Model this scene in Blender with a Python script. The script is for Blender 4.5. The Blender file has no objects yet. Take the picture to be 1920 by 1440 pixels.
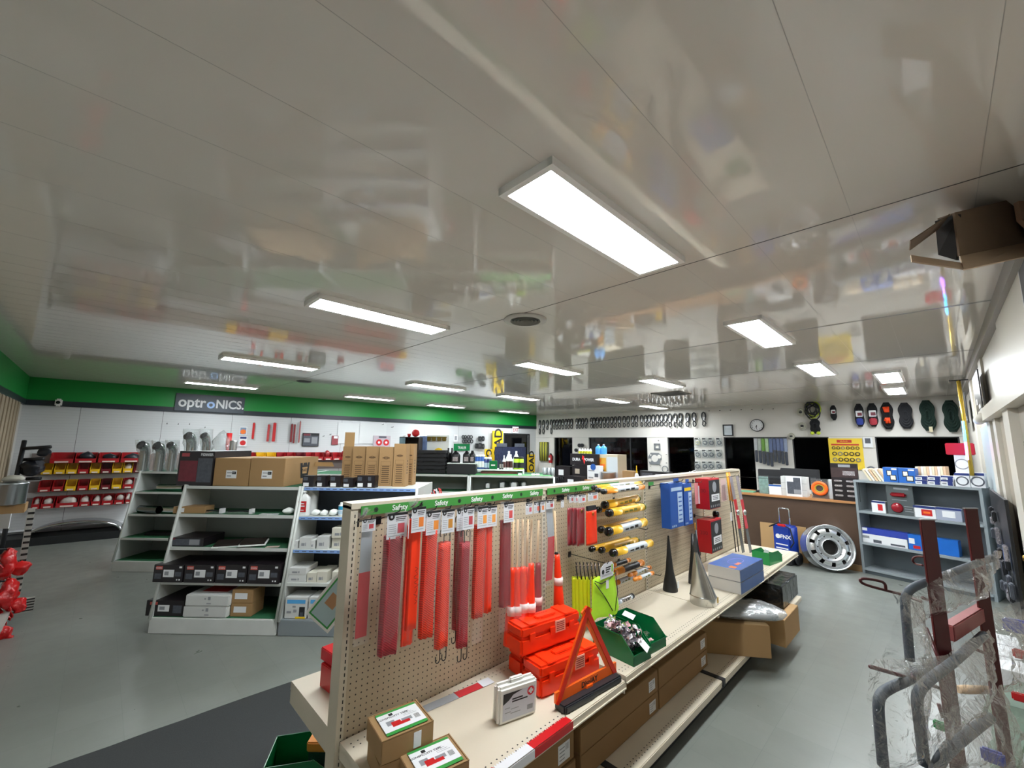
import bpy, bmesh, math, random
from mathutils import Vector, Matrix, noise
random.seed(7)
SC = bpy.context.scene
COL = SC.collection
# ------------------------------------------------------------ camera, world, exposure
CAMZ = 1.8
F_PX, YAW, PITCH, ROLL = 776.2217, math.radians(45.56918768), math.radians(8.37648021), math.radians(0.79844627)
_cy, _sy = math.cos(YAW), math.sin(YAW)
FWD = Vector((-_sy*math.cos(PITCH), _cy*math.cos(PITCH), math.sin(PITCH)))
_rt = Vector((_cy, _sy, 0)); _up = _rt.cross(FWD)
RGT = _rt*math.cos(ROLL) + _up*math.sin(ROLL)
UPV = -_rt*math.sin(ROLL) + _up*math.cos(ROLL)
cd = bpy.data.cameras.new('camera'); cam = bpy.data.objects.new('camera', cd); COL.objects.link(cam)
cd.sensor_width = 36; cd.lens = F_PX/1920*36; cd.clip_start = 0.05; cd.clip_end = 100
m = Matrix((RGT, UPV, -FWD)).transposed().to_4x4(); m.translation = (0, 0, CAMZ); cam.matrix_world = m
SC.camera = cam
w = bpy.data.worlds.new('world'); SC.world = w; w.use_nodes = True
w.node_tree.nodes['Background'].inputs[0].default_value = (0.55, 0.6, 0.65, 1)
w.node_tree.nodes['Background'].inputs[1].default_value = 0.3
SC.view_settings.view_transform = 'Standard'; SC.view_settings.look = 'None'
SC.view_settings.exposure = 0.95; SC.view_settings.gamma = 1; SC.view_settings.use_curve_mapping = False
LIGHT_STRENGTH = 34.0
CEIL = 2.91

def ray(px, py):
    return FWD + RGT*((px-960)/F_PX) - UPV*((py-720)/F_PX)
def at_z(px, py, z):
    v = ray(px, py); t = (z-CAMZ)/v.z; return Vector((v.x*t, v.y*t, z))
def at_depth(px, py, dist):
    v = ray(px, py); return Vector((0, 0, CAMZ)) + v*dist

class Frame:
    """local directions: a along, b away from the shop floor, z up"""
    def __init__(s, x, y, ang):
        s.o = Vector((x, y, 0)); s.ang = ang
        s.a = Vector((math.cos(ang), math.sin(ang), 0)); s.b = Vector((-math.sin(ang), math.cos(ang), 0))
    def w(s, a, b, z):
        p = s.o + s.a*a + s.b*b; p.z = z; return p
    def on_b(s, px, py, b):                 # -> (a, z) where the sight line meets plane b
        v = ray(px, py); t = (s.o.dot(s.b)+b)/v.dot(s.b)
        q = v*t; return ((q-s.o).dot(s.a), q.z+CAMZ)
    def on_a(s, px, py, a):                 # -> (b, z)
        v = ray(px, py); t = (s.o.dot(s.a)+a)/v.dot(s.a)
        q = v*t; return ((q-s.o).dot(s.b), q.z+CAMZ)
    def on_z(s, px, py, z):                 # -> (a, b)
        q = at_z(px, py, z)-s.o; return (q.dot(s.a), q.dot(s.b))
    def mat(s, a, b, z, rz=0.0, rx=0.0, ry=0.0):
        return Matrix.Translation(s.w(a, b, z)) @ Matrix.Rotation(s.ang+rz, 4, 'Z') @ Matrix.Rotation(rx, 4, 'X') @ Matrix.Rotation(ry, 4, 'Y')
FW = Frame(0, 0, 0)                                            # world
FU = Frame(-5.37, 0.51, math.radians(45))                      # white shelving islands
FG = Frame(-11.53, -1.08, math.atan2(12.64, 1.05))             # green wall
FB = Frame(-10.48, 11.56, math.atan2(0.57, 10.86))             # back wall
FM = Frame(-1.25, 0, math.radians(90))                         # pegboard gondola (b=0 is its shelf front)
FC = Frame(-0.98, 8.30, 0.0)                                   # counter front
FR = Frame(-0.95, 8.262, math.atan2(-0.33, 1.31))              # grey shelf unit
FX = Frame(0.41, 0, math.radians(-90))                         # right wall, a runs towards the camera, b into the wall

# ------------------------------------------------------------ materials
def lin(h):
    if isinstance(h, str):
        h = h.lstrip('#'); c = [int(h[i:i+2], 16)/255 for i in (0, 2, 4)]
    else: c = h
    return tuple(x/12.92 if x <= .04045 else ((x+.055)/1.055)**2.4 for x in c) + (1,)
MATS = {}
def mat(name, col='#ffffff', rough=.5, metal=0., spec=.5, noise_amt=0., nscale=20., bump=0., bscale=60., alpha=1., emit=None, estr=0., coat=0., trans=0., dist=.002):
    if name in MATS: return MATS[name]
    mt = bpy.data.materials.new(name); mt.use_nodes = True; N = mt.node_tree.nodes; L = mt.node_tree.links
    b = N['Principled BSDF']; b.inputs['Base Color'].default_value = lin(col)
    b.inputs['Roughness'].default_value = rough; b.inputs['Metallic'].default_value = metal
    b.inputs['Specular IOR Level'].default_value = spec; b.inputs['Coat Weight'].default_value = coat
    b.inputs['Transmission Weight'].default_value = trans; b.inputs['Alpha'].default_value = alpha
    tc = N.new('ShaderNodeTexCoord')
    if noise_amt:
        nz = N.new('ShaderNodeTexNoise'); nz.inputs['Scale'].default_value = nscale; nz.inputs['Detail'].default_value = 4
        L.new(tc.outputs['Object'], nz.inputs['Vector'])
        mr = N.new('ShaderNodeMapRange'); mr.inputs[3].default_value = 1-noise_amt; mr.inputs[4].default_value = 1+noise_amt
        L.new(nz.outputs[0], mr.inputs[0])
        mx = N.new('ShaderNodeVectorMath'); mx.operation = 'MULTIPLY'; mx.inputs[0].default_value = lin(col)[:3]
        L.new(mr.outputs[0], mx.inputs[1]); L.new(mx.outputs[0], b.inputs['Base Color'])
    if bump:
        nb = N.new('ShaderNodeTexNoise'); nb.inputs['Scale'].default_value = bscale; nb.inputs['Detail'].default_value = 3
        L.new(tc.outputs['Object'], nb.inputs['Vector'])
        bp = N.new('ShaderNodeBump'); bp.inputs['Strength'].default_value = bump; bp.inputs['Distance'].default_value = dist
        L.new(nb.outputs[0], bp.inputs['Height']); L.new(bp.outputs[0], b.inputs['Normal'])
    if emit: b.inputs['Emission Color'].default_value = lin(emit); b.inputs['Emission Strength'].default_value = estr
    MATS[name] = mt; return mt
def film(name, tint='#ffffff', gloss=.35, haze=.08, rough=.12, bscale=25, bump=.6):
    """clear wrinkled plastic film"""
    if name in MATS: return MATS[name]
    mt = bpy.data.materials.new(name); mt.use_nodes = True; N = mt.node_tree.nodes; L = mt.node_tree.links
    N.remove(N['Principled BSDF']); out = N['Material Output']
    tr = N.new('ShaderNodeBsdfTransparent'); tr.inputs[0].default_value = lin(tint)
    gl = N.new('ShaderNodeBsdfGlossy'); gl.inputs['Roughness'].default_value = rough
    df = N.new('ShaderNodeBsdfDiffuse'); df.inputs[0].default_value = (.8, .8, .8, 1)
    tc = N.new('ShaderNodeTexCoord'); nb = N.new('ShaderNodeTexNoise'); nb.inputs['Scale'].default_value = bscale; nb.inputs['Detail'].default_value = 3
    nb.inputs['Distortion'].default_value = .8
    bp = N.new('ShaderNodeBump'); bp.inputs['Strength'].default_value = bump; bp.inputs['Distance'].default_value = .02
    L.new(tc.outputs['Object'], nb.inputs['Vector']); L.new(nb.outputs[0], bp.inputs['Height']); L.new(bp.outputs[0], gl.inputs['Normal'])
    lw = N.new('ShaderNodeLayerWeight'); lw.inputs['Blend'].default_value = .35; L.new(bp.outputs[0], lw.inputs['Normal'])
    mu = N.new('ShaderNodeMath'); mu.operation = 'MULTIPLY'; L.new(lw.outputs['Facing'], mu.inputs[0]); mu.inputs[1].default_value = gloss*1.6; mu.use_clamp = True
    m1 = N.new('ShaderNodeMixShader'); m1.inputs[0].default_value = haze; L.new(tr.outputs[0], m1.inputs[1]); L.new(df.outputs[0], m1.inputs[2])
    m2 = N.new('ShaderNodeMixShader'); L.new(mu.outputs[0], m2.inputs[0]); L.new(m1.outputs[0], m2.inputs[1]); L.new(gl.outputs[0], m2.inputs[2])
    L.new(m2.outputs[0], out.inputs[0]); MATS[name] = mt; return mt
def pegboard(name, col, hole=.0032, pitch=.0254, groove=False, holecol='#2a2620'):
    """beige pegboard: dark holes on a one inch grid in the board's own x/z"""
    mt = mat(name, col, .45); N = mt.node_tree.nodes; L = mt.node_tree.links; b = N['Principled BSDF']
    tc = N.new('ShaderNodeTexCoord'); sp = N.new('ShaderNodeSeparateXYZ'); L.new(tc.outputs['Object'], sp.inputs[0])
    def M(op, a, bb=None):
        n = N.new('ShaderNodeMath'); n.operation = op
        for i, v in enumerate((a, bb)):
            if v is None: continue
            if isinstance(v, (int, float)): n.inputs[i].default_value = v
            else: L.new(v, n.inputs[i])
        return n.outputs[0]
    def cell(o): return M('SUBTRACT', M('FRACT', M('DIVIDE', M('ADD', o, 50*pitch), pitch)), .5)
    u, v = cell(sp.outputs[0]), cell(sp.outputs[2])
    r = M('SQRT', M('ADD', M('MULTIPLY', u, u), M('MULTIPLY', v, v)))
    k = M('LESS_THAN', r, hole/pitch)
    if groove:
        g = M('LESS_THAN', M('ABSOLUTE', M('SUBTRACT', M('FRACT', M('DIVIDE', M('ADD', sp.outputs[2], 5.), .0508)), .5)), .045)
        k = M('MAXIMUM', k, M('MULTIPLY', g, .45))
    mx = N.new('ShaderNodeMix'); mx.data_type = 'RGBA'; mx.inputs[6].default_value = lin(col); mx.inputs[7].default_value = lin(holecol)
    L.new(k, mx.inputs[0]); L.new(mx.outputs[2], b.inputs['Base Color']); return mt

# ------------------------------------------------------------ mesh building
class MB:
    def __init__(s): s.v = []; s.f = []; s.mi = []; s.sm = []; s.T = Matrix.Identity(4)
    def add(s, vs, fs, mi=0, sm=False):
        n = len(s.v); s.v += [tuple(s.T @ Vector(p)) for p in vs]
        for f in fs: s.f.append(tuple(i+n for i in f)); s.mi.append(mi); s.sm.append(sm)
        return s
    def box(s, x0, x1, y0, y1, z0, z1, mi=0):
        if x0 > x1: x0, x1 = x1, x0
        if y0 > y1: y0, y1 = y1, y0
        if z0 > z1: z0, z1 = z1, z0
        return s.add([(x, y, z) for z in (z0, z1) for y in (y0, y1) for x in (x0, x1)],
              [(0, 2, 3, 1), (4, 5, 7, 6), (0, 1, 5, 4), (2, 6, 7, 3), (0, 4, 6, 2), (1, 3, 7, 5)], mi)
    def bev(s, x0, x1, y0, y1, z0, z1, r=.004, mi=0):
        """box with chamfered edges"""
        bm = bmesh.new(); bmesh.ops.create_cube(bm, size=1)
        for q in bm.verts: q.co = Vector(((x0+x1)/2+q.co.x*(x1-x0), (y0+y1)/2+q.co.y*(y1-y0), (z0+z1)/2+q.co.z*(z1-z0)))
        bmesh.ops.bevel(bm, geom=bm.edges[:], offset=r, segments=2, affect='EDGES')
        bm.verts.index_update()
        s.add([q.co[:] for q in bm.verts], [[q.index for q in f.verts] for f in bm.faces], mi); bm.free(); return s
    def poly(s, pts, y0, y1, mi=0):
        """outline in x,z extruded from y0 to y1"""
        n = len(pts); vs = [(p[0], y0, p[1]) for p in pts] + [(p[0], y1, p[1]) for p in pts]
        ar = sum(pts[i][0]*pts[(i+1) % n][1]-pts[(i+1) % n][0]*pts[i][1] for i in range(n))
        fr = list(range(n)) if ar > 0 else list(range(n))[::-1]
        fs = [tuple(fr), tuple(i+n for i in fr[::-1])]
        for k in range(n):
            i, j = fr[k], fr[(k+1) % n]; fs.append((j, i, i+n, j+n))
        return s.add(vs, fs, mi)
    def polyz(s, pts, z0, z1, mi=0):
        T = s.T; s.T = T @ Matrix.Rotation(-math.pi/2, 4, 'X')
        s.poly(pts, -z1, -z0, mi); s.T = T; return s     # outline in x,y, from z0 to z1
    def lathe(s, prof, n=20, mi=0, c=(0, 0, 0), axis='Z', cap=True, sm=True, arc=2*math.pi):
        full = abs(arc-2*math.pi) < 1e-6; m_ = n if full else n+1
        vs = []
        for r, h in prof:
            for k in range(m_):
                t = arc*k/n; p = (r*math.cos(t), r*math.sin(t), h)
                if axis == 'X': p = (p[2], p[0], p[1])
                elif axis == 'Y': p = (p[1], p[2], p[0])
                vs.append((p[0]+c[0], p[1]+c[1], p[2]+c[2]))
        fs = []
        for i in range(len(prof)-1):
            for k in range(n):
                k2 = (k+1) % m_; fs.append((i*m_+k, i*m_+k2, (i+1)*m_+k2, (i+1)*m_+k))
        s.add(vs, fs, mi, sm)
        if cap and full:
            L_ = len(s.v)-len(vs)
            for i, rev in ((0, True), (len(prof)-1, False)):
                if prof[i][0] > 1e-5:
                    f = [L_+i*m_+k for k in range(n)]
                    s.f.append(tuple(f[::-1] if rev else f)); s.mi.append(mi); s.sm.append(False)
        return s
    def tube(s, pts, r, n=8, mi=0, closed=False, cap=True):
        P = [Vector(p) for p in pts]; N_ = len(P); rr = r if isinstance(r, (list, tuple)) else [r]*N_
        vs = []; up = None
        for i, p in enumerate(P):
            a = P[i-1] if (i or closed) else p; b = P[(i+1) % N_] if (i < N_-1 or closed) else p
            t = (b-a).normalized() if (b-a).length > 1e-9 else Vector((0, 0, 1))
            if up is None: up = Vector((0, 0, 1)) if abs(t.z) < .9 else Vector((1, 0, 0))
            u = t.cross(up)
            if u.length < 1e-4: u = t.orthogonal()
            u.normalize(); w_ = u.cross(t); up = w_
            for k in range(n):
                q = 2*math.pi*k/n; vs.append(p+u*math.cos(q)*rr[i]+w_*math.sin(q)*rr[i])
        fs = []
        for i in range(N_ if closed else N_-1):
            j = (i+1) % N_
            for k in range(n): fs.append((i*n+k, i*n+(k+1) % n, j*n+(k+1) % n, j*n+k))
        if cap and not closed: fs += [tuple(range(n))[::-1], tuple((N_-1)*n+k for k in range(n))]
        return s.add(vs, fs, mi, True)
    def ribbon(s, pts, wv, th, mi=0, sm=False):
        """flat strip along pts, width vector wv, thickness th"""
        P = [Vector(p) for p in pts]; wv = Vector(wv); vs = []
        for i, p in enumerate(P):
            t = (P[min(i+1, len(P)-1)]-P[max(i-1, 0)]).normalized(); nn = t.cross(wv).normalized()*th/2
            vs += [p-wv/2-nn, p+wv/2-nn, p+wv/2+nn, p-wv/2+nn]
        fs = [(3, 2, 1, 0)]
        for i in range(len(P)-1):
            for k in range(4): fs.append((i*4+k, i*4+(k+1) % 4, i*4+4+(k+1) % 4, i*4+4+k))
        e = (len(P)-1)*4; fs.append((e, e+1, e+2, e+3)); return s.add(vs, fs, mi, sm)
    def grid(s, fn, nu, nv, mi=0, sm=True, closeu=False):
        vs = [fn(i/nu, j/nv) for j in range(nv+1) for i in range(nu+(0 if closeu else 1))]
        m_ = nu+(0 if closeu else 1)
        fs = [(j*m_+i, j*m_+(i+1) % m_, (j+1)*m_+(i+1) % m_, (j+1)*m_+i) for j in range(nv) for i in range(nu)]
        return s.add(vs, fs, mi, sm)
    def rect(s, x0, x1, z0, z1, y, mi=0):   # printed face looking to -y
        return s.add([(x0, y, z0), (x1, y, z0), (x1, y, z1), (x0, y, z1)], [(0, 1, 2, 3)], mi)
    def recz(s, x0, x1, y0, y1, z, mi=0):   # printed face looking up
        return s.add([(x0, y0, z), (x1, y0, z), (x1, y1, z), (x0, y1, z)], [(0, 1, 2, 3)], mi)
    def disc(s, cx, cz, r, y, mi=0, r0=0., n=20, ez=1.):
        if r0 <= 0: return s.add([(cx+r*math.cos(2*math.pi*k/n), y, cz+ez*r*math.sin(2*math.pi*k/n)) for k in range(n)], [tuple(range(n))], mi)
        vs = [(cx+q*math.cos(2*math.pi*k/n), y, cz+ez*q*math.sin(2*math.pi*k/n)) for q in (r0, r) for k in range(n)]
        return s.add(vs, [(k, n+k, n+(k+1) % n, (k+1) % n) for k in range(n)], mi)
    def mesh(s, name, mats):
        me = bpy.data.meshes.new(name); me.from_pydata([tuple(p) for p in s.v], [], s.f)
        for q in (mats if isinstance(mats, (list, tuple)) else [mats]): me.materials.append(q)
        me.polygons.foreach_set('material_index', s.mi); me.polygons.foreach_set('use_smooth', s.sm); me.update(); return me
def tag(o, label=None, cat=None, group=None, kind=None):
    if label: o['label'] = label
    if cat: o['category'] = cat
    if group: o['group'] = group
    if kind: o['kind'] = kind
    return o
def obj(name, mb, mats, parent=None, M=None):
    me = mb if isinstance(mb, bpy.types.Mesh) else mb.mesh(name, mats)
    o = bpy.data.objects.new(name, me); COL.objects.link(o)
    if parent is not None: o.parent = parent
    if M is not None: o.matrix_local = M
    return o
def empty(name, M, label, cat, group=None):
    o = bpy.data.objects.new(name, None); o.empty_display_size = .05; COL.objects.link(o); o.matrix_world = M
    return tag(o, label, cat, group)
def thing(name, mb, mats, M, label, cat, group=None):
    return tag(obj(name, mb, mats, None, M), label, cat, group)
def struct(name, mb, mats, M=None, parent=None):
    o = obj(name, mb, mats, parent, M)
    if parent is None: o['kind'] = 'structure'
    return o
def copy_tree(o, M=None, parent=None, label=None):
    c = o.copy(); COL.objects.link(c)
    if parent is not None: c.parent = parent; c.matrix_parent_inverse = o.matrix_parent_inverse.copy()
    if M is not None: c.matrix_world = M
    if label: c['label'] = label
    for ch in list(o.children): copy_tree(ch, None, c)
    return c
_tc = {}
def text(string, size, mt, parent, M, name='lettering', ext=.0006, align='CENTER', bold=0., sx=1.):
    """raised lettering; its mesh lies in x/z and faces -y"""
    key = (string, size, mt.name, ext, align, bold, sx)
    if key not in _tc:
        cu = bpy.data.curves.new('lettering', 'FONT'); cu.body = string; cu.size = size; cu.extrude = ext; cu.align_x = align; cu.align_y = 'CENTER'; cu.offset = bold
        cu.resolution_u = 3
        t = bpy.data.objects.new('tmp', cu); COL.objects.link(t); dg = bpy.context.evaluated_depsgraph_get(); dg.update()
        me = bpy.data.meshes.new_from_object(t.evaluated_get(dg)); COL.objects.unlink(t); bpy.data.objects.remove(t)
        me.transform(Matrix.Rotation(math.pi/2, 4, 'X') @ Matrix.Scale(sx, 4, (1, 0, 0))); me.materials.clear(); me.materials.append(mt); _tc[key] = me
    o = bpy.data.objects.new(name, _tc[key]); COL.objects.link(o); o.parent = parent; o.matrix_local = M; return o
def T(x=0, y=0, z=0, rz=0, rx=0, ry=0):
    return Matrix.Translation((x, y, z)) @ Matrix.Rotation(rz, 4, 'Z') @ Matrix.Rotation(rx, 4, 'X') @ Matrix.Rotation(ry, 4, 'Y')
UP = T(rx=-math.pi/2)     # turns lettering that faces -y so that it faces up
PI = math.pi
# common materials
m_white = mat('white_paint', '#e6e4e0', .5); m_black = mat('black_plastic', '#101114', .4); m_blk2 = mat('black_satin', '#1b1c20', .5)
m_steel = mat('bright_steel', '#c8cacc', .22, 1.); m_zinc = mat('galvanized_metal', '#b4b8ba', .3, .9, noise_amt=.1, nscale=9)
m_kraft = mat('kraft_cardboard', '#9c7b52', .8, noise_amt=.06, nscale=8); m_kraftd = mat('cardboard_edge', '#6f5334', .85)
m_kraftl = mat('light_cardboard', '#b08c5e', .8, noise_amt=.05, nscale=8)
m_paper = mat('white_paper', '#dfe0e2', .6); m_ink = mat('black_ink', '#17181a', .6); m_grey_ink = mat('grey_print', '#8b8d92', .6)
m_red = mat('red_plastic', '#c01f22', .35); m_redd = mat('dark_red_print', '#7d1a1e', .5); m_blue = mat('blue_print', '#2b57a6', .4)
m_green = mat('green_print', '#2f8f3c', .5); m_bag = film('clear_plastic_film'); m_wire = mat('dark_wire', '#2b2b2d', .35, .8)
m_yellow = mat('yellow_print', '#e8c21c', .45); m_orange = mat('orange_print', '#e9701f', .5)
# ============================================================ SETTING
def floor_mat():
    mt = mat('vinyl_floor', '#838b85', .22, spec=.5); N = mt.node_tree.nodes; L = mt.node_tree.links; b = N['Principled BSDF']
    tc = N.new('ShaderNodeTexCoord')
    br = N.new('ShaderNodeTexBrick'); br.offset = 0; br.inputs['Scale'].default_value = 1; br.inputs['Brick Width'].default_value = .305; br.inputs['Row Height'].default_value = .305
    br.inputs['Mortar Size'].default_value = .0012; br.inputs['Color1'].default_value = lin('#777a74'); br.inputs['Color2'].default_value = lin('#737670'); br.inputs['Mortar'].default_value = lin('#696d69')
    mp = N.new('ShaderNodeMapping'); mp.inputs['Rotation'].default_value = (0, 0, math.radians(0)); L.new(tc.outputs['Object'], mp.inputs[0]); L.new(mp.outputs[0], br.inputs['Vector'])
    nz = N.new('ShaderNodeTexNoise'); nz.inputs['Scale'].default_value = 2.2; nz.inputs['Detail'].default_value = 8; nz.inputs['Roughness'].default_value = .7; L.new(tc.outputs['Object'], nz.inputs['Vector'])
    mr = N.new('ShaderNodeMapRange'); mr.inputs[3].default_value = .84; mr.inputs[4].default_value = 1.12; L.new(nz.outputs[0], mr.inputs[0])
    vm = N.new('ShaderNodeVectorMath'); vm.operation = 'MULTIPLY'; L.new(br.outputs[0], vm.inputs[0]); L.new(mr.outputs[0], vm.inputs[1]); L.new(vm.outputs[0], b.inputs['Base Color'])
    n2 = N.new('ShaderNodeTexNoise'); n2.inputs['Scale'].default_value = 7; n2.inputs['Detail'].default_value = 5; L.new(tc.outputs['Object'], n2.inputs['Vector'])
    m2 = N.new('ShaderNodeMapRange'); m2.inputs[3].default_value = .22; m2.inputs[4].default_value = .42; L.new(n2.outputs[0], m2.inputs[0]); L.new(m2.outputs[0], b.inputs['Roughness'])
    bp = N.new('ShaderNodeBump'); bp.inputs['Strength'].default_value = .25; bp.inputs['Distance'].default_value = .002; L.new(n2.outputs[0], bp.inputs['Height']); L.new(bp.outputs[0], b.inputs['Normal'])
    return mt
def ceil_mat():
    mt = mat('glossy_ceiling_panel', '#dfd8d0', .055, spec=.5, coat=0.); N = mt.node_tree.nodes; L = mt.node_tree.links; b = N['Principled BSDF']; b.inputs['IOR'].default_value = 1.56
    tc = N.new('ShaderNodeTexCoord'); mp = N.new('ShaderNodeMapping'); mp.inputs['Scale'].default_value = (.9, .5, 1); L.new(tc.outputs['Object'], mp.inputs[0])
    nz = N.new('ShaderNodeTexNoise'); nz.inputs['Scale'].default_value = 2.5; nz.inputs['Detail'].default_value = 2.5; L.new(mp.outputs[0], nz.inputs['Vector'])
    bp = N.new('ShaderNodeBump'); bp.inputs['Strength'].default_value = .35; bp.inputs['Distance'].default_value = .004; L.new(nz.outputs[0], bp.inputs['Height'])
    wv = N.new('ShaderNodeTexNoise'); wv.inputs['Scale'].default_value = 30; wv.inputs['Detail'].default_value = 2
    m3 = N.new('ShaderNodeMapping'); m3.inputs['Scale'].default_value = (1, .12, 1); L.new(tc.outputs['Object'], m3.inputs[0]); L.new(m3.outputs[0], wv.inputs['Vector'])
    b2 = N.new('ShaderNodeBump'); b2.inputs['Strength'].default_value = .25; b2.inputs['Distance'].default_value = .0008; L.new(wv.outputs[0], b2.inputs['Height']); L.new(bp.outputs[0], b2.inputs['Normal'])
    L.new(b2.outputs[0], b.inputs['Normal']); return mt
XL, XR, YF, YB = -11.6, .41, -1.08, 12.2
mb = MB().box(XL-.3, XR+.2, YF-.2, YB+3.2, -.1, 0); struct('floor', mb, floor_mat())
m_ceil = ceil_mat(); m_seam = mat('ceiling_seam_gap', '#5c5a58', .6); m_trimw = mat('white_joint_strip', '#b9b5b0', .25)
mb = MB().box(XL-.3, XR+.2, YF-.2, YB+.3, CEIL, CEIL+.1); struct('ceiling', mb, m_ceil)
# joint strips across the ceiling (run along x) and fine plank seams (run along y)
n = 1
for y in (2.44, 4.58, 6.75, 9.0):
    mb = MB().box(XL, XR, y-.003, y+.003, CEIL-.0015, CEIL, 0)  # dark joint line between ceiling panels
    if y > 3: mb.box(XL, XR, y-.022, y+.022, CEIL-.0008, CEIL+.0002, 1)
    struct('trim_%d' % n, mb, [m_seam, m_trimw]); n += 1
mb = MB(); x = -11.2; k = 0
m_seam2 = mat('plank_seam', '#b5afa9', .4)
while x < .3:
    mb.box(x-.0011, x+.0011, YF, YB, CEIL-.0004, CEIL); x += .408 if x > -4 else .204
struct('trim_%d' % n, mb, m_seam2); n += 1
# ---- green wall
m_wallw = mat('white_slatwall', '#d9d9d8', .35, noise_amt=.03, nscale=3)
def slat_mat():
    mt = mat('white_pegboard_wall', '#b8b8b8', .35); N = mt.node_tree.nodes; L = mt.node_tree.links; b = N['Principled BSDF']
    tc = N.new('ShaderNodeTexCoord'); sp = N.new('ShaderNodeSeparateXYZ'); L.new(tc.outputs['Object'], sp.inputs[0])
    def Mm(op, a, bb):
        q = N.new('ShaderNodeMath'); q.operation = op
        for i, v in enumerate((a, bb)):
            if isinstance(v, (int, float)): q.inputs[i].default_value = v
            else: L.new(v, q.inputs[i])
        return q.outputs[0]
    g = Mm('LESS_THAN', Mm('FRACT', Mm('DIVIDE', sp.outputs[2], .0508), 0), .12)
    v = Mm('LESS_THAN', Mm('FRACT', Mm('DIVIDE', Mm('ADD', sp.outputs[0], 20), 1.22), 0), .006)
    mx = N.new('ShaderNodeMix'); mx.data_type = 'RGBA'; mx.inputs[6].default_value = lin('#c9cbcc'); mx.inputs[7].default_value = lin('#bfc1c2')
    L.new(g, mx.inputs[0]); m2 = N.new('ShaderNodeMix'); m2.data_type = 'RGBA'; L.new(v, m2.inputs[0]); L.new(mx.outputs[2], m2.inputs[6]); m2.inputs[7].default_value = lin('#6e7070')
    L.new(m2.outputs[2], b.inputs['Base Color']); return mt
m_grn = mat('green_wall_paint', '#0d8a37', .42); m_strip = mat('black_band', '#1f2730', .4)
GL = 12.68
d0, d1 = FG.on_b(946, 813, 0)[0], FG.on_b(991, 815, 0)[0]
mb = MB().box(-.3, d0, 0, .12, 0, 2.4).box(d1, GL, 0, .12, 0, 2.4).box(d0, d1, 0, .12, 2.17, 2.4); struct('wall_left', mb, slat_mat(), FG.mat(0, 0, 0))
mb = MB().box(-.3, GL, -.03, .12, 2.5, CEIL, 0).box(-.3, GL, -.035, .12, 2.4, 2.5, 1)
struct('trim_%d' % n, mb, [m_grn, m_strip], FG.mat(0, 0, 0)); n += 1
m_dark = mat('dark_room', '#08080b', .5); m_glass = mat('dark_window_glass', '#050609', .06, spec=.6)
mb = MB().box(d0, d1, .05, .09, .02, 2.17); dr = struct('door_1', mb, m_glass, FG.mat(0, 0, 0))
mb = MB().box(d0-.04, d0, -.02, .1, 0, 2.2).box(d1, d1+.04, -.02, .1, 0, 2.2).box(d0-.04, d1+.04, -.02, .1, 2.17, 2.21)
obj('door_frame', mb, mat('dark_door_frame', '#2a2c30', .4), dr)
# ---- front wall (far left edge of the view) with tan curtain strip
m_tan = mat('tan_wall_cover', '#a2937c', .7, noise_amt=.1, nscale=4)
mb = MB().box(XL-.3, XR+.2, YF-.12, YF, 0, CEIL); struct('wall_front', mb, mat('greyish_white_wall', '#c9c7c2', .6))
mb = MB().box(-11.5, XR, YF, YF+.03, 2.5, CEIL, 0).box(-11.5, XR, YF, YF+.035, 2.4, 2.5, 1); struct('trim_%d' % n, mb, [m_grn, m_strip]); n += 1
mb = MB()
for i in range(26): mb.box(-10.95+i*.16, -10.95+i*.16+.15, YF, YF+.03+.012*(i % 2), .4, 2.4)
struct('window_1', mb, m_tan)
# ---- back wall with dark openings
m_bw = mat('warm_white_wall', '#d6d2cb', .5, noise_amt=.03, nscale=2)
ops = [(1038.5, 1073), (1103, 1213), (1251, 1301), (1356.5, 1413), (1484.5, 1553.5), (1640, 1812)]
ZT = 2.085
aa = [(FB.on_b(l, 821, 0)[0], min(FB.on_b(r_, 820, 0)[0], 10.82)) for l, r_ in ops]
mb = MB(); prev = -.3; BW = 10.95
for l, r_ in aa: mb.box(prev, l, 0, .12, 0, ZT); prev = r_
mb.box(prev, BW, 0, .12, 0, ZT); mb.box(-.3, BW, 0, .12, ZT, CEIL)
zs = [.05, .85, .85, .05, .85, 1.0]
for (l, r_), z0 in zip(aa, zs): mb.box(l, r_, 0, .12, 0, z0)
struct('wall_back', mb, m_bw, FB.mat(0, 0, 0))
for i, ((l, r_), z0) in enumerate(zip(aa, zs)):
    g = struct('window_%d' % (i+2), MB().box(l, r_, .085, .09, z0, ZT), film('dark_glass', '#a4a9b0', .25, 0., .03, 4, .05), FB.mat(0, 0, 0))
    fr = MB(); t = .022
    fr.box(l, l+t, .06, .11, z0, ZT).box(r_-t, r_, .06, .11, z0, ZT).box(l, r_, .06, .11, ZT-t, ZT).box(l, r_, .06, .11, z0, z0+t)
    if i == 1:
        mx = FB.on_b(1180.5, 850, 0)[0]; fr.box(mx-.015, mx+.015, .06, .11, z0, ZT)
    obj('window_frame', fr, mat('dark_bronze_frame', '#26262a', .4), g)
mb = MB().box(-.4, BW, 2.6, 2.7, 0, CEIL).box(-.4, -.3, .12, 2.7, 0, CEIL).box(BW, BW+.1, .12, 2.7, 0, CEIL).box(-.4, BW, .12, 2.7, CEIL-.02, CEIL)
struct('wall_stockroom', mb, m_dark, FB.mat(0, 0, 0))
mb = MB().box(-.3, BW, -.012, 0, ZT+.0, ZT+.012); struct('trim_%d' % n, mb, mat('pale_trim_line', '#bdbab4', .5), FB.mat(0, 0, 0)); n += 1
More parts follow.
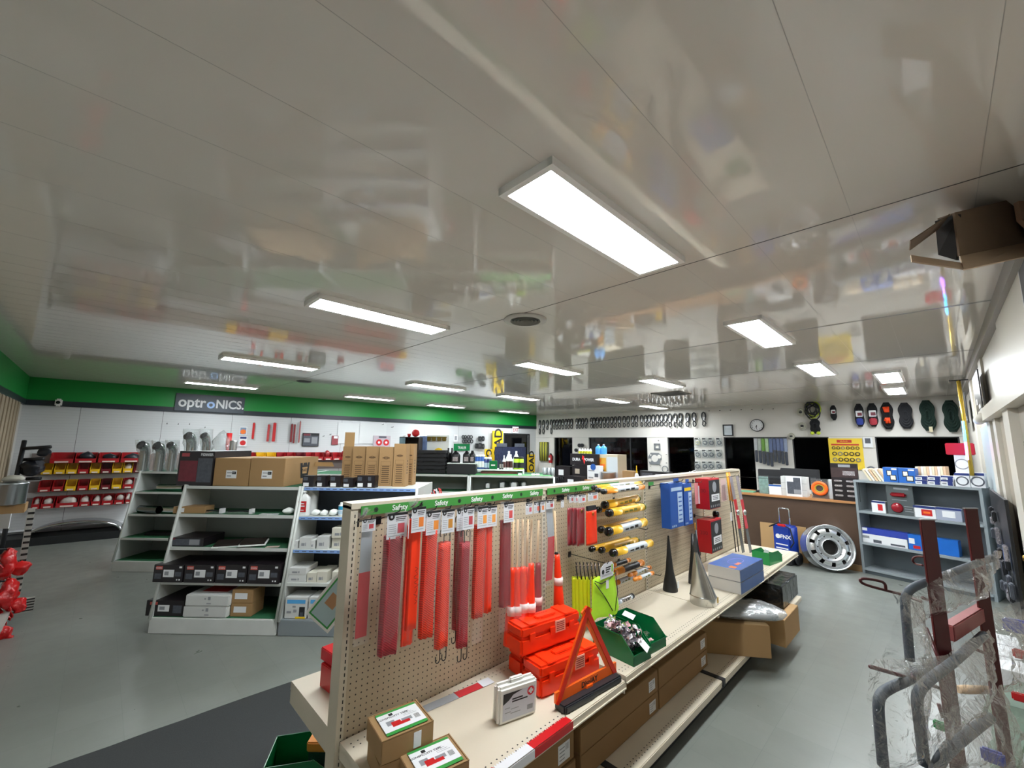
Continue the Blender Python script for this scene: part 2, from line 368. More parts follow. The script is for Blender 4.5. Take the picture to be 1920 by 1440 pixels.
# ---- right wall with piers, door openings and ledges
m_rw = mat('off_white_wall', '#c4bfb6', .5, noise_amt=.05, nscale=3); m_rt = mat('cream_trim', '#cfc9bd', .35); m_gd = mat('taupe_panel', '#8d8579', .5); m_bd = mat('pale_blue_door', '#a9b4b8', .4)
X = FX
mb = MB().box(-13, 1.5, .05, .2, 0, CEIL); struct('wall_right', mb, m_rw, FX.mat(0, 0, 0))
def rw(y0, y1, z0, z1, dep, m_, mb=None):
    q = mb or MB(); q.box(-y1, -y0, -dep, .05, z0, z1); return q
mb = MB()
for y0, y1, z0, z1, dp in ((1.6, 4.9, 2.22, CEIL, .0), (4.98, 6.7, 2.22, CEIL, -.02), (6.7, 7.05, 0, CEIL, .0), (8.7, 9.1, 0, CEIL, .0), (7.05, 8.7, 2.25, CEIL, -.02),
                           (4.78, 5.15, 0, 2.22, .02), (6.1, 6.35, 0, 2.22, 0), (3.75, 3.95, 0, 2.22, 0)):
    rw(y0, y1, z0, z1, dp, None, mb)
struct('trim_%d' % n, mb, m_rt, FX.mat(0, 0, 0)); n += 1
mb = MB(); rw(1.6, 13, 2.8, CEIL, .03, None, mb); struct('trim_%d' % n, mb, mat('grey_crown_trim', '#8f8a83', .4), FX.mat(0, 0, 0)); n += 1
mb = MB(); rw(4.9, 4.98, 2.24, 2.83, -.035, None, mb); struct('trim_%d' % n, mb, m_blk2, FX.mat(0, 0, 0)); n += 1
mb = MB(); rw(1.6, 7.05, 2.12, 2.24, .05, None, mb); struct('trim_%d' % n, mb, m_rt, FX.mat(0, 0, 0)); n += 1
for i, (y0, y1, z0, z1, mm) in enumerate(((1.7, 3.75, 0, 2.12, m_gd), (3.95, 4.78, 0, 2.12, m_gd), (5.15, 6.1, 0, 2.12, mat('tan_door', '#a09584', .5)), (6.35, 6.7, 0, 2.12, m_gd), (7.05, 8.7, 0, 2.12, m_bd))):
    mb = MB(); rw(y0, y1, z0, z1, -.03, None, mb); d = struct('door_%d' % (i+2), mb, mm, FX.mat(0, 0, 0))
    if i in (1, 2): obj('door_handle', MB().lathe([(.02, -.02), (.028, -.05), (.02, -.065)], 14, axis='Y', c=(-y0-.09, .04, .98)), mat('brass', '#a8843c', .3, 1.), d)
# ---- ceiling lights: 1x4 ft surface panels
m_lens = mat('lit_diffuser', '#ffffff', .4, emit='#f4fbff', estr=LIGHT_STRENGTH); m_lf = mat('light_frame', '#f2efec', .4)
LW, LL = .305, 1.21
fm = MB()
fm.box(-LW/2, LW/2, -LL/2, -LL/2+.028, -.035, 0).box(-LW/2, LW/2, LL/2-.028, LL/2, -.035, 0).box(-LW/2, -LW/2+.03, -LL/2, LL/2, -.035, 0).box(LW/2-.03, LW/2, -LL/2, LL/2, -.035, 0)
fme = fm.mesh('light_frame', m_lf); lme = MB().box(-LW/2+.03, LW/2-.03, -LL/2+.028, LL/2-.028, -.031, -.02).mesh('diffuser', m_lens)
LIGHTS = [(-1.09, 1.725, 'nearest and largest lit ceiling panel, above the pegboard aisle'), (-3.3, 1.645, 'second nearest lit ceiling panel, left of the round air vent'), (-6.48, 1.6, 'lit ceiling panel between the wall sign and the second nearest panel'),
          (-9.8, 1.6, 'leftmost lit ceiling panel, right above the dark wall sign'), (-3.80, 4.48, 'lit ceiling panel behind the round air vent'), (-6.7, 4.53, 'lit ceiling panel midway between the green wall and the round vent'),
          (-9.66, 4.6, 'lit ceiling panel over the middle of the green band'), (-1.08, 4.43, 'second largest lit panel on the right side of the ceiling'),
          (-3.23, 6.8, 'lit ceiling panel in front of the square return grille'), (-1.07, 6.95, 'lit ceiling panel over the yellow seal board aisle'), (-.41, 8.4, 'nearer of the two small lit panels by the ropes'),
          (-.45, 10.38, 'farther of the two small lit panels by the ropes'), (-5.36, 8.68, 'lit ceiling panel just above the row of belts'), (-5.39, 10.77, 'farthest lit panel, nearly touching the row of belts'),
          (-6.7, 6.82, 'lit ceiling panel above the yellow load boards'), (-9.75, 9.68, 'lit ceiling panel in the corner by the exit door'), (-9.9, 7.05, 'lit ceiling panel near the far end of the green band')]
LAMP = None
for x, y, lb in LIGHTS:
    if LAMP is None:
        LAMP = empty('ceiling_light', T(x, y, CEIL), lb, 'ceiling light', None); obj('light_frame', fme, None, LAMP); obj('diffuser', lme, None, LAMP); q = LAMP
    else: q = copy_tree(LAMP, T(x, y, CEIL), label=lb)
# ---- vents
mb = MB(); mb.lathe([(.13, 0), (.19, -.001), (.19, -.012), (.14, -.02), (.13, -.012)], 40, 0, cap=False)
v = empty('ceiling_vent', T(*at_z(985, 599, CEIL)), 'round white air vent with dark louvres in the ceiling', 'vent')
obj('rim', mb, mat('white_vent', '#bdb9b4', .4), v)
mb = MB()
for r_ in (.03, .06, .09, .12): mb.lathe([(r_, -.002), (r_+.012, -.022), (r_+.014, -.02), (r_+.002, 0)], 32, 0, cap=False)
obj('louvre', mb, mat('grey_vent', '#77756f', .5), v); obj('backing', MB().lathe([(.001, -.001), (.135, -.001)], 32, 0, cap=False), m_black, v)
thing('ceiling_speaker', MB().lathe([(.001, -.02), (.09, -.02), (.12, -.008), (.13, 0)], 28, cap=False), m_blk2, T(*at_z(570, 715, CEIL)), 'small black round fixture on the ceiling left of the centre', 'speaker')
p = at_z(1258, 738, CEIL); mb = MB().box(-.3, .3, -.3, -.27, -.015, 0).box(-.3, .3, .27, .3, -.015, 0).box(-.3, -.27, -.3, .3, -.015, 0).box(.27, .3, -.3, .3, -.015, 0)
v = empty('ceiling_grille', T(*p), 'square dark return air grille in the ceiling before the back wall', 'vent'); obj('frame', mb, mat('grey_vent', '#77756f', .5), v)
mb = MB()
for i in range(18): mb.box(-.27, .27, -.265+i*.03, -.25+i*.03, -.012, -.002)
obj('slats', mb, mat('dark_grille', '#45423d', .5), v)
# ---- mat on the floor
mt_ = mat('black_ribbed_carpet', '#2b2d2d', .9, noise_amt=.35, nscale=220, bump=.6, bscale=300)
pts = [(-3.6, -1.0)]; 
for i in range(25): pts.append((-3.6+random.uniform(-.006, .006), -.95+i*.17))
pts += [(-2.45, 3.3), (-2.45, -1.0)]
mb = MB().polyz(pts, .0, .006); thing('floor_mat', mb, mt_, T(), 'long black carpet runner on the floor left of the pegboard shelving', 'mat')
# ============================================================ MAIN PEGBOARD SHELVING
m_beige = mat('beige_steel', '#cfc4af', .38); m_beige2 = mat('beige_worn_steel', '#d0c5b1', .4, noise_amt=.05, nscale=5)
m_peg = pegboard('beige_pegboard', '#bdae94'); m_pegg = pegboard('beige_grooved_pegboard', '#bfb197', groove=True)
m_pegs = pegboard('beige_perforated_deck', '#bbb09c', pitch=.0254)
m_slot = mat('dark_slot', '#15130f', .7)
SA = [.822, 2.077, 3.395, 4.68, 5.885]; PB = .57; TOP = 1.525; SH = [.6, .62, .62, .62]
ulabels = ['nearest bay of the beige pegboard shelving, hung with red and orange safety flags', 'second bay of the beige pegboard shelving, with yellow tubes and vests',
           'third bay of the beige pegboard shelving, nearly bare with two blue boxes', 'far end bay of the beige pegboard shelving with two red and black boxes']
BAY = []
for i in range(4):
    W = SA[i+1]-SA[i]; sh = SH[i]
    r = empty('gondola_shelving', FM.mat(SA[i], 0, 0), ulabels[i], 'store shelving'); BAY.append(r)
    pm = m_peg if i < 2 else m_pegg
    obj('pegboard_panel', MB().box(.02, W-.012, PB, PB+.006, .14, TOP-.012), pm, r); obj('pegboard_panel', MB().box(.02, W-.012, PB+.064, PB+.07, .14, TOP-.012), pm, r)
    # uprights with slots
    for e in ((0, 1) if i == 3 else (0,)):
        x = W*e; mb = MB().box(x-.014, x+.018, PB-.008, PB+.078, 0, TOP, 0); z = .18
        while z < TOP-.03:
            for xs in (x-.001, x+.008) if i else (x+.006,): mb.box(xs-.0022, xs+.0022, PB-.0086, PB-.0078, z, z+.014, 1)
            z += .0254
        if i == 0:
            z = .18
        obj('upright', mb, [m_beige, m_slot], r)
    mb = MB().box(-.014, W-.014, PB-.012, PB+.082, TOP-.012, TOP+.012, 0); obj('top_rail', mb, m_beige, r)
    # shelf facing the aisle
    mb = MB().box(.004, W-.004, 0, PB-.01, sh-.022, sh-.0, 0).box(.004, W-.004, -.004, .004, sh-.036, sh-.004, 0).box(.004, W-.004, -.010, .002, sh-.030, sh-.036, 0)
    mb.box(.004, .012, 0, PB-.01, sh-.06, sh-.02, 0).box(W-.012, W-.004, 0, PB-.01, sh-.06, sh-.02, 0)
    nx = 42; hz = sh+.0004
    for rr, yy in ((0, .035), (1, .055)) :
        for k in range(nx): mb.recz(.03+k*(W-.06)/nx, .03+k*(W-.06)/nx+.007, yy-.003, yy+.003, hz, 1)
    for k in range(nx):
        for yy in (PB-.05, PB-.075): mb.recz(.03+k*(W-.06)/nx, .03+k*(W-.06)/nx+.006, yy-.003, yy+.003, hz, 1)
    obj('shelf', mb, [m_beige2, m_slot], r)
    # base deck, kick plate, black end brackets
    mb = MB().box(.004, W-.004, .0, PB-.01, .118, .14, 0).box(.004, W-.004, -.004, .006, .1, .136, 0).box(.004, W-.004, .004, .02, .086, .1, 0)
    for k in range(nx):
        for yy in (.035, .055): mb.recz(.03+k*(W-.06)/nx, .03+k*(W-.06)/nx+.007, yy-.003, yy+.003, .1404, 1)
    obj('base_deck', mb, [m_beige2, m_slot], r)
    obj('kick_plate', MB().box(0, W, .055, .07, 0, .1), m_blk2, r)
    obj('base_bracket', MB().box(-.02, .03, -.005, PB-.02, .09, .117).box(-.012, .03, -.012, .2, .1, .146), m_blk2, r)
    # shelf and deck on the other side
    mb = MB().box(.004, W-.004, PB+.08, 1.16, .578, .6, 0).box(.004, W-.004, 1.155, 1.165, .56, .597, 0).box(.004, .012, PB+.08, 1.16, .50, .58, 0); obj('shelf', mb, m_beige2, r)
    obj('base_deck', MB().box(.004, W-.004, PB+.08, 1.2, .12, .14).box(.004, W-.004, 1.12, 1.14, 0, .12), m_beige2, r)
# hole rows beside the near upright are part of the board; green sign strips
m_sign = mat('green_shelf_sign', '#3d8a3a', .4); m_wht = mat('white_print', '#e8ebe8', .5)
def logo(mb, x, z, s, y, mi):
    for k in range(5):
        t = k*2*PI/5; mb.disc(x+math.cos(t)*s*.42, z+math.sin(t)*s*.42, s*.42, y-.0002*k, mi, r0=s*.16, n=9)
for (i, l, r_, n_) in ((0, .03, 1.24, 5), (1, .03, .9, 3)):
    r = BAY[i]; mb = MB().box(l, r_, PB-.014, PB-.011, 1.482, 1.523, 0)
    for k in range(n_+1): logo(mb, l+.07+k*.235 if l+.07+k*.235 < r_-.03 else r_-.04, 1.503, .013, PB-.0145, 1)
    s_ = obj('sign_strip', mb, [m_sign, m_ink], r)
    for k in range(n_): text('Safety', .034, m_wht, s_, T(l+.19+k*.235, PB-.0148, 1.502), 'lettering', bold=.0004)
r = BAY[2]; obj('sign_strip', MB().box(.0, .09, PB-.05, PB-.047, 1.47, 1.5), m_sign, r)
# ---- hanging goods
def weave(name, col, rough=.55):
    if name in MATS: return MATS[name]
    mt = mat(name, col, rough); N = mt.node_tree.nodes; L = mt.node_tree.links; b = N['Principled BSDF']
    tc = N.new('ShaderNodeTexCoord'); wv = N.new('ShaderNodeTexWave'); wv.bands_direction = 'DIAGONAL'; wv.inputs['Scale'].default_value = 55; wv.inputs['Distortion'].default_value = .4
    mp = N.new('ShaderNodeMapping'); mp.inputs['Scale'].default_value = (1.0, .3, 1.2); L.new(tc.outputs['Object'], mp.inputs[0]); L.new(mp.outputs[0], wv.inputs['Vector'])
    mr = N.new('ShaderNodeMapRange'); mr.inputs[3].default_value = .58; mr.inputs[4].default_value = 1.12; L.new(wv.outputs[1], mr.inputs[0])
    vm = N.new('ShaderNodeVectorMath'); vm.operation = 'MULTIPLY'; vm.inputs[0].default_value = lin(col)[:3]; L.new(mr.outputs[0], vm.inputs[1]); L.new(vm.outputs[0], b.inputs['Base Color'])
    bp = N.new('ShaderNodeBump'); bp.inputs['Distance'].default_value = .001; L.new(wv.outputs[1], bp.inputs['Height']); L.new(bp.outputs[0], b.inputs['Normal']); return mt
w_red = weave('dark_red_mesh_cloth', '#b52a36'); w_org = weave('orange_mesh_cloth', '#fb3b18'); c_org = mat('orange_vinyl', '#ff3a12', .38); c_red = mat('dark_red_vinyl', '#931a26', .4)
m_sleeve = film('product_sleeve', gloss=.12, haze=.07, rough=.15, bscale=30, bump=.4)
m_card = mat('hang_card', '#dadbe0', .5)
def cloth(w_, h, th, m_, parent, z0=0, seed=0, folds=3, y=0, taper=0, name='flag'):
    rd = random.Random(seed); ph = rd.uniform(0, 6)
    def fn(u, v):
        t = 2*PI*u; ww = w_/2*(1-taper*v); x = ww*math.copysign(abs(math.cos(t))**.5, math.cos(t)); yy = th/2*math.copysign(abs(math.sin(t))**.8, math.sin(t))
        if math.sin(t) < 0: yy -= .18*th*math.cos(folds*PI*x/ww*.9+ph+v*1.2)
        x += .01*math.sin(v*4+ph)*w_*3*.3
        return (x, yy+y, z0-h*v)
    mb = MB().grid(fn, 28, 14, closeu=True); n_ = 28
    mb.f.append(tuple(range(n_))[::-1]); mb.mi.append(0); mb.sm.append(False); mb.f.append(tuple(14*n_+k for k in range(n_))); mb.mi.append(0); mb.sm.append(False)
    return obj(name, mb, m_, parent)
def hang_card(w_, h, parent, y=-.004, sq='#c8505a', name='header_card', zt=0.0):
    ms = mat('swatch_'+sq.strip('#'), sq, .5)
    mb = MB().box(-w_/2, w_/2, y-.0006, y, zt-h, zt, 0)
    mb.rect(-w_/2, w_/2, zt-.10*h, zt-.0, y-.0009, 1); mb.disc(-w_*.3, zt-.14*h, min(w_, h)*.15, y-.0011, 1); logo(mb, -w_*.3, zt-.14*h, min(w_, h)*.075, y-.0014, 0)
    for k in range(3): mb.rect(-w_*.08, w_*.44-.05*k*w_, zt-(.16+.07*k)*h-.035*h, zt-(.16+.07*k)*h, y-.0009, 1 if k < 2 else 2)
    mb.rect(w_*.02, w_*.36, zt-.8*h, zt-.42*h, y-.0009, 3)
    for k in range(5): mb.rect(-w_*.42, -w_*.06, zt-(.45+.08*k)*h-.02*h, zt-(.45+.08*k)*h, y-.0009, 2)
    mb.rect(-w_*.42, w_*.36, zt-.9*h, zt-.88*h, y-.0009, 2)
    return obj(name, mb, [m_card, m_ink, m_grey_ink, ms], parent)
def sleeve(w_, zt, zb, th, parent, y=0, seed=1, name='plastic_sleeve'):
    rd = random.Random(seed); ph = rd.uniform(0, 6)
    def fn(u, v):
        t = 2*PI*u; q = 1-.0*v; x = w_/2*math.copysign(abs(math.cos(t))**.45, math.cos(t))*q; e = min(1, 4*v+.15, 4*(1-v)+.15)
        yy = th/2*e*math.sin(t)*(1+.25*math.sin(9*x/w_+7*v+ph))
        return (x+.004*math.sin(6*v+ph), yy+y, zt+(zb-zt)*v)
    return obj(name, MB().grid(fn, 20, 12, closeu=True), m_sleeve, parent)
def hook(bay, a, z, ln=.2, n_=1):
    """chrome peg hook on the board, reaching towards the aisle"""
    x = a-SA[bay]; zp = min(z, 1.455); mb = MB().box(x-.012, x+.012, PB-.006, PB-.001, zp-.02, zp+.015).tube([(x, PB, zp), (x, PB-ln, z-.004), (x, PB-ln-.008, z+.012)], .0025, 6)
    obj('peg_hook', mb, m_wire, BAY[bay])
def place(px, py, b):
    a, z = FM.on_b(px, py, b); return a, z
def span(x0, x1, yt, yb, b):
    ym = (yt+yb)/2; a0 = FM.on_b(x0, ym, b)[0]; a1 = FM.on_b(x1, ym, b)[0]; xm = (x0+x1)/2
    return (a0+a1)/2, abs(a1-a0), FM.on_b(xm, yt, b)[1], FM.on_b(xm, yb, b)[1]
def flag_pack(kind, x0, x1, yt, cy, yb, b, mtl, lab, sq='#c8505a', thick=.035, bag=True, hooks=0, extra=0, bagbot=None, seed=0):
    """yt top of card, cy top of cloth, yb bottom of cloth (pixels of the photograph)"""
    a, W, zt, zb = span(x0, x1, yt, yb, b); zc = FM.on_b((x0+x1)/2, cy, b)[1]
    r = empty(kind, FM.mat(a, b, zt), lab, 'safety flag' if 'flag' in kind else kind.replace('_', ' ')); W *= .96
    bay = 0 if a < SA[1] else 1
    hook(bay, a, zt+.012, PB-b+.035)
    cloth(W*.93, zc-zb, thick, mtl, r, zc-zt, seed, y=.004)
    if bag: sleeve(W*1.04, .002, (zb if bagbot is None else FM.on_b((x0+x1)/2, bagbot, b)[1])-zt-.012, thick*1.3+.01, r, y=.004, seed=seed)
    h = .105
    hang_card(min(max(W*1.05, .07), .11), h, r, y=-thick*.5-.012 if not bag else -.022, sq=sq)
    for k in range(hooks):      # bungee ends with wire hooks above and below the cloth
        mb = MB()
        for e, zz, sg in ((0, zc-zt, 1), (1, zb-zt, -1)):
            for xo in (-.018, .016):
                pts = [(xo+.011*math.cos(t), -.004, zz+sg*(.045+.014*math.sin(t))) for t in [PI*1.0*q/8 for q in range(9)]]
                pts = [(xo+.011, -.004, zz+sg*.0)] + pts + [(xo-.011, -.004, zz+sg*.03)]; mb.tube(pts, .0022, 6)
        obj('bungee_hook', mb, m_wire, r)
    return r
H = [
 ('mesh_safety_flag', 715, 753, 961, 1005, 1222, .42, w_red, 'dark red mesh safety flag in a sleeve, widest and leftmost red roll', '#d05a64', .05, dict(seed=1)),
 ('vinyl_safety_flag', 764, 787, 950, 973, 1178, .38, c_org, 'smooth bright orange flag with scribbled black pen marks', '#f0843a', .02, dict(seed=2, bag=False)),
 ('vinyl_safety_flag', 757, 780, 962, 985, 1207, .45, c_org, 'orange flag hanging behind the one with black pen marks, its lower end showing', '#f0843a', .02, dict(seed=3)),
 ('mesh_safety_flag', 790, 817, 957, 994, 1192, .42, w_org, 'orange mesh flag roll between the pen-marked flag and the hooked one', '#f2953f', .045, dict(seed=4)),
 ('bungee_safety_flag', 819, 843, 955, 1017, 1212, .41, w_org, 'orange mesh flag with wire bungee hooks above and below', '#c98a3a', .03, dict(seed=5, hooks=1)),
 ('bungee_safety_flag', 852, 866, 953, 990, 1178, .47, w_red, 'narrow red flag half hidden behind the dark red hooked flag', '#b9474f', .03, dict(seed=6, hooks=1)),
 ('bungee_safety_flag', 860, 880, 950, 1017, 1211, .41, w_red, 'dark red flag with wire bungee hooks, right of the orange hooked flag', '#b9474f', .035, dict(seed=7, hooks=1)),
 ('mesh_safety_flag', 888, 908, 949, 984, 1156, .42, w_org, 'shorter orange mesh flag with its clear sleeve hanging on far below it', '#f2a04c', .035, dict(seed=8, bagbot=1200)),
 ('mesh_safety_flag', 909, 922, 948, 985, 1147, .46, c_org, 'narrow orange flag last before the wide gap in the row', '#f2a04c', .03, dict(seed=9)),
 ('mesh_safety_flag', 938, 957, 941, 975, 1136, .43, c_red, 'dark red flag alone just left of the wooden stick flags', '#d05050', .03, dict(seed=10, bagbot=1180)),
]
for h in H: flag_pack(*h[:9], sq=h[9], thick=h[10], **h[11])
# pen marks on the bright orange flag
pm = [o for o in bpy.data.objects if o.get('label', '').startswith('smooth bright orange')][0]
mb = MB(); rd = random.Random(3)
for k in range(7):
    z = -.25-k*.022; mb.tube([(.004+rd.uniform(-.008, .008), -.0125-.001, z), (.010+rd.uniform(-.006, .01), -.0135, z-.009), (.0+rd.uniform(-.006, .01), -.0125, z-.018)], .0008, 4)
obj('pen_marks', mb, m_ink, pm)
# reflective marking strips
m_refl = mat('silver_reflective_film', '#b9c0c8', .25, .3, bump=.2, bscale=200); m_rr = mat('red_reflective_film', '#c23038', .3)
def refl_strip(x0, x1, yt, ym, yb, b, lab, cx, bend=0.):
    a, W, zt, zb = span(x0, x1, yt, yb, b); zm = FM.on_b((x0+x1)/2, ym, b)[1]; r = empty('reflective_tape_strip', FM.mat(a, b, zt), lab, 'reflective tape')
    def path(z0, z1): return [(bend*math.sin(PI*min(1, (zt*0+q)/(zb-zt)))*1., -.001-.05*bend, q) for q in [z0+(z1-z0)*k/8 for k in range(9)]]
    obj('silver_half', MB().ribbon(path(0, zm-zt), (W*.8, 0, 0), .001), m_refl, r); obj('red_half', MB().ribbon(path(zm-zt, zb-zt), (W*.8, 0, 0), .001), m_rr, r)
    sleeve(W*1.12, .02, zb-zt-.03, .02, r, seed=int(x0)); hang_card(W, .05, r, y=-.012, sq='#c04a50', zt=.045); hook(0 if a < SA[1]-.0 else 1, a, zt+.05, PB-b+.03)
refl_strip(669, 695, 994, 1073, 1193, .46, 'long reflective strip, silver above red, next to the near end upright', 0)
refl_strip(1021, 1036, 952, 1007, 1088, .40, 'reflective strip curving outward at the joint of the first two pegboard bays', 0, .02)
# loose thin plastic sleeves' gleam bundle on the first pair of hooks
for x, y, b in ((676, 965, .46), (772, 945, .40)):
    a, z = place(x, y, b); rd = random.Random(x); mb = MB()
    for k in range(7):
        t = rd.uniform(-.5, .5); mb.ribbon([(0, 0, 0), (t*.03, -.012-.006*k, .02), (t*.07, -.02-.006*k, .05-.04*abs(t))], (.02, .004, 0), .0004)
    thing('plastic_sleeve_bundle', mb, m_sleeve, FM.mat(a, b, z-.015), 'crumpled tops of clear sleeves %s' % ('above the leftmost reflective strip' if x < 700 else 'above the pen-marked orange flag'), 'plastic sleeve')
# stick flags: wooden dowels with orange flags rolled round them and a white band
m_wood = mat('pale_wood_dowel', '#c9a883', .6, noise_amt=.08, nscale=30); m_bandw = mat('white_reflective_band', '#e9d8d4', .35); m_ball = mat('black_rubber', '#141414', .5)
def stick_flag(x0, yt, x1, yb, fy, b, lab, w_=.07, ball=False, bandf=.45, parentless=True, red=False, sleeve_=True):
    a0, z0 = place(x0, yt, b); a1, z1 = place(x1, yb, b); r = empty('stick_flag', FM.mat(a0, b, z0), lab, 'safety flag'); dx = a1-a0; dz = z1-z0
    f = (FM.on_b(x0, fy, b)[1]-z0)/dz; P = lambda t: (dx*t, 0, dz*t)
    obj('wooden_stick', MB().tube([P(0), P(.97)], .0065, 10), m_wood, r)
    mb = MB(); n_ = 14; pts = [P(f+(1-f)*k/n_) for k in range(n_+1)]; mb.tube([(p[0], p[1]-.004-.01*k/n_, p[2]) for p in pts], [w_*(.22+.32*k/n_) for k in range(n_+1)], 12)
    obj('rolled_flag', mb, c_red if red else c_org, r); t0 = f+(1-f)*bandf; obj('reflective_band', MB().tube([(P(t)[0], -.010, P(t)[2]) for t in (t0, t0+.07)], w_*(.22+.32*(bandf+.07))+.002, 12, cap=True), m_bandw, r)
    if ball: obj('ball_tip', MB().lathe([(.001, -.012), (.009, -.008), (.012, 0), (.009, .008), (.001, .012)], 14, c=(dx*f, -.002, dz*f+.006)), m_ball, r)
    return r
sl = [(963, 974, 955, 1208, 1063, .45), (971, 974, 966, 1206, 1063, .43), (980, 974, 979, 1198, 1062, .41), (990, 974, 985, 1180, 1062, .45), (997, 974, 990, 1204, 1055, .40), (1010, 976, 1003, 1182, 1054, .46)]
wd = ['first', 'second', 'third', 'fourth', 'fifth', 'sixth']
for k, q in enumerate(sl): stick_flag(*q[:6], 'orange flag on a wooden stick, %s from the left in the stick flag bunch' % wd[k], red=(k == 5), bandf=.5)
a, W, zt, zb = span(958, 1016, 940, 1200, .40)
r = thing('stick_flag_sleeve', MB().box(0, 0, 0, 0, 0, 0), m_sleeve, FM.mat(a, .385, zt), 'clear plastic sleeve with white header cards hanging in front of the wooden stick flags', 'plastic sleeve')
r.data = MB().grid(lambda u, v: ((u-.5)*W, -.012*math.sin(9*u)*(.3+v)-.01, (zb-zt)*v), 16, 10).mesh('stick_flag_sleeve', m_sleeve)
for xo, sq in ((-.035, '#c9606a'), (.03, '#d0604e'), (.07, '#e08a5a')): q = hang_card(.055, .062, r, y=-.03, sq=sq); q.location.x = xo
hook(0, a, zt+.012, .2)
stick_flag(1040, 958, 1047, 1160, 1040, .43, 'orange flag on a stick with a black ball, alone beside the curved strip', ball=True, bandf=.35)
a, W, zt, zb = span(1048, 1059, 936, 952, .43); q = empty('price_card', FM.mat(a, .43, zt), 'small blank white hang tag by itself on the second pegboard bay', 'price tag'); hang_card(.03, .05, q, sq='#d8d8dc'); hook(1, a, zt+.01, .14)
# dark red vinyl flag bundle and the orange one with a grommet
for k, (x0, x1, b) in enumerate(((1064, 1073, .47), (1073, 1081, .45), (1081, 1096, .42))):
    a, W, zt, zb = span(x0, x1, 927, 1022, b); zc = FM.on_b(x0, 953, b)[1]
    r = empty('vinyl_safety_flag', FM.mat(a, b, zt), ('left', 'middle', 'right and widest')[k]+' one of three dark red flags packed together on the second pegboard bay', 'safety flag')
    cloth(W*.92, zc-zb, .014, c_red, r, zc-zt, k); sleeve(W*1.0, 0, zb-zt-.008, .022, r, seed=k); hang_card(W*.9, .05, r, y=-.014, sq='#cc4444'); hook(1, a, zt+.01, .14)
    if k == 2: obj('grommet', MB().lathe([(.006, -.002), (.011, -.002), (.011, .001), (.006, .001)], 16, axis='Y', c=(0, -.012, zc-zt-.02), cap=False), mat('brass', '#a8843c', .3, 1.), r)
a, W, zt, zb = span(1098, 1119, 922, 1021, .38); zc = FM.on_b(1108, 957, .38)[1]
r = empty('vinyl_safety_flag', FM.mat(a, .38, zt), 'folded orange flag with a brass grommet beside the yellow and black tubes', 'safety flag'); cloth(W*.9, zc-zb, .016, c_org, r, zc-zt, 9); hang_card(W*.9, .055, r, y=-.016, sq='#e06a50')
obj('strap', MB().bev(-W*.4, W*.4, -.008, .008, zc-zt, zc-zt+.03, .003), m_blk2, r); obj('grommet', MB().lathe([(.006, -.002), (.011, -.002), (.011, .001), (.006, .001)], 16, axis='Y', c=(0, -.014, zc-zt-.02), cap=False), mat('brass', '#a8843c', .3, 1.), r); hook(1, a, zt+.01, .2)
# ---- yellow and black rolled tubes, lying along the board
m_ylw = mat('yellow_wrap', '#e0ad2c', .35, noise_amt=.15, nscale=40); m_ogw = mat('orange_wrap', '#e58a2a', .35, noise_amt=.1, nscale=40); m_gw = mat('grey_white_label', '#bfc6cc', .4, noise_amt=.1, nscale=60); m_blkg = mat('glossy_black_cap', '#0c0c0e', .12, bump=.5, bscale=60, dist=.004)
m_olive = mat('olive_print', '#6b6d2a', .4)
TB = [  # left cap px, right end px, radius, b, style
 ((1112, 914), (1200, 906), .016, .47, 0), ((1120, 919), (1204, 911), .017, .42, 0), ((1130, 922), (1206, 913), .018, .38, 2),
 ((1132, 948), (1196, 933), .027, .42, 1), ((1140, 962), (1206, 950), .027, .36, 1), ((1120, 955), (1190, 946), .022, .5, 1),
 ((1125, 994), (1196, 975), .024, .48, 1), ((1139, 998), (1208, 978), .030, .37, 3), ((1108, 1030), (1180, 1010), .02, .5, 1), ((1126, 1032), (1195, 1012), .022, .46, 1), ((1148, 1036), (1220, 1019), .026, .34, 3),
 ((1141, 1062), (1180, 1050), .015, .47, 4), ((1150, 1074), (1204, 1055), .022, .41, 4), ((1180, 1078), (1219, 1064), .014, .38, 5), ((1190, 1086), (1224, 1075), .014, .34, 5), ((1146, 1096), (1190, 1080), .017, .44, 5), ((1152, 1130), (1186, 1118), .018, .42, 6)]
names = ['yellow and white tube on the top hook row, backmost', 'yellow and white tube on the top hook row, middle', 'orange and white tube on the top hook row, frontmost', 'yellow and black tube with a round black end, upper of the second pair', 'boxy yellow tube with a black end just below the second row', 'dark end tube behind the second pair of yellow tubes',
 'yellow banded tube behind the fat white labelled one', 'fattest tube, black knobbed end, yellow band and long white label', 'dark purple end tube at the left of the fourth row', 'black ended tube in the middle of the fourth row', 'black ended tube with silver label and bright yellow right end, fourth row front',
 'short orange wrapped tube above the vests', 'orange and black wrapped tube pointing at the upper right of the vests', 'thin tube with white label and orange ends, upper of the low pair', 'thin tube with green label and orange ends, lower of the low pair', 'dark grey tube behind the vest header card', 'lowest clear and silver tube, right beside the vests']
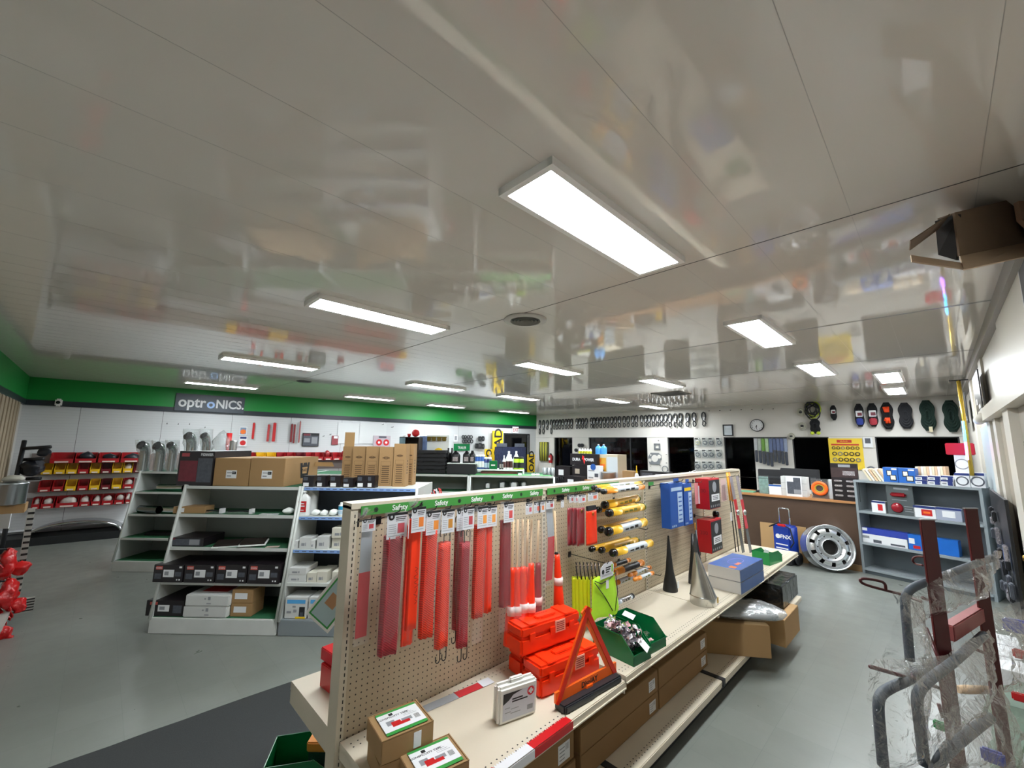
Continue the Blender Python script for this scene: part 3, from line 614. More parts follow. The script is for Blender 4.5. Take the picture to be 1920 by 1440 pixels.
for (p0, p1, rad, b, st), nm in zip(TB, names):
    a0, z0 = place(*p0, b); a1, z1 = place(*p1, b); L_ = a1-a0; zc = (z0+z1)/2
    tilt = math.atan2((z1-z0)*.6, L_)
    r = empty('rolled_tarp_tube', FM.mat(a0, b, zc-(z1-z0)*.3, ry=-tilt), nm, 'packaged tube', None)
    cols = {0: (m_black, m_ylw, m_gw, m_ylw), 1: (m_blkg, m_ylw, m_ylw, m_olive), 2: (m_black, m_ogw, m_gw, m_ogw), 3: (m_blkg, m_ylw, m_gw, m_ylw), 4: (m_ogw, m_ogw, m_black, m_ogw), 5: (m_ogw, m_ogw, m_gw, m_ogw), 6: (m_gw, m_refl, m_steel, m_blk2)}[st]
    obj('end_cap', MB().lathe([(rad*.3, -.012), (rad*.8, -.008), (rad*1.02, .004), (rad*1.02, .03)], 18, axis='X'), cols[0], r)
    obj('wrapper', MB().lathe([(rad, .028), (rad, L_*.3), (rad, L_*.3), (rad, L_*.82), (rad, L_*.82), (rad, L_)], 18, axis='X'), cols[1], r)
    obj('paper_label', MB().lathe([(rad+.0008, L_*.3), (rad+.0008, L_*.82)], 18, axis='X', cap=False), cols[2], r)
    obj('end_cap', MB().lathe([(rad*1.03, L_-.02), (rad*1.03, L_), (rad*.6, L_+.006)], 18, axis='X'), cols[3], r)
    mb = MB()
    rd = random.Random(int(p0[0]))
    for k in range(3): mb.box(L_*.36+k*L_*.13, L_*.36+k*L_*.13+L_*.09, -rad-.0012, -rad*.9, -rad*.35, rad*.0+.004*k)
    obj('printing', mb, m_olive if st in (0, 1, 5) else m_ink, r)
for p, b in (((1165, 903), .5), ((1165, 938), .5), ((1170, 985), .5), ((1170, 1020), .5), ((1175, 1055), .5), ((1195, 1068), .5)):
    a, z = place(*p, b); hook(1, a, z, .26)
a, z = place(1215, 903, .5); hook(2, a+.15, z+.02, .3)
# ---- hi-vis vests
m_vest = mat('lime_vest_fabric', '#b7ee2e', .6, noise_amt=.08, nscale=60); m_vest2 = mat('yellow_vest_fabric', '#d3e219', .6, noise_amt=.08, nscale=60)
a, W, zt, zb = span(1106, 1157, 1080, 1155, .30); zc = FM.on_b(1130, 1058, .3)[1]
r = empty('safety_vest', FM.mat(a, .30, zc), 'front lime green vest with black piping and a white header card', 'safety vest')
def vest(W, zt, zb, mt_, r, seed, th=.02):
    def fn(u, v):
        t = 2*PI*u; ww = W/2*(.8+.3*v); x = ww*math.copysign(abs(math.cos(t))**.5, math.cos(t)); y = th/2*math.sin(t)*(1+.5*math.sin(14*x+seed))-.01*math.sin(5*v)*0
        return (x+.012*v, y, zt+(zb-zt)*v+(.014*math.sin(9*u*PI+seed) if v > .99 else 0)-.25*ww*abs(math.cos(t))*0)
    mb = MB().grid(fn, 28, 12, closeu=True); mb.f.append(tuple(range(28))[::-1]); mb.mi.append(0); mb.sm.append(False); return obj('vest_body', mb, mt_, r)
vest(W*.95, zt-zc, zb-zc, m_vest, r, 1, .03)
mb = MB(); 
for pts in ([(-W*.42, -.02, zt-zc), (-W*.2, -.021, zt-zc-.03), (.02, -.022, zt-zc-.022), (W*.36, -.02, zt-zc+.004)], [(-W*.42, -.02, zt-zc-.01), (-.02, -.022, (zt+zb)/2-zc), (W*.2, -.022, zb-zc+.02)], [(W*.36, -.02, zt-zc), (W*.42, -.02, (zt+zb)/2-zc), (W*.3, -.02, zb-zc+.01)]): mb.tube(pts, .0026, 6)
obj('black_piping', mb, m_ink, r); obj('tag', MB().box(-.01, .02, -.024, -.0225, zt-zc-.07, zt-zc-.02), m_paper, r)
mb = MB().poly([(-.075, -.075), (.07, -.075), (.08, -.01), (.055, .012), (-.03, .012), (-.07, -.01)], -.026, -.024, 0).disc(-.045, -.035, .014, -.0265, 1)
for k in range(3): mb.rect(-.015, .045-.01*k, -.02-k*.013, -.012-k*.013, -.0265, 1)
for k in range(3): mb.rect(-.06, .05, -.062+k*.004, -.0605+k*.004, -.0265, 2)
mb.rect(.05, .066, -.05, -.005, -.0265, 3); obj('header_card', mb, [m_card, m_ink, m_grey_ink, mat('lime_print', '#93c93a', .5)], r)
hook(1, a, zc+.012, .3)
for k in range(7):
    x0 = 1065+k*7; b = .50-.025*k; a, W, zt, zb = span(x0, x0+22, 1082, 1150+k*.7, b); zc = FM.on_b(x0+10, 1058, b)[1]
    q = empty('safety_vest', FM.mat(a, b, zc, rz=.5), '%s yellow vest from the left in the row hanging behind the lime one' % ['first', 'second', 'third', 'fourth', 'fifth', 'sixth', 'seventh'][k], 'safety vest', 'folded yellow vests')
    vest(W*.34, zt-zc-.0, zb-zc, m_vest2, q, k, .028); mb = MB().tube([(-.03, -.02, -.002), (-.035, -.026, -.05), (-.02, -.03, -.085)], .004, 6).tube([(-.03, -.02, -.005), (.0, -.02, -.012), (.03, -.01, .004)], .004, 6); obj('black_piping', mb, m_ink, q)
    obj('header_card', MB().box(-.03, .03, -.022, -.02, -.05, .0), mat('pinkish_card', '#c9b3a8', .6), q)
# ---- third bay: two blue boxes, rods, cards
m_bluebox = mat('blue_carton', '#1d4f9f', .4, noise_amt=.05, nscale=12)
for x0, x1, yt, yb, b, lb in ((1258, 1284, 905, 989, .42, 'blue carton with a white side panel hanging on the third bay, nearer one'), (1284, 1300, 906, 984, .44, 'blue carton with yellow print hanging on the third bay, farther one')):
    a, W, zt, zb = span(x0, x1, yt, yb, b); W *= .95; h = zt-zb; r = empty('blue_product_box', FM.mat(a-.02, b, zb), lb, 'box')
    D = .085; obj('carton', MB().bev(-W/2, W/2, 0, D, 0, h, .002), m_bluebox, r)
    mb = MB().rect(W*.05, W*.42, h*.1, h*.78, -.001, 0).rect(-W*.4, W*.4, h*.82, h*.9, -.001, 1 if x0 > 1270 else 0)
    for k in range(6): mb.rect(W*.12, W*.36, h*(.15+.1*k), h*(.18+.1*k), -.0015, 2)
    for k in range(3): mb.rect(-W*.42+k*W*.12, -W*.34+k*W*.12, h*.03, h*.07, -.001, 0)
    obj('printing', mb, [mat('pale_blue_print', '#a9c1dd', .5), m_yellow, m_blue], r); obj('hang_flap', MB().box(-W*.2, W*.2, 0, .002, h, h+.04), m_bluebox, r); hook(2, a-.02, zt+.02, .2)
a, W, zt, zb = span(1303, 1313, 905, 945, .46); q = empty('pink_blister_card', FM.mat(a, .46, zt), 'pink and white blister card right of the blue cartons', 'blister pack'); obj('card', MB().box(-W/2, W/2, 0, .002, zb-zt, 0), mat('pink_card', '#d98a8e', .5), q); obj('white_part', MB().box(W*.1, W*.5, -.01, 0, (zb-zt), -.03), m_paper, q); hook(2, a, zt+.01, .15)
for k, (x, lb) in enumerate(((1303, 'left'), (1309, 'right'))):
    a0, z0 = place(x, 980, .5); a1, z1 = place(x+1, 1042, .5); q = empty('yellow_handled_rod', FM.mat(a0, .5, z0), '%s one of two thin yellow rods with black grips on the third bay' % lb, 'rod')
    obj('rod', MB().tube([(0, 0, 0), (0, 0, (z1-z0)*.6)], .006, 8), mat('amber_rod', '#c98f2a', .35), q); obj('grip', MB().tube([(0, 0, (z1-z0)*.58), (0, 0, (z1-z0))], [.009, .012], 8), m_blk2, q)
# red and black boxes on the far bay
for yt, yb, lb, xx in ((897, 954, 'upper red and black carton on the far pegboard bay', 0), (973, 1035, 'lower red and black carton on the far pegboard bay', 4)):
    b = .36; a, W, zt, zb = span(1328+xx, 1351+xx, yt, yb, b); h = zt-zb; W *= .9; D = .13; r = empty('red_product_box', FM.mat(a, b, zb), lb, 'box')
    obj('carton', MB().bev(-W/2, W/2, 0, D, 0, h, .002), mat('red_carton', '#b3161e', .35), r)
    mb = MB().rect(-W*.48, W*.48, h*.02, h*.95, -.001, 0).rect(-W*.3, W*.42, h*.25, h*.48, -.002, 1).disc(0, h*.72, W*.18, -.002, 2)
    for k in range(5): mb.disc(-W*.35+k*W*.17, h*.1, W*.04, -.002, 2)
    for k in range(3): mb.rect(-W*.2, W*.3, h*(.3+.05*k), h*(.32+.05*k), -.0025, 0)
    obj('printing', mb, [m_ink, m_paper, m_grey_ink], r); text('200', .05, m_redd, r, T(-W/2-.001, D*.5, h*.6, rz=-PI/2), 'lettering'); hook(3, a, zt+.01, .2)
a, W, zt, zb = span(1352, 1362, 898, 940, .46); q = empty('clear_blister_pack', FM.mat(a, .46, zt), 'small clear blister pack with a red round logo beside the upper red box', 'blister pack'); obj('card', MB().box(-W/2, W/2, 0, .002, zb-zt, 0).disc(0, -.03, .02, -.001), mat('pale_pink_print', '#d3b5b0', .5), q); obj('blister', MB().bev(-W*.4, W*.4, -.02, 0, zb-zt+.01, -.06, .006), m_sleeve, q)
a, W, zt, zb = span(1339, 1352, 958, 971, .40); q = thing('black_knob_pack', MB().lathe([(.001, -.03), (.03, -.026), (.036, 0), (.03, .02), (.001, .022)], 18, axis='Y'), m_blkg, FM.mat(a, .42, (zt+zb)/2), 'round black knob-like item between the two red boxes', 'knob')
# long sticks and light strips at the far end
for k, (x0, x1, yb, c, lb) in enumerate(((1363, 1380, 1035, '#e2a52c', 'long yellow and black stick, left of the pair on the far bay'), (1367, 1386, 1040, '#c9822a', 'long amber and black stick, right of the pair on the far bay'))):
    a0, z0 = place(x0, 886, .47); a1, z1 = place(x1, yb, .47); q = empty('long_marker_stick', FM.mat(a0, .47, z0), lb, 'stick'); D = Vector((a1-a0, 0, z1-z0))
    obj('upper_sleeve', MB().tube([(0, 0, 0), tuple(D*.35)], .011, 10), mat('stick_'+c[1:], c, .35), q); obj('shaft', MB().tube([tuple(D*.34), tuple(D)], .006, 8), m_blk2, q)
a, W, z1, z2 = span(1363, 1372, 960, 980, .42); thing('price_tag', MB().box(-.03, .03, 0, .001, -.09, 0), m_paper, FM.mat(a, .40, z1), 'white paper tag hanging on the long sticks', 'price tag')
for k, (x0, x1, lb) in enumerate(((1370, 1394, 'left'), (1382, 1408, 'right'))):
    b = .36-.03*k; a0, z0 = place(x0, 893, b); a1, z1 = place(x1, 1036, b); q = empty('red_light_strip', FM.mat(a0, b, z0), '%s of two long red marker light cards at the far end of the pegboard' % lb, 'light strip'); D = Vector((a1-a0, 0, z1-z0)); w_ = .085
    def rib(t0, t1, m_, y, nm): obj(nm, MB().ribbon([tuple(D*t0+Vector((0, y, 0))), tuple(D*t1+Vector((0, y, 0)))], (w_, 0, 0), .003), m_, q)
    rib(0, .3, mat('grey_print_card', '#9a9198', .5, noise_amt=.5, nscale=30), 0, 'card'); rib(.3, .68, mat('red_light_lens', '#d63c40', .25), -.004, 'lens'); rib(.68, 1, mat('dark_print_card', '#5f6163', .5, noise_amt=.5, nscale=30), 0, 'card')
    obj('chrome_clip', MB().lathe([(.001, -.03), (.028, -.02), (.035, 0)], 16, axis='Y', c=tuple(D*.47+Vector((0, 0, 0)))), m_steel, q); hook(3, min(a0, 5.86), z0+.01, .25)
hook(3, 5.86, 1.44, .42)
# ============================================================ GOODS LYING ON THE PEGBOARD SHELVING
def carton(fr, a0, a1, b0, b1, z0, z1, lab, mtl=None, sticker=None, tape=True, name='cardboard_box', cat='cardboard box', group=None, rz=0, dark=None):
    """closed carton; a0..a1, b0..b1, z0..z1 in the frame"""
    W, D, h = a1-a0, b1-b0, z1-z0; r = empty(name, fr.mat((a0+a1)/2, (b0+b1)/2, z0, rz), lab, cat, group); mtl = mtl or m_kraft
    mb = MB().bev(-W/2, W/2, -D/2, D/2, 0, h, min(.003, h*.05)); mb.box(-W/2+.002, W/2-.002, -.0015, .0015, h-.001, h+.0006, 1)
    obj('carton', mb, [mtl, m_kraftd], r)
    if tape: obj('packing_tape', MB().box(-W/2-.001, W/2+.001, -.025, .025, h, h+.0012).box(-W/2-.0012, -W/2, -.025, .025, h*.75, h).box(W/2, W/2+.0012, -.025, .025, h*.75, h), mat('tan_tape', '#8f6f47', .3), r)
    if sticker:
        for (sx, sz, sw, s_h) in sticker:
            mb = MB().box(sx, sx+sw, -D/2-.0012, -D/2, sz, sz+s_h, 0)
            for k in range(4): mb.rect(sx+sw*.1, sx+sw*.55, sz+s_h*(.15+.2*k), sz+s_h*(.21+.2*k), -D/2-.0015, 1)
            for k in range(5): mb.rect(sx+sw*(.62+.06*k), sx+sw*(.65+.06*k), sz+s_h*.55, sz+s_h*.9, -D/2-.0015, 1)
            obj('shipping_label', mb, [m_paper, m_grey_ink], r)
    return r
# base deck cartons (two stacked rows)
m_kb = mat('brown_long_carton', '#8b6a43', .8, noise_amt=.07, nscale=6)
carton(FM, 1.15, 1.85, .15, .50, .142, .27, 'near lower carton under the first shelf', m_kb, [(.22, .02, .09, .07)])
carton(FM, 1.16, 1.85, .16, .50, .271, .40, 'near upper carton under the first shelf, white label at its end', m_kb, [(.22, .02, .09, .08)])
k = 0
for a0, a1 in ((1.89, 2.72), (2.73, 3.53)):
    for z0, z1 in ((.142, .262), (.263, .383)):
        carton(FM, a0, a1, .15, .50, z0, z1, '%s long flat carton %s under the second shelf' % (('lower', 'upper')[z0 > .2], ('on the left', 'on the right by the shelf joint')[a0 > 2]), m_kb, [((a1-a0)/2-.12, .025, .08, .06)])
# carton and packs sticking out into the aisle
carton(FM, 3.92-.31, 3.92+.31, .155-.12, .155+.12, .142, .385, 'brown carton sticking out into the aisle from the lower shelf', m_kraft, rz=math.radians(-54))
b_ = FM.mat(4.08, -.02, .402)
def crumple(seed, W, D, h, amp=.02, nu=24, nv=14, top=.85):
    """closed lumpy pouch standing on z=0"""
    def fn(u, v):
        t = 2*PI*u; q = math.sin(PI*min(1, v*1.02+.02))**.45; x = W/2*math.copysign(abs(math.cos(t))**.6, math.cos(t))*q; y = D/2*math.copysign(abs(math.sin(t))**.6, math.sin(t))*q
        z = h*v; n_ = noise.noise(Vector((x*9+seed, y*9, z*9)))*amp+noise.noise(Vector((x*28, y*28+seed, z*28)))*amp*.45
        return (x*(1+n_/W*3), y*(1+n_/D*3), max(.001, z+n_*.6*(v > .05)))
    return MB().grid(fn, nu, nv, closeu=True)
m_bagc = film('clouded_plastic_bag', '#e8eef0', .4, .3, .18, 14, .9)
r = empty('bagged_part', FM.mat(4.06, .05, .387, rz=math.radians(-54)+PI/2), 'clear plastic bag with a grey metal part lying on the aisle carton', 'plastic bag'); obj('bag', crumple(5, .36, .66, .12, .03), m_bagc, r)
obj('metal_part', MB().bev(-.1, .1, -.25, .2, .012, .07, .015), mat('grey_casting', '#8d9599', .4, .5), r)
carton(FM, 4.3, 4.8, -.20, .3, .142, .36, 'flat kraft box end poking out behind the plastic bag', m_kraftl)
r = empty('dark_wrapped_box', FM.mat(4.85, -.02, .362, rz=.0), 'box wrapped in shiny black plastic on the lower shelf', 'wrapped box'); obj('wrapped_box', MB().bev(-.3, .28, -.12, .3, 0, .2, .012), mat('shiny_black_wrap', '#1c1d1d', .18, bump=.7, bscale=12, dist=.02), r)
# orange warning triangle cases
m_case = mat('orange_case_plastic', '#f23509', .36, spec=.5)
def case(a, b, z, rz, lab, L_=.42, D=.12, h=.142):
    r = empty('warning_triangle_case', FM.mat(a, b, z, rz), lab, 'orange case', 'orange triangle cases')
    obj('case_body', MB().bev(-L_/2, L_/2, -D/2, D/2, 0, h*.62, .012).bev(-L_/2+.003, L_/2-.003, -D/2+.002, D/2-.002, h*.62+.001, h, .010), m_case, r)
    mb = MB()
    for x in (-L_*.3, L_*.3): mb.bev(x-.03, x+.03, -D/2+.004, D/2-.004, h-.002, h+.006, .003)
    mb.bev(-L_*.16, L_*.16, -.02, .02, h-.001, h+.008, .004).bev(-L_*.11, L_*.11, -.032, -.026, h-.001, h+.005, .002)
    for k in range(6): mb.bev(-L_*.1+k*.016, -L_*.1+k*.016+.01, .028, .036, h, h+.004, .001)
    obj('handle_ribs', mb, m_case, r)
    for x in (-L_*.33, 0, L_*.33): obj('latch', MB().bev(x-.018, x+.018, -D/2-.005, -D/2+.002, h*.45, h*.75, .002), m_case, r)
    mb = MB().box(-.035+L_*.12, L_*.12+.035, -D/2-.0062, -D/2-.001, h*.5, h*.92, 0)
    for k in range(5): mb.rect(-.028+L_*.12, L_*.12+.028, h*(.55+.07*k), h*(.58+.07*k), -D/2-.0065, 1)
    obj('price_label', mb, [mat('salmon_label', '#f0a58e', .5), m_redd], r); return r
AX = math.radians(-8)
def solve_case(px, py, z): return FM.on_z(px, py, z)
case(1.90, .40, .6, AX, 'orange case at the back, its left end showing under the upper case')
case(1.845, .23, .6, AX, 'front lower orange case, standing behind the warning triangle', D=.15)
case(1.825, .335, .752, AX, 'upper orange case resting on the two others', D=.135, h=.135)
# warning triangle on its black foot
m_tri = mat('red_orange_reflector', '#e02a0c', .25); m_tri2 = mat('orange_reflector_edge', '#ff6a1a', .3)
r = empty('warning_triangle', FM.mat(1.835, .065, .6, rz=math.radians(-5)), 'upright red-orange warning triangle with Display written on its lower bar', 'warning triangle')
wt = .225; ht = .37; z0 = .035
def tri_bar(p, q, w_, y0, y1, mb, mi=0):
    d_ = Vector((q[0]-p[0], q[1]-p[1])); d_.normalize(); n_ = Vector((-d_.y, d_.x))*w_; mb.poly([(p[0], p[1]), (q[0], q[1]), (q[0]+n_.x, q[1]+n_.y), (p[0]+n_.x, p[1]+n_.y)], y0, y1, mi)
mb = MB(); A, B, Cc = (-wt, z0), (wt, z0), (0, z0+ht)
tri_bar(A, B, .045, -.006, .006, mb); obj('bottom_bar', mb, m_tri2, r)
for p, q, nm in ((B, Cc, 'side_bar'), (Cc, A, 'side_bar')):
    mb = MB(); tri_bar(p, q, .026, -.009, .005, mb, 0); tri_bar(p, q, .045, -.005, .004, mb, 1); obj(nm, mb, [m_tri, m_tri2], r)
text('DisplAY', .036, m_ink, r, T(.01, -.0068, z0+.02), 'lettering', bold=.0006)
obj('clip', MB().bev(-.02, .03, -.014, .0, z0-.012, z0+.012, .003), m_tri2, r)
obj('foot_base', MB().bev(-.21, .22, -.045, .02, .001, .034, .006).bev(-.2, .0, -.05, -.03, .002, .03, .004), mat('grey_black_base', '#26282c', .35), r)
# first aid kit
r = empty('first_aid_box', FM.mat(1.455, .19, .6, rz=math.radians(-14), rx=math.radians(4)), 'white plastic first aid kit with a red cross on its label', 'first aid kit')
obj('case_body', MB().bev(-.10, .10, -.03, .0, .0, .155, .010).bev(-.10, .10, .001, .03, .0, .155, .010), mat('translucent_white_case', '#e6e4de', .28), r)
obj('handle', MB().bev(-.035, .035, -.01, .012, .152, .172, .005), mat('translucent_white_case', '#e6e4de', .28), r)
mb = MB().rect(-.08, .085, .018, .13, -.031, 0).disc(.062, .112, .019, -.0315, 2).rect(.057, .067, .1, .124, -.032, 1).rect(.05, .074, .107, .117, -.032, 1)
mb.add([(-.08, -.0315, .13), (-.08, -.0315, .085), (-.05, -.0315, .1), (-.03, -.0315, .118), (.02, -.0315, .13)], [(0, 1, 2, 3, 4)], 3)
for k, (x0, x1, z) in enumerate(((-.035, .02, .1), (-.035, .045, .09), (-.07, -.045, .07), (-.04, .0, .062), (-.07, -.04, .052), (-.04, .01, .045))): mb.rect(x0, x1, z-.003, z+(.003 if k < 2 else 0), -.032, 3 if k < 2 else 4)
mb.rect(.045, .075, .035, .055, -.032, 4)
o = obj('front_label', mb, [mat('lilac_grey_label', '#c6c8d2', .4), m_paper, mat('cross_red', '#d0202c', .4), m_ink, m_grey_ink], r)
# kraft tape boxes
def tape_box(a, b, z, rz, lab, W=.2, D=.165, h=.075, top=True):
    r = empty('kraft_tape_box', FM.mat(a, b, z, rz), lab, 'cardboard box'); mb = MB().bev(-W/2, W/2, -D/2, D/2, 0, h, .002).box(-W/2, W/2, -D/2, -D/2+.003, h, h+.003, 0).box(W/2-.004, W/2, -D/2, D/2, h, h+.003, 0).box(-W/2, W/2, D/2-.003, D/2, h, h+.002, 0)
    obj('carton', mb, m_kraft, r)
    mb = MB().box(.02, .05, -D/2-.001, -D/2, h*.15, h*.85, 0); obj('side_sticker', mb, m_paper, r)
    if top:
        mb = MB().recz(-W*.38, W*.42, -D*.42, D*.42, h+.0035, 0).recz(-W*.38, W*.42, -D*.32, D*.34, h+.004, 1)
        mb.recz(-W*.2, -W*.02, -D*.2, -D*.02, h+.0045, 2).recz(-W*.02, W*.14, -D*.2, -D*.1, h+.0045, 2).recz(-W*.28, -W*.12, -D*.12, D*.05, h+.0043, 3).recz(W*.0, W*.2, -D*.14, -D*.02, h+.0043, 3)
        for k in range(6): mb.recz(W*(.25+.018*k), W*(.258+.018*k), -D*.18, -D*.02, h+.0045, 4)
        for k in range(4): mb.recz(W*.08, W*.34-.008*k, D*(.05+.05*k), D*(.06+.05*k), h+.0045, 3)
        mb.recz(-W*.16, -W*.08, D*.22, D*.31, h+.0045, 4)
        lb = obj('top_label', mb, [m_green, m_paper, m_red, m_grey_ink, m_ink], r)
        text('CONSPICUITY TAPE', .0135, m_ink, lb, T(-.02, D*.17, h+.0045, rz=0) @ UP, 'lettering', ext=.0002)
    return r
tape_box(.945, .292, .6, math.radians(-12), 'kraft tape box underneath, on the shelf at the near end', top=False, W=.205); tape_box(.94, .295, .676, math.radians(-8), 'kraft box with a conspicuity tape label, top of the stack by the near upright')
tape_box(.985, .13, .6, math.radians(-10), 'kraft box with a conspicuity tape label, in front at the shelf edge', h=.08)
# reflective strip lying on the shelf and tape on the shelf lip
r = empty('reflective_tape_strip', FM.mat(1.36, .49, .6015, rz=math.radians(-5)), 'silver and red reflective strip lying flat at the back of the shelf', 'reflective tape')
obj('silver_half', MB().box(-.24, .0, -.025, .025, 0, .001), m_refl, r); obj('red_half', MB().box(.0, .16, -.025, .025, 0, .0011), m_rr, r); obj('header_card', MB().box(.14, .21, -.028, .03, .002, .003).recz(.15, .2, .0, .02, .0035), m_card, r)
m_rtape = mat('red_tape', '#c3191f', .3); m_wtape = mat('white_tape', '#dcdde0', .3)
r = empty('conspicuity_tape', FM.mat(0, 0, .6), 'red and white tape stuck along the front edge of the near shelf', 'tape')
for k, (x0, x1, m_) in enumerate(((1.02, 1.19, m_rtape), (1.19, 1.37, m_wtape), (1.37, 1.62, m_rtape), (.86, 1.02, m_wtape))):
    mb = MB().box(x0, x1, -.006, .03, .0008, .0016).box(x0, x1, -.012, -.0105, -.03, .0016)
    for q in range(int((x1-x0)/.012)): mb.add([(x0+q*.012, .03, .0016), (x0+q*.012+.011, .03, .0016), (x0+q*.012+.006, .04, .0016)], [(0, 1, 2)])
    obj('red_section' if m_ is m_rtape else 'white_section', mb, m_, r)
# green bins with bagged parts
m_gbin = mat('dark_green_bin', '#0b6b3a', .25)
def bin_mesh(W, D, h, t=.004, lip=.5):
    """open stacking bin, low front at -y"""
    mb = MB(); mb.box(-W/2, W/2, -D/2, D/2, 0, t)
    for s_ in (-1, 1): 
        x = s_*(W/2-t/2); T0 = mb.T; mb.T = Matrix.Translation((x, 0, 0)) @ Matrix.Rotation(PI/2, 4, 'Z'); mb.poly([(-D/2, 0), (D/2, 0), (D/2, h), (-D*.22, h), (-D/2, h*lip)], -t/2, t/2); mb.T = T0
    mb.box(-W/2, W/2, D/2-t, D/2, 0, h).box(-W/2, W/2, -D/2, -D/2+t, 0, h*lip).box(-W/2-.003, W/2+.003, -D/2-.004, -D/2+t, h*lip-.008, h*lip)
    return mb.box(-W/2-.003, -W/2+t, -D*.2, D/2, h-.006, h).box(W/2-t, W/2+.003, -D*.2, D/2, h-.006, h)
def blob_pack(seed, n_, W, D, h, mats_):
    rd = random.Random(seed); mb = MB()
    for k in range(n_):
        c = Vector((rd.uniform(-W/2, W/2), rd.uniform(-D/2, D/2), rd.uniform(.3*h, h))); T0 = mb.T; mb.T = Matrix.Translation(c) @ Matrix.Rotation(rd.uniform(0, PI), 4, 'Z') @ Matrix.Rotation(rd.uniform(-.9, .9), 4, 'X')
        mi = rd.randrange(len(mats_)); s_ = rd.uniform(.5, 1)
        mb.grid(lambda u, v: ((u-.5)*.07*s_, (v-.5)*.05*s_, .012*math.sin(7*u+seed+k)*math.cos(5*v)), 5, 4, mi); mb.T = T0
    return mb
m_foil = mat('shiny_silver_pack', '#c9c4cb', .18, .8, bump=.5, bscale=40, dist=.01); m_pinkish = mat('pale_pink_pack', '#d5a9ab', .4)
for a, b, lab, sd in ((2.285, .145, 'near green bin on the second shelf, heaped with shiny packaged parts', 1), (2.485, .15, 'far green bin on the second shelf with one white tagged pack inside', 2)):
    r = empty('green_parts_bin', FM.mat(a, b, .62, rz=math.radians(-5)), lab, 'parts bin', 'green bins'); obj('bin_body', bin_mesh(.165, .28, .135, lip=.42), m_gbin, r)
    q = thing('bagged_parts', blob_pack(sd, 80 if sd == 1 else 10, .09, .20, .15 if sd == 1 else .05, [m_foil, m_foil, m_pinkish, m_bag]), [m_foil, m_foil, m_pinkish, m_bag], FM.mat(a, b, .626, rz=math.radians(-5)), 'heap of silver and pink packaged parts in the %s green bin' % ('near' if sd == 1 else 'far'), 'packaged parts'); q['kind'] = 'stuff'
    thing('price_card', MB().box(-.04, .04, -.035, .035, 0, .001).recz(-.03, .0, -.02, .01, .0012), m_paper, FM.mat(a+.02, b-.13 if sd == 1 else b+.07, .70 if sd == 1 else .745, rz=.3, rx=.75 if sd == 1 else .25), 'white hang card leaning %s' % ('out over the front of the near green bin' if sd == 1 else 'on top of the far green bin'), 'price tag')
# funnels
m_blkf = mat('matte_black_plastic', '#141516', .45)
def funnel(a, b, z, lab, m_, prof, n_=28, sheer=0.):
    mb = MB().lathe(prof, n_, cap=False)
    if sheer: mb.v = [(x+sheer*max(0, zz-.06), y, zz) for x, y, zz in mb.v]
    r = empty('funnel', FM.mat(a, b, z), lab, 'funnel'); obj('cone', mb, m_, r); return r
h1 = FM.on_b(1248, 1006, .42)[1]-.62
r = funnel(3.515, .42, .62, 'black upright funnel standing alone against the third bay', m_blkf, [(.058, 0), (.06, .01), (.05, .07), (.032, .16), (.02, .28), (.010, .40), (.007, h1)])
obj('price_label', MB().box(.01, .035, -.06, -.056, .03, .08), m_paper, r)
for x, y, b, lb in ((1298, 1009, .36, 'left'), (1305, 1002, .40, 'right')):
    a, zt_ = FM.on_b(x, y, b); r = funnel(a, b, .62, '%s black funnel tip rising behind the silver funnel' % lb, m_blkf, [(.05, 0), (.045, .07), (.03, .18), (.016, .3), (.008, .42), (.006, zt_-.62)])
aS, bS = 3.43, .12
mb = MB().lathe([(.094, 0), (.095, .002), (.095, .055), (.098, .06), (.092, .066)], 36, cap=False)
top = FM.on_b(1293, 1040, bS)[1]-.62
mb2 = MB().lathe([(.093, .066), (.066, .066+(top-.066)*.33), (.04, .066+(top-.066)*.66), (.013, top)], 36, cap=False); mb2.v = [(x-.30*max(0, z-.06)*(1 if z > .0 else 0), y, z) for x, y, z in mb2.v]
r = empty('metal_funnel', FM.mat(aS, bS, .62), 'shiny silver offset funnel standing on the third shelf', 'funnel'); m_tin = mat('tinned_metal', '#c9c9c6', .24, 1., bump=.05, bscale=8); obj('rim_band', mb, m_tin, r); obj('cone', mb2, m_tin, r)
obj('spout', MB().lathe([(.012, 0), (.014, .02), (.012, .09), (.010, .14)], 20, cap=False, c=(-.3*(top-.06), 0, top-.01)), mat('grey_spout', '#55585a', .4, .6), r)
obj('price_label', MB().box(.045, .075, -.085, -.08, .01, .05), mat('yellow_sticker', '#c9a548', .5), r)
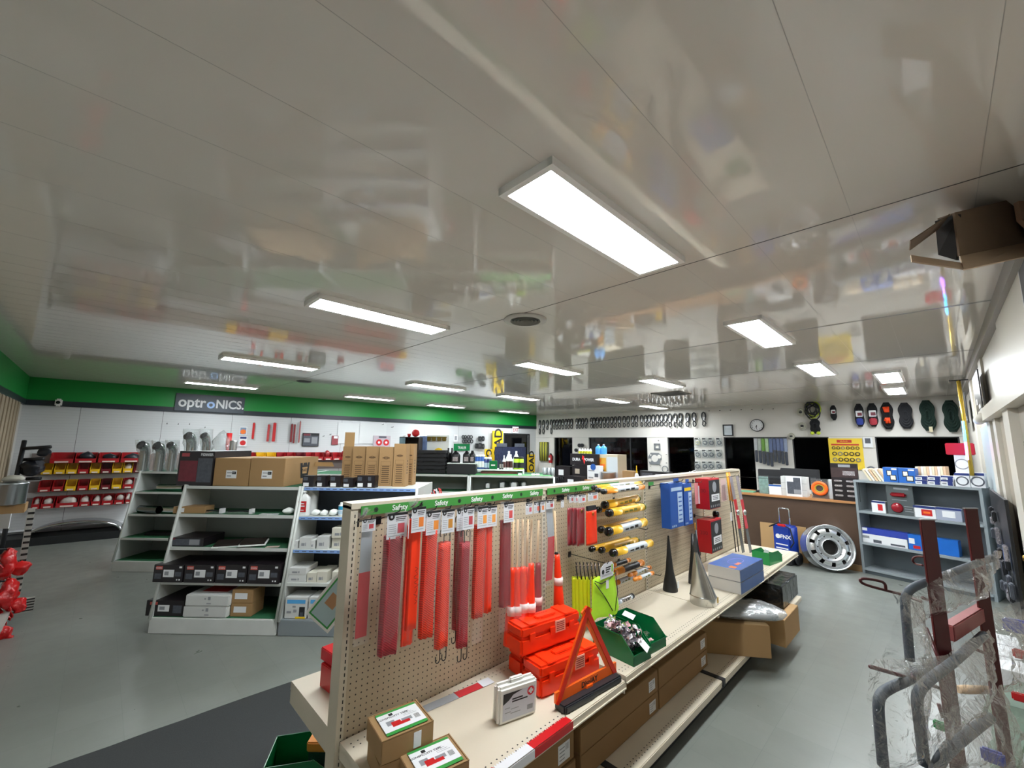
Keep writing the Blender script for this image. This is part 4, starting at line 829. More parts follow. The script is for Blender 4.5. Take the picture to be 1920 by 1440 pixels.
# blue topped white boxes
for z0, lb in ((.62, 'lower'), (.715, 'upper')):
    rz = math.radians(-2); r = empty('white_and_blue_box', FM.mat(4.13, .10, z0, rz), '%s of two flat white boxes with blue ends by the aisle' % lb, 'box', None)
    W, D, h = .56, .26, .093; obj('carton', MB().bev(-W/2, W/2, -D/2, D/2, 0, h, .003), mat('cream_carton', '#c5c1bb', .5), r)
    mb = MB().box(-W/2-.0, W/2+.001, -D/2-.0015, -D/2, 0.003, h, 0).recz(-W/2, W/2, -D/2, D/2, h+.0008, 0)
    if z0 > .7: mb.disc(0, 0, .1, 0, 1, r0=.09)
    obj('blue_print', MB().box(-W/2, W/2, -D/2-.0015, -D/2-.0002, .003, h-.003).recz(-W/2+.003, W/2, -D/2+.0, D/2-.003, h+.0008), mat('blue_grey_print', '#3f5f9c', .35, noise_amt=.25, nscale=9), r)
    if z0 > .7:
        e = MB(); e.tube([(.12*math.cos(t), .05*math.sin(t), h+.001) for t in [2*PI*k/24 for k in range(24)]], .002, 5, closed=True); obj('printed_loop', e, mat('violet_print', '#8c7fd0', .4), r)
        obj('logo_print', MB().recz(-.25, -.19, -.08, -.03, h+.0013).recz(-.12, -.03, -.06, -.03, h+.0013), m_orange, r)
r = empty('green_parts_bin', FM.mat(5.15, .12, .62, rz=math.radians(90-8)), 'bright green bin alone near the far end of the shelf', 'parts bin', 'green bins'); obj('bin_body', bin_mesh(.17, .30, .12, lip=.6), mat('bright_green_bin', '#0f8a45', .3), r)
thing('folded_slips', MB().box(-.03, .0, -.02, .02, 0, .05).box(.03, .06, -.02, .0, 0, .045), m_paper, FM.mat(5.13, .13, .70, rz=.4, rx=.3), 'white paper slips sticking out of the bright green bin', 'paper slips')
# things behind the near upright, on the other side of the gondola
r = empty('red_gift_box', FM.mat(1.05, .93, .6, rz=math.radians(6)), 'red shrink-wrapped box on the shelf behind the near upright', 'box'); obj('lower_box', MB().bev(-.13, .12, -.12, .1, 0, .11, .004), m_red, r); obj('upper_box', MB().bev(-.12, .14, -.16, .13, .112, .17, .004), mat('glossy_red_wrap', '#d02430', .15, bump=.3, bscale=12), r); obj('label', MB().recz(-.08, .06, -.14, -.02, .172), mat('silver_label', '#b9b4b4', .4), r)
r = empty('green_parts_bin', FM.mat(.90, 1.13, .145, rz=math.radians(60)), 'dark green bin on the base deck behind the near upright', 'parts bin', 'green bins'); obj('bin_body', bin_mesh(.22, .3, .14), m_gbin, r)
ga, gz = FM.on_b(612, 1380, 1.10)
r = empty('gloves_pack', FM.mat(ga, 1.10, gz-.19, rz=math.radians(-45), rx=.12), 'orange topped pack of dark gloves standing in the green bin near the mat', 'packaged goods'); obj('pack', MB().bev(-.07, .07, -.03, .03, 0, .16, .01), mat('dark_glove_print', '#2c3038', .3, noise_amt=.6, nscale=35), r); obj('pack_top', MB().bev(-.075, .075, -.034, .034, .15, .2, .006), mat('orange_foil', '#d98a3a', .3), r)
# tilted framed card leaning out on the far side (white and green)
a0 = FM.on_b(640, 1110, .66)[0]
r = empty('framed_card', Matrix.Translation(at_depth(634, 1118, 1.92)) @ Matrix.Rotation(math.radians(45), 4, 'Z') @ Matrix.Rotation(math.radians(38), 4, 'Y'), 'tilted white and green framed card leaning out behind the near upright', 'display card')
obj('panel', MB().box(-.07, .07, 0, .008, -.15, .15), m_white, r); obj('print', MB().rect(-.058, .058, -.138, .138, -.001, 0).rect(-.05, .05, -.13, .13, -.002, 1).rect(-.03, .02, -.06, .0, -.003, 2), [m_green, mat('pale_blue_print2', '#a7bcc0', .4), mat('tan_print', '#b4835a', .5)], r)
# ============================================================ WHITE SHELVING ISLANDS
m_isl = mat('island_white_steel', '#c3c6c2', .4, noise_amt=.05, nscale=6); m_islg = mat('island_grey_back', '#8f9692', .5, noise_amt=.05, nscale=6); m_navy = mat('island_slate_back', '#3c434c', .5); m_felt = mat('green_shelf_felt', '#1d5a38', .9, noise_amt=.3, nscale=60)
m_pstrip = mat('blue_price_strip', '#7d9fd6', .4); m_basew = mat('scuffed_white_base', '#c9cbc8', .45, noise_amt=.12, nscale=5); m_baseg = mat('grey_island_base', '#7f868a', .45)
BT, ZT_I, ZB_I = .24, 1.34, .145
def slant(px, py, b0):
    b = b0+.1
    for _ in range(12):
        a, z = FU.on_b(px, py, b); b = b0+BT*(z-ZB_I)/(ZT_I-ZB_I)
    return a, b, z
def island(a0, W, b0, rows, lab, back, base, strip=None, felt=True, mid=430, back_depth=.62, sides=(1, 1)):
    r = empty('shelving_island', FU.mat(a0, b0, 0), lab, 'store shelving')
    sb = lambda z: BT*(z-ZB_I)/(ZT_I-ZB_I)
    mb = MB().bev(.005, W-.005, .0, back_depth, .0, ZB_I-.004, .006, 0); obj('base', mb, base, r)
    obj('back_panel', MB().box(.01, W-.01, back_depth-.03, back_depth, ZB_I, ZT_I-.02), back, r)
    for e, x in enumerate((.0, W-.022)):
        if not sides[e]: continue
        mb = MB(); T0 = mb.T; mb.T = Matrix.Translation((x+.011, 0, 0)) @ Matrix.Rotation(PI/2, 4, 'Z')
        mb.poly([(0, ZB_I-.01), (1.0, ZB_I-.01), (1.0, ZT_I), (BT, ZT_I)], -.009, .009, 0); mb.T = T0
        # louvred ribs inside and rolled front edge
        z = ZB_I+.05
        obj('side_panel', mb, m_isl, r)
        obj('edge_post', MB().tube([(x+.011, -.004, ZB_I-.02), (x+.011, BT-.004, ZT_I+.005)], .014, 8), m_isl, r)
    zs = []
    for k, y in enumerate(rows):
        _, b, z = slant(mid, y, b0); zs.append(z); f = sb(z)
        mb = MB().box(.022, W-.022, f+.006, back_depth-.03 if k else back_depth+.4, z-.02, z, 1 if felt else 0).box(.022, W-.022, f-.006, f+.008, z-.028, z+.0015, 0)
        obj('shelf', mb, [m_isl, m_felt], r)
        if strip and k < strip:
            mb = MB().box(.03, W-.03, f-.012, f-.008, z-.03, z-.002, 0)
            for q in range(16): mb.rect(.05+q*(W-.1)/16, .05+(q+.6)*(W-.1)/16, z-.018, z-.012, f-.0125, 1)
            obj('price_strip', mb, [m_pstrip, m_navy], r)
    if felt: obj('base_felt', MB().box(.022, W-.022, .02, back_depth-.03, ZB_I-.004, ZB_I-.001), m_felt, r)
    return r, zs, sb
rA, zA, sb = island(0, 1.22, 0, (912, 965, 1027, 1092), 'white island shelving holding black winch boxes, nearest on the left', m_islg, m_basew, mid=430)
rB, zB, _ = island(1.225, 1.21, 0, (914, 969, 1031, 1094), 'island shelving with dark back and blue price strips, next to the flags', m_navy, m_baseg, strip=3, felt=False, mid=610)
rC, zC, _ = island(-2.107, 1.215, 1.805, (884, 922, 964, 1009), 'rear white island shelving on the left with bagged pipes on top', m_islg, m_basew, mid=270)
rD0, zD0, _ = island(-.885, 1.215, 1.805, (884,), 'rear island shelving behind the brown winch cartons', m_islg, m_basew, mid=270)
rD1, zD1, _ = island(.335, 1.21, 1.805, (884,), 'rear island shelving behind the tall milk-carton shaped boxes', m_islg, m_basew, mid=270)
_m = 835
rD, zD, _ = island(1.55, 1.215, 1.805, (890, 922), 'rear island shelving with black tool cases on top', m_islg, m_basew, mid=850)
rE, zE, _ = island(2.77, 1.25, 1.805, (892, 928), 'rear island shelving with green top and silver canisters under it', m_islg, m_basew, mid=970)
ZI = zA[0]
def sp(fr, x0, x1, yt, b, z, ym=None):
    """a centre, width, height of something standing on z at plane b between pixel columns x0..x1 with its top at pixel row yt"""
    a0 = fr.on_b(x0, ym or yt+10, b)[0]; a1 = fr.on_b(x1, ym or yt+10, b)[0]; return (a0+a1)/2, abs(a1-a0), fr.on_b((x0+x1)/2, yt, b)[1]-z
def pbox(fr, x0, x1, yt, b, z, D, name, lab, cat, mats_, front=None, group=None, rz=0, bev=.003, hmin=.02):
    """box with front face at plane b; front = list of printed rects (u0,u1,v0,v1,material)"""
    a, W, h = sp(fr, x0, x1, yt, b, z); h = max(h, hmin); r = empty(name, fr.mat(a, b, z, rz), lab, cat, group); obj('carton', MB().bev(-W/2, W/2, 0, D, 0, h, min(bev, h*.1)), mats_, r)
    if front:
        ms = []; mb = MB()
        for k, (u0, u1, v0, v1, m_) in enumerate(front):
            if m_ not in ms: ms.append(m_)
            mb.rect(-W/2+u0*W, -W/2+u1*W, v0*h, v1*h, -.001-.0004*k, ms.index(m_))
        obj('printing', mb, ms, r)
    return r, W, h
m_wk = mat('black_red_carton', '#1a1418', .35, noise_amt=.3, nscale=14); m_wkr = mat('maroon_print', '#6e1f2e', .4, noise_amt=.4, nscale=20); m_slate = mat('slate_print', '#4a4e57', .4, noise_amt=.5, nscale=30)
# top of island A
r, W, h = pbox(FU, 336, 402, 846, BT+.02, ZI, .62, 'winch_box', 'black and dark red printed winch carton on the left end of the island top', 'box', m_wk, [(.05, .55, .12, .72, m_wkr), (.56, .97, .1, .8, m_slate), (.08, .3, .84, .94, mat('faded_red_print', '#a8434b', .5)), (.66, .95, .86, .94, m_grey_ink)])
text('POWER', h*.11, m_paper, r, T(W*.3, -.004, h*.9), ext=.0002)
for x0, x1, lb in ((403, 469, 'left brown winch carton with a white label on the island top'), (470, 535, 'right brown winch carton with a black logo on its long side')):
    r, W, h = pbox(FU, x0, x1, 859, BT+.03, ZI, .62 if x0 < 420 else .74, 'cardboard_box', lb, 'cardboard box', m_kraft, [(.35, .65, .28, .56, m_paper), (.38, .5, .34, .38, m_grey_ink), (.52, .63, .42, .52, m_ink), (.38, .6, .46, .49, m_grey_ink)])
    obj('lid_seam', MB().box(-W/2, W/2, .3, .304, h, h+.001), m_kraftd, r)
    if x0 > 420:
        M_ = T(W/2+.001, .42, h*.5, rz=PI/2); mb = MB(); mb.T = M_; s_ = .085
        mb.poly([(-s_*1.25, s_), (s_*1.25, s_), (s_*.95, -s_), (-s_*.95, -s_)], -.0006, 0, 0); mb.poly([(-s_*.7, s_*.42), (s_*.7, s_*.42), (s_*.55, -s_*.42), (-s_*.55, -s_*.42)], -.0012, -.0006, 1)
        for q in (-.38, .38): mb.poly([(q*s_*1.6-.006, s_), (q*s_*1.6+.012, s_), (q*s_*1.6+.003, s_*.6)], -.0012, -.0006, 1)
        lg = obj('logo_print', mb, [m_ink, m_kraftl], r); text('WARN', .05, m_ink, lg, M_ @ T(0, -.0014, 0), ext=.0002, bold=.0008)
thing('kraft_flap_sheet', MB().poly([(-.2, 0), (.2, 0), (.17, .05), (-.17, .05)], 0, .003), m_kraftl, FU.mat(1.05, .92, ZI+.18, rx=-.2), 'pale folded paper flap behind the right brown winch carton', 'paper sheet')
# small black bearing boxes in a row at the front of island B top
XS = [(567, 587), (593, 611), (618, 638), (642, 662), (669, 688), (688, 703)]
for k, (x0, x1) in enumerate(XS):
    r, W, h = pbox(FU, x0, x1, 892 if k != 3 else 896, BT+.02, ZI, .09, 'small_black_box', '%s small black box from the left in the row on the blue-striped island top' % wd[k], 'box', m_wk, [(.1, .62, .1, .4, m_paper), (.08, .5, .6, .9, m_slate)], rz=-.12*(k % 2))
    if k < 5: thing('round_metal_part', MB().lathe([(.018, -.012), (.04, -.012), (.044, 0), (.04, .012), (.018, .012)], 18, axis='Y', cap=False), [m_blkg], FU.mat(sp(FU, x0, x1, 892, BT, ZI)[0]+W*.5+.045, BT+.06, ZI+.045), 'round black ring part beside the %s small black box' % wd[k], 'ring part')
# tall printed cartons
m_print = mat('brown_print', '#5c4327', .7)
def tall(x0, x1, yt, b, lab, D=.2, flap=False):
    r, W, h = pbox(FU, x0, x1, yt, b, ZI, D, 'tall_carton', lab, 'cardboard box', m_kraft, None)
    mb = MB(); y = -.001
    for (u0, u1, v0, v1) in ((.15, .85, .62, .625), (.15, .85, .05, .055), (.15, .165, .05, .62), (.835, .85, .05, .62), (.15, .85, .53, .535)): mb.rect(-W/2+u0*W, -W/2+u1*W, v0*h, v1*h, y)
    for k in range(9): mb.rect(-W*.28+.01*(k % 3)*W, W*.26-.02*(k % 2)*W, h*(.09+.05*k), h*(.115+.05*k), y)
    mb.disc(0, h*.72, W*.18, y, r0=W*.13, n=14, ez=.6); mb.rect(-W*.25, W*.25, h*.705, h*.735, y-.0004)
    if True:
        for k in range(5): mb.add([(W/2+.001, D*.3, h*(.3+.07*k)), (W/2+.001, D*.6, h*(.3+.07*k)), (W/2+.001, D*.6, h*(.33+.07*k)), (W/2+.001, D*.3, h*(.33+.07*k))], [(0, 1, 2, 3)])
    obj('printing', mb, m_print, r)
    if flap: obj('open_flap', MB().box(-W*.42, W*.5, D*.02, D*.02+.004, h, h+.16), m_kraftl, r)
    return r
tall(643, 663, 837, .62, 'tall printed carton with its top flap standing open', flap=True)
tall(662, 686, 837, .57, 'second tall printed carton from the left on the island top'); tall(686.5, 711, 837, .52, 'third tall printed carton from the left on the island top'); tall(711.5, 738, 838, .46, 'fourth tall printed carton from the left on the island top'); tall(739, 762, 832, .42, 'nearest and widest tall printed carton, right end of the row', D=.16)
tall(766, 776, 832, .60, 'tall carton hidden behind the nearest one, only its side showing', D=.16)
# shelves of island A
def zf(z): return sb(z)
z1, z2, z3 = zA[1:4]
pbox(FU, 326, 382, 950, zf(z1)+.03, z1, .16, 'cardboard_box', 'flat open kraft box at the left of the upper shelf', 'cardboard box', m_kraft, [(.2, .35, .2, .8, m_paper)], rz=.1)
m_glint = mat('chrome_black_part', '#3a3b3d', .2, .7)
for k, (x0, x1) in enumerate(((372, 416), (420, 472))):
    a, W, h = sp(FU, x0, x1, 955, zf(z1)+.05, z1); r = empty('wiper_blade_pack', FU.mat(a, zf(z1)+.05, z1), '%s long black and silver packed rod on the upper shelf' % ('left', 'right')[k], 'packaged rod'); obj('pack', MB().bev(-W/2, W/2, 0, .05, .001, .018, .004), m_sleeve, r); obj('rod', MB().tube([(-W/2+.02, .025, .02), (0, .025, .028), (W/2-.02, .025, .02)], .008, 8), m_glint, r); obj('end_card', MB().box(W/2-.03, W/2, -.004, .05, .002, .05), m_paper, r)
for k, (x, lb) in enumerate(((497, 'left'), (512, 'right'))):
    a, _, _ = sp(FU, x-5, x+5, 958, zf(z1)+.06, z1); thing('flat_label', MB().box(-.05, .05, -.03, .03, 0, .002), m_paper, FU.mat(a, zf(z1)+.06, z1+.001, rz=.3*k), '%s small pale card lying flat on the upper shelf' % lb, 'card')
a, W, h = sp(FU, 529, 545, 951, zf(z1)+.04, z1); thing('white_wrapped_lump', crumple(3, .1, .09, .07, .01), m_wht, FU.mat(a, zf(z1)+.08, z1), 'small white wrapped item at the right end of the upper shelf', 'wrapped item')
r, W, h = pbox(FU, 314, 382, 1008, zf(z2)+.02, z2, .3, 'long_black_box', 'long black box with a grey printed picture on the middle shelf', 'box', m_wk, [(.04, .9, .12, .85, m_slate), (.05, .2, .75, .95, m_wkr), (.6, .88, .2, .8, m_grey_ink)])
for k, (x0, x1, rz) in enumerate(((405, 446, .35), (450, 498, .35))):
    a, W, h = sp(FU, x0, x1, 1015, zf(z2)+.08, z2); r = empty('tablet_pack', FU.mat(a, zf(z2)+.09, z2+.002+.02*k, rz=rz, rx=.12), '%s dark flat pack with white edges lying on the middle shelf' % ('left', 'right')[k], 'flat pack'); obj('tray', MB().bev(-.12, .12, -.08, .1, 0, .012, .003), m_wht, r); obj('cover', MB().bev(-.11, .11, -.07, .095, .0125, .03, .004), mat('dark_cover', '#2b2320', .25), r)
a, W, h = sp(FU, 503, 520, 1012, zf(z2)+.06, z2); thing('flat_label', MB().box(-.06, .06, -.03, .03, 0, .002), mat('pinkish_card', '#c9b3a8', .6), FU.mat(a, zf(z2)+.06, z2+.001, rz=.2), 'pinkish card lying on the middle shelf', 'card')
for k, (x0, x1) in enumerate(((288, 344), (346, 403), (405, 463), (465, 524))):
    r, W, h = pbox(FU, x0, x1, 1059, zf(z3)-.03, z3, .36, 'winch_box', '%s black winch box from the left in the row of four' % wd[k], 'box', m_wk, [(.08, .3, .72, .92, mat('faded_red_label', '#c4584e', .5)), (.34, .7, .3, .72, m_paper), (.38, .52, .4, .62, m_grey_ink), (.86, .95, .82, .92, m_paper), (.06, .28, .2, .5, m_slate), (.74, .95, .35, .6, m_slate), (.8, .84, .12, .2, m_paper), (.88, .93, .12, .2, m_paper)])
    text('WARN', .02, m_paper, r, T(-W*.31, -.006, h*.82), ext=.0002)
zb_ = ZB_I
r, W, h = pbox(FU, 274, 345, 1126, .03, zb_, .4, 'winch_box', 'black winch box with red label on the island base, lower left', 'box', m_wk, [(.1, .3, .72, .9, mat('faded_red_label', '#c4584e', .5)), (.32, .62, .3, .72, m_paper), (.36, .5, .4, .62, m_grey_ink), (.72, .95, .2, .7, m_slate)])
hW = sp(FU, 345, 428, 1116, .01, zb_)[2]
for k in range(2):
    a, W, h = sp(FU, 345, 427, 1116, .01, zb_); hh = hW/2; r = empty('white_carton', FU.mat(a+.01*k, .01, zb_+k*(hh+.001)), '%s white carton of the pair on the island base' % ('lower', 'upper')[k], 'box'); obj('carton', MB().bev(-W/2, W/2, 0, .4, 0, hh, .008), mat('white_carton', '#c9cac8', .5), r)
    obj('printing', MB().rect(W*.02, W*.08, hh*.55, hh*.85, -.001).rect(-W*.06, -.01, hh*.6, hh*.72, -.001).rect(W*.0, W*.1, hh*.2, hh*.3, -.001), m_grey_ink, r)
    if k: obj('red_top_print', MB().recz(-W*.3, W*.3, .1, .3, hh+.001), m_red, r)
for k in range(2):
    a, W, h = sp(FU, 435, 474, 1106, .05, zb_); hh = h/2; r = empty('cardboard_box', FU.mat(a, .05, zb_+k*(hh+.001)), '%s small brown box of the stack on the island base' % ('lower', 'upper')[k], 'cardboard box'); obj('carton', MB().bev(-W/2, W/2, 0, .2, 0, hh, .003), m_kraft, r); obj('shipping_label', MB().rect(-W*.35, W*.25, hh*.3, hh*.75, -.001), m_paper, r)
# shelves of island B
z1, z2, z3 = zB[1:4]
def jug(M, lab, cat, H=.24, W=.12, D=.07, col='white_jug', hexc='#dcdedd', lblm=m_red, cap=None, group=None, name='plastic_jug', neck=.018):
    r = empty(name, M, lab, cat, group); body = mat(col, hexc, .3)
    prof = [(0, 0), (.96, 0), (1, .03), (1, .62), (.9, .74), (.5, .86), (neck/(W/2), .89), (neck/(W/2), .97)]
    mb = MB().grid(lambda u, v: (lambda q: (W/2*q[0]*math.copysign(abs(math.cos(2*PI*u))**.6, math.cos(2*PI*u)), (D/2 if q[1] < .84 else min(D/2, neck/max(q[0], .05)*q[0]))*min(1, q[0]+.0)*math.copysign(abs(math.sin(2*PI*u))**.6, math.sin(2*PI*u)), H*q[1]))(prof[int(round(v*7))]), 18, 7, closeu=True)
    obj('bottle', mb, body, r); obj('cap', MB().lathe([(neck*1.15, H*.93), (neck*1.15, H), (neck, H*1.005)], 14), cap or body, r)
    if lblm: obj('label', MB().rect(-W*.36, W*.36, H*.16, H*.6, -D/2-.0015).rect(-W*.36, W*.36, H*.16, H*.6, -D/2-.001), lblm, r)
    return r
a, W, h = sp(FU, 555, 580, 921, zf(z1)+.03, z1)
r = jug(FU.mat(a, zf(z1)+.06, z1), 'front white gallon bottle with a red label', 'bottle', h, W, .08); obj('label_lines', MB().rect(-W*.25, W*.2, h*.48, h*.52, -.0425).rect(-W*.25, W*.25, h*.38, h*.42, -.0425).rect(-W*.2, W*.2, h*.22, h*.25, -.0425), m_paper, r)
a, W2, h2 = sp(FU, 574, 588, 920, zf(z1)+.10, z1); jug(FU.mat(a-.02, zf(z1)+.16, z1), 'white bottle half hidden behind the red labelled one', 'bottle', h2, W, .08, lblm=None)
for k, (x0, x1) in enumerate(((583, 597), (599, 614), (616, 630))):
    a, W, h = sp(FU, x0, x1, 955, zf(z1)+.06, z1); thing('white_soft_pack', crumple(k, W, .09, max(.04, h), .012, 14, 8), m_wht, FU.mat(a, zf(z1)+.08, z1), '%s crumpled white pack lying beside the red labelled bottle' % wd[k], 'soft pack')
for k, (x0, x1) in enumerate(((632, 646), (648, 661))):
    a, W, h = sp(FU, x0, x1, 943, zf(z1)+.05, z1); r = empty('round_bottle', FU.mat(a, zf(z1)+.09, z1), '%s of two round white bottles with teal labels' % ('left', 'right')[k], 'bottle')
    obj('bottle', MB().lathe([(W*.46, 0), (W*.5, .01), (W*.5, h*.78), (W*.3, h*.9), (W*.3, h)], 18), m_wht, r); obj('label', MB().lathe([(W*.505, h*.12), (W*.505, h*.42)], 18, cap=False), mat('pale_blue_label', '#a9bfcf', .4), r); obj('teal_band', MB().lathe([(W*.506, h*.46), (W*.506, h*.74)], 18, cap=False), mat('teal_label', '#1d8fb8', .4), r)
m_cream = mat('cream_box', '#cfcbbd', .5); wb = [(.2, .5, .25, .5, m_grey_ink), (.55, .62, .25, .55, m_grey_ink)]
for k, (x0, x1, yt, b_) in enumerate(((546, 558, 1014, 0), (561, 582, 1008, 0), (582, 590, 1013, 0), (594, 616, 1006, .0), (622, 644, 1008, .02))):
    pbox(FU, x0, x1, yt, zf(z2)+.03+b_, z2, .16, 'small_white_box', '%s white box from the left on the middle blue-striped shelf' % wd[k], 'box', m_cream if k == 4 else mat('white_carton', '#c9cac8', .5), wb)
pbox(FU, 622, 651, 990, zf(z2)+.03, z2+sp(FU, 622, 644, 1008, zf(z2)+.05, z2)[2], .16, 'small_white_box', 'larger cream box stacked on the rightmost white box of the middle shelf', 'box', m_cream, wb)
for k, (x0, x1, yt) in enumerate(((539, 573, 1078), (575, 593, 1074), (594, 613, 1072), (622, 640, 1072))):
    pbox(FU, x0, x1, yt, zf(z3)+.02, z3, .24, 'long_white_box', '%s long cream box from the left on the lowest blue island shelf' % wd[k], 'box', m_cream if k else mat('white_carton', '#c9cac8', .5), wb)
hh = sp(FU, 539, 573, 1078, zf(z3)+.02, z3)[2]; pbox(FU, 541, 574, 1065, zf(z3)+.02, z3+hh+.001, .24, 'long_white_box', 'white box stacked on the first box of the lowest blue island shelf', 'box', mat('white_carton', '#c9cac8', .5), wb)
for k, (x0, x1) in enumerate(((535, 576), (579, 618))):
    r, W, h = pbox(FU, x0, x1, 1120, .03, zb_, .2, 'blue_white_carton', '%s white carton with a blue title band on the grey base' % ('left', 'right')[k], 'box', mat('white_carton', '#c9cac8', .5), [(.08, .92, .7, .88, mat('sky_blue_print', '#4f9fd6', .4)), (.66, .92, .1, .55, m_ink), (.7, .85, .12, .3, m_slate), (.5, .95, .0, .09, m_yellow), (.1, .3, .25, .35, m_grey_ink), (.4, .55, .3, .42, m_grey_ink), (.35, .5, .52, .6, m_grey_ink)])
# bagged hooks hanging on the end of island B
r = thing('striped_cord_bundle', MB(), m_paper, FU.mat(2.47, .75, 1.16), 'bundle of red white and black cords hanging on the end of the blue-striped island', 'cords')
mb = MB(); rd = random.Random(4)
for k in range(16): 
    x, y = rd.uniform(0, .1), rd.uniform(-.12, .12); mb.tube([(x, y, .1+rd.uniform(-.03, .03)), (x+.03, y+rd.uniform(-.05, .05), .02), (x+rd.uniform(0, .04), y, -.1)], .007, 5, mi=k % 3)
r.data = mb.mesh('striped_cord_bundle', [m_red, m_paper, m_ink])
# ---- rear row: bagged exhaust elbows
m_chrome = mat('chrome', '#c3c6c8', .1, 1.); m_inner = mat('pipe_dark_inside', '#1c1d1e', .6)
def elbow(x, ytop, b, z, wpx, lab, bag=True, dark=False, fr=FU):
    a, W, h = sp(fr, x-wpx/2, x+wpx/2, ytop, b, z); R = W*.40; r = empty('exhaust_elbow', fr.mat(a, b, z), lab, 'exhaust pipe')
    pts = [(0, 0, 0), (0, 0, h*.55), (0, -R*.15, h*.70), (0, -R*.7, h*.82), (-.0, -R*1.5, h*.86)]
    obj('pipe', MB().tube(pts, R, 18, cap=False), m_black if dark else m_chrome, r)
    e = Vector(pts[-1]); d_ = (e-Vector(pts[-2])).normalized(); mb = MB(); mb.T = Matrix.Translation(e-d_*.004) @ d_.to_track_quat('Z', 'Y').to_matrix().to_4x4(); mb.lathe([(.001, 0), (R*.96, 0)], 18); obj('dark_opening', mb, m_inner, r)
    if bag:
        def fn(u, v):
            t = 2*PI*u; q = 1.25+.18*noise.noise(Vector((math.cos(t)*2, math.sin(t)*2, v*5+x))); zz = h*1.02*v; yy = -R*1.0*max(0, v-.5)*2.6
            return (R*q*math.cos(t), R*q*math.sin(t)*(1+.5*(v > .6))+yy*.6, max(.002, zz))
        obj('plastic_bag', MB().grid(fn, 16, 12, closeu=True), m_bagc2, r)
m_bagc2 = film('bag_film', '#f0f3f3', .3, .07, .1, 22, 1.0)
elbow(275, 826, 2.12, ZI, 20, 'leftmost bagged chrome elbow on the rear island'); elbow(304, 828, 2.12, ZI, 20, 'second bagged chrome elbow on the rear island'); elbow(327, 826, 2.12, ZI, 17, 'third elbow on the rear island with a black open mouth')
elbow(362, 806, 2.12, ZI, 20, 'tall bagged chrome elbow rising behind the dark red winch carton'); elbow(390, 806, 2.18, ZI, 17, 'bagged elbow beside the big clear bag'); 
a, W, h = sp(FU, 397, 425, 806, 2.12, ZI); r = thing('clear_bag', crumple(8, W, .22, h, .03, 24, 14), m_bagc2, FU.mat(a, 2.2, ZI), 'large crumpled clear plastic bag on the rear island', 'plastic bag')
a, W, h = sp(FU, 431, 444, 826, 2.12, ZI); mb = MB().lathe([(W*(.46+.04*(k % 2)), h*k/14) for k in range(15)], 18, cap=False); thing('flexible_hose', mb, m_steel, FU.mat(a, 2.12, ZI), 'short ribbed metal hose standing behind the brown winch cartons', 'hose')
a, W, h = sp(FU, 425, 434, 812, 2.3, ZI); thing('red_lantern', MB().lathe([(W*.3, 0), (W*.35, h*.6), (W*.5, h*.65), (W*.5, h), (W*.4, h)], 14), m_red, FU.mat(a, 2.3, ZI), 'red lamp-like part between the clear bag and the ribbed hose', 'lamp part')
# pipes on island C shelves
def lying_pipe(x0, x1, y, b, z, lab, R=.05, rz=0, m_=None, mouth=True):
    a0 = FU.on_b(x0, y, b)[0]; a1 = FU.on_b(x1, y, b)[0]; r = empty('exhaust_pipe', FU.mat(a0, b+R, z+R+.002, rz), lab, 'exhaust pipe'); L_ = a1-a0
    obj('pipe', MB().tube([(0, 0, 0), (L_*.5, 0, .0), (L_, .02, .0)], R, 16, cap=False), m_ or m_chrome, r); obj('dark_opening', MB().lathe([(.001, .004), (R*.95, .004)], 16, axis='X'), m_inner, r)
lying_pipe(293, 338, 912, 1.805+zf(zC[1])+.05, zC[1], 'short chrome pipe on the upper shelf of the rear island')
lying_pipe(257, 300, 955, 1.805+zf(zC[2])+.03, zC[2], 'dark ended chrome pipe on the left of the rear island middle shelf', .055, -.25, mat('dark_chrome', '#6f7578', .15, 1.)); lying_pipe(301, 335, 955, 1.805+zf(zC[2])+.03, zC[2], 'shorter chrome pipe on the right of the rear island middle shelf', .05, -.1)
thing('dark_flat_part', MB().bev(-.2, .2, -.06, .06, 0, .03, .01), m_blk2, FU.mat(FU.on_b(290, 1000, 2.0)[0], 2.1, zC[3]), 'flat dark part at the back of the lowest rear island shelf', 'metal part')
# ---- island D: cases, jugs
zd = zD[0]; b0 = 1.805+BT
for k in range(3):
    a, W, h = sp(FU, 783, 836, 844, b0+.1, zd); hh = h/3; r = empty('black_tool_case', FU.mat(a, b0+.1, zd+k*hh), '%s black plastic tool case of the stack of three' % ('bottom', 'middle', 'top')[k], 'tool case')
    obj('case_body', MB().bev(-W/2, W/2, 0, .32, .002, hh*.5, .012).bev(-W/2, W/2, 0, .32, hh*.5+.001, hh-.002, .012), m_blk2, r); obj('handle', MB().bev(-W*.17, W*.12, -.02, .0, hh*.62, hh*.85, .004), m_blk2, r)
    for s_ in (-.34, .28): obj('latch', MB().bev(W*s_-.02, W*s_+.02, -.008, .004, hh*.35, hh*.65, .002), m_black, r)
r, W, h = pbox(FU, 838, 892, 870, b0+.06, zd, .3, 'wide_black_case', 'wide low black case with a white tray on top', 'case', m_blk2, None, bev=.01)
zt_ = zd+h; thing('white_tray', MB().bev(-W/2, W/2, -.005, .31, 0, .012, .003), m_wht, FU.mat(sp(FU, 838, 892, 870, b0+.06, zd)[0], b0+.06, zt_+.0005), 'thin white tray carrying the black oil jugs', 'tray')
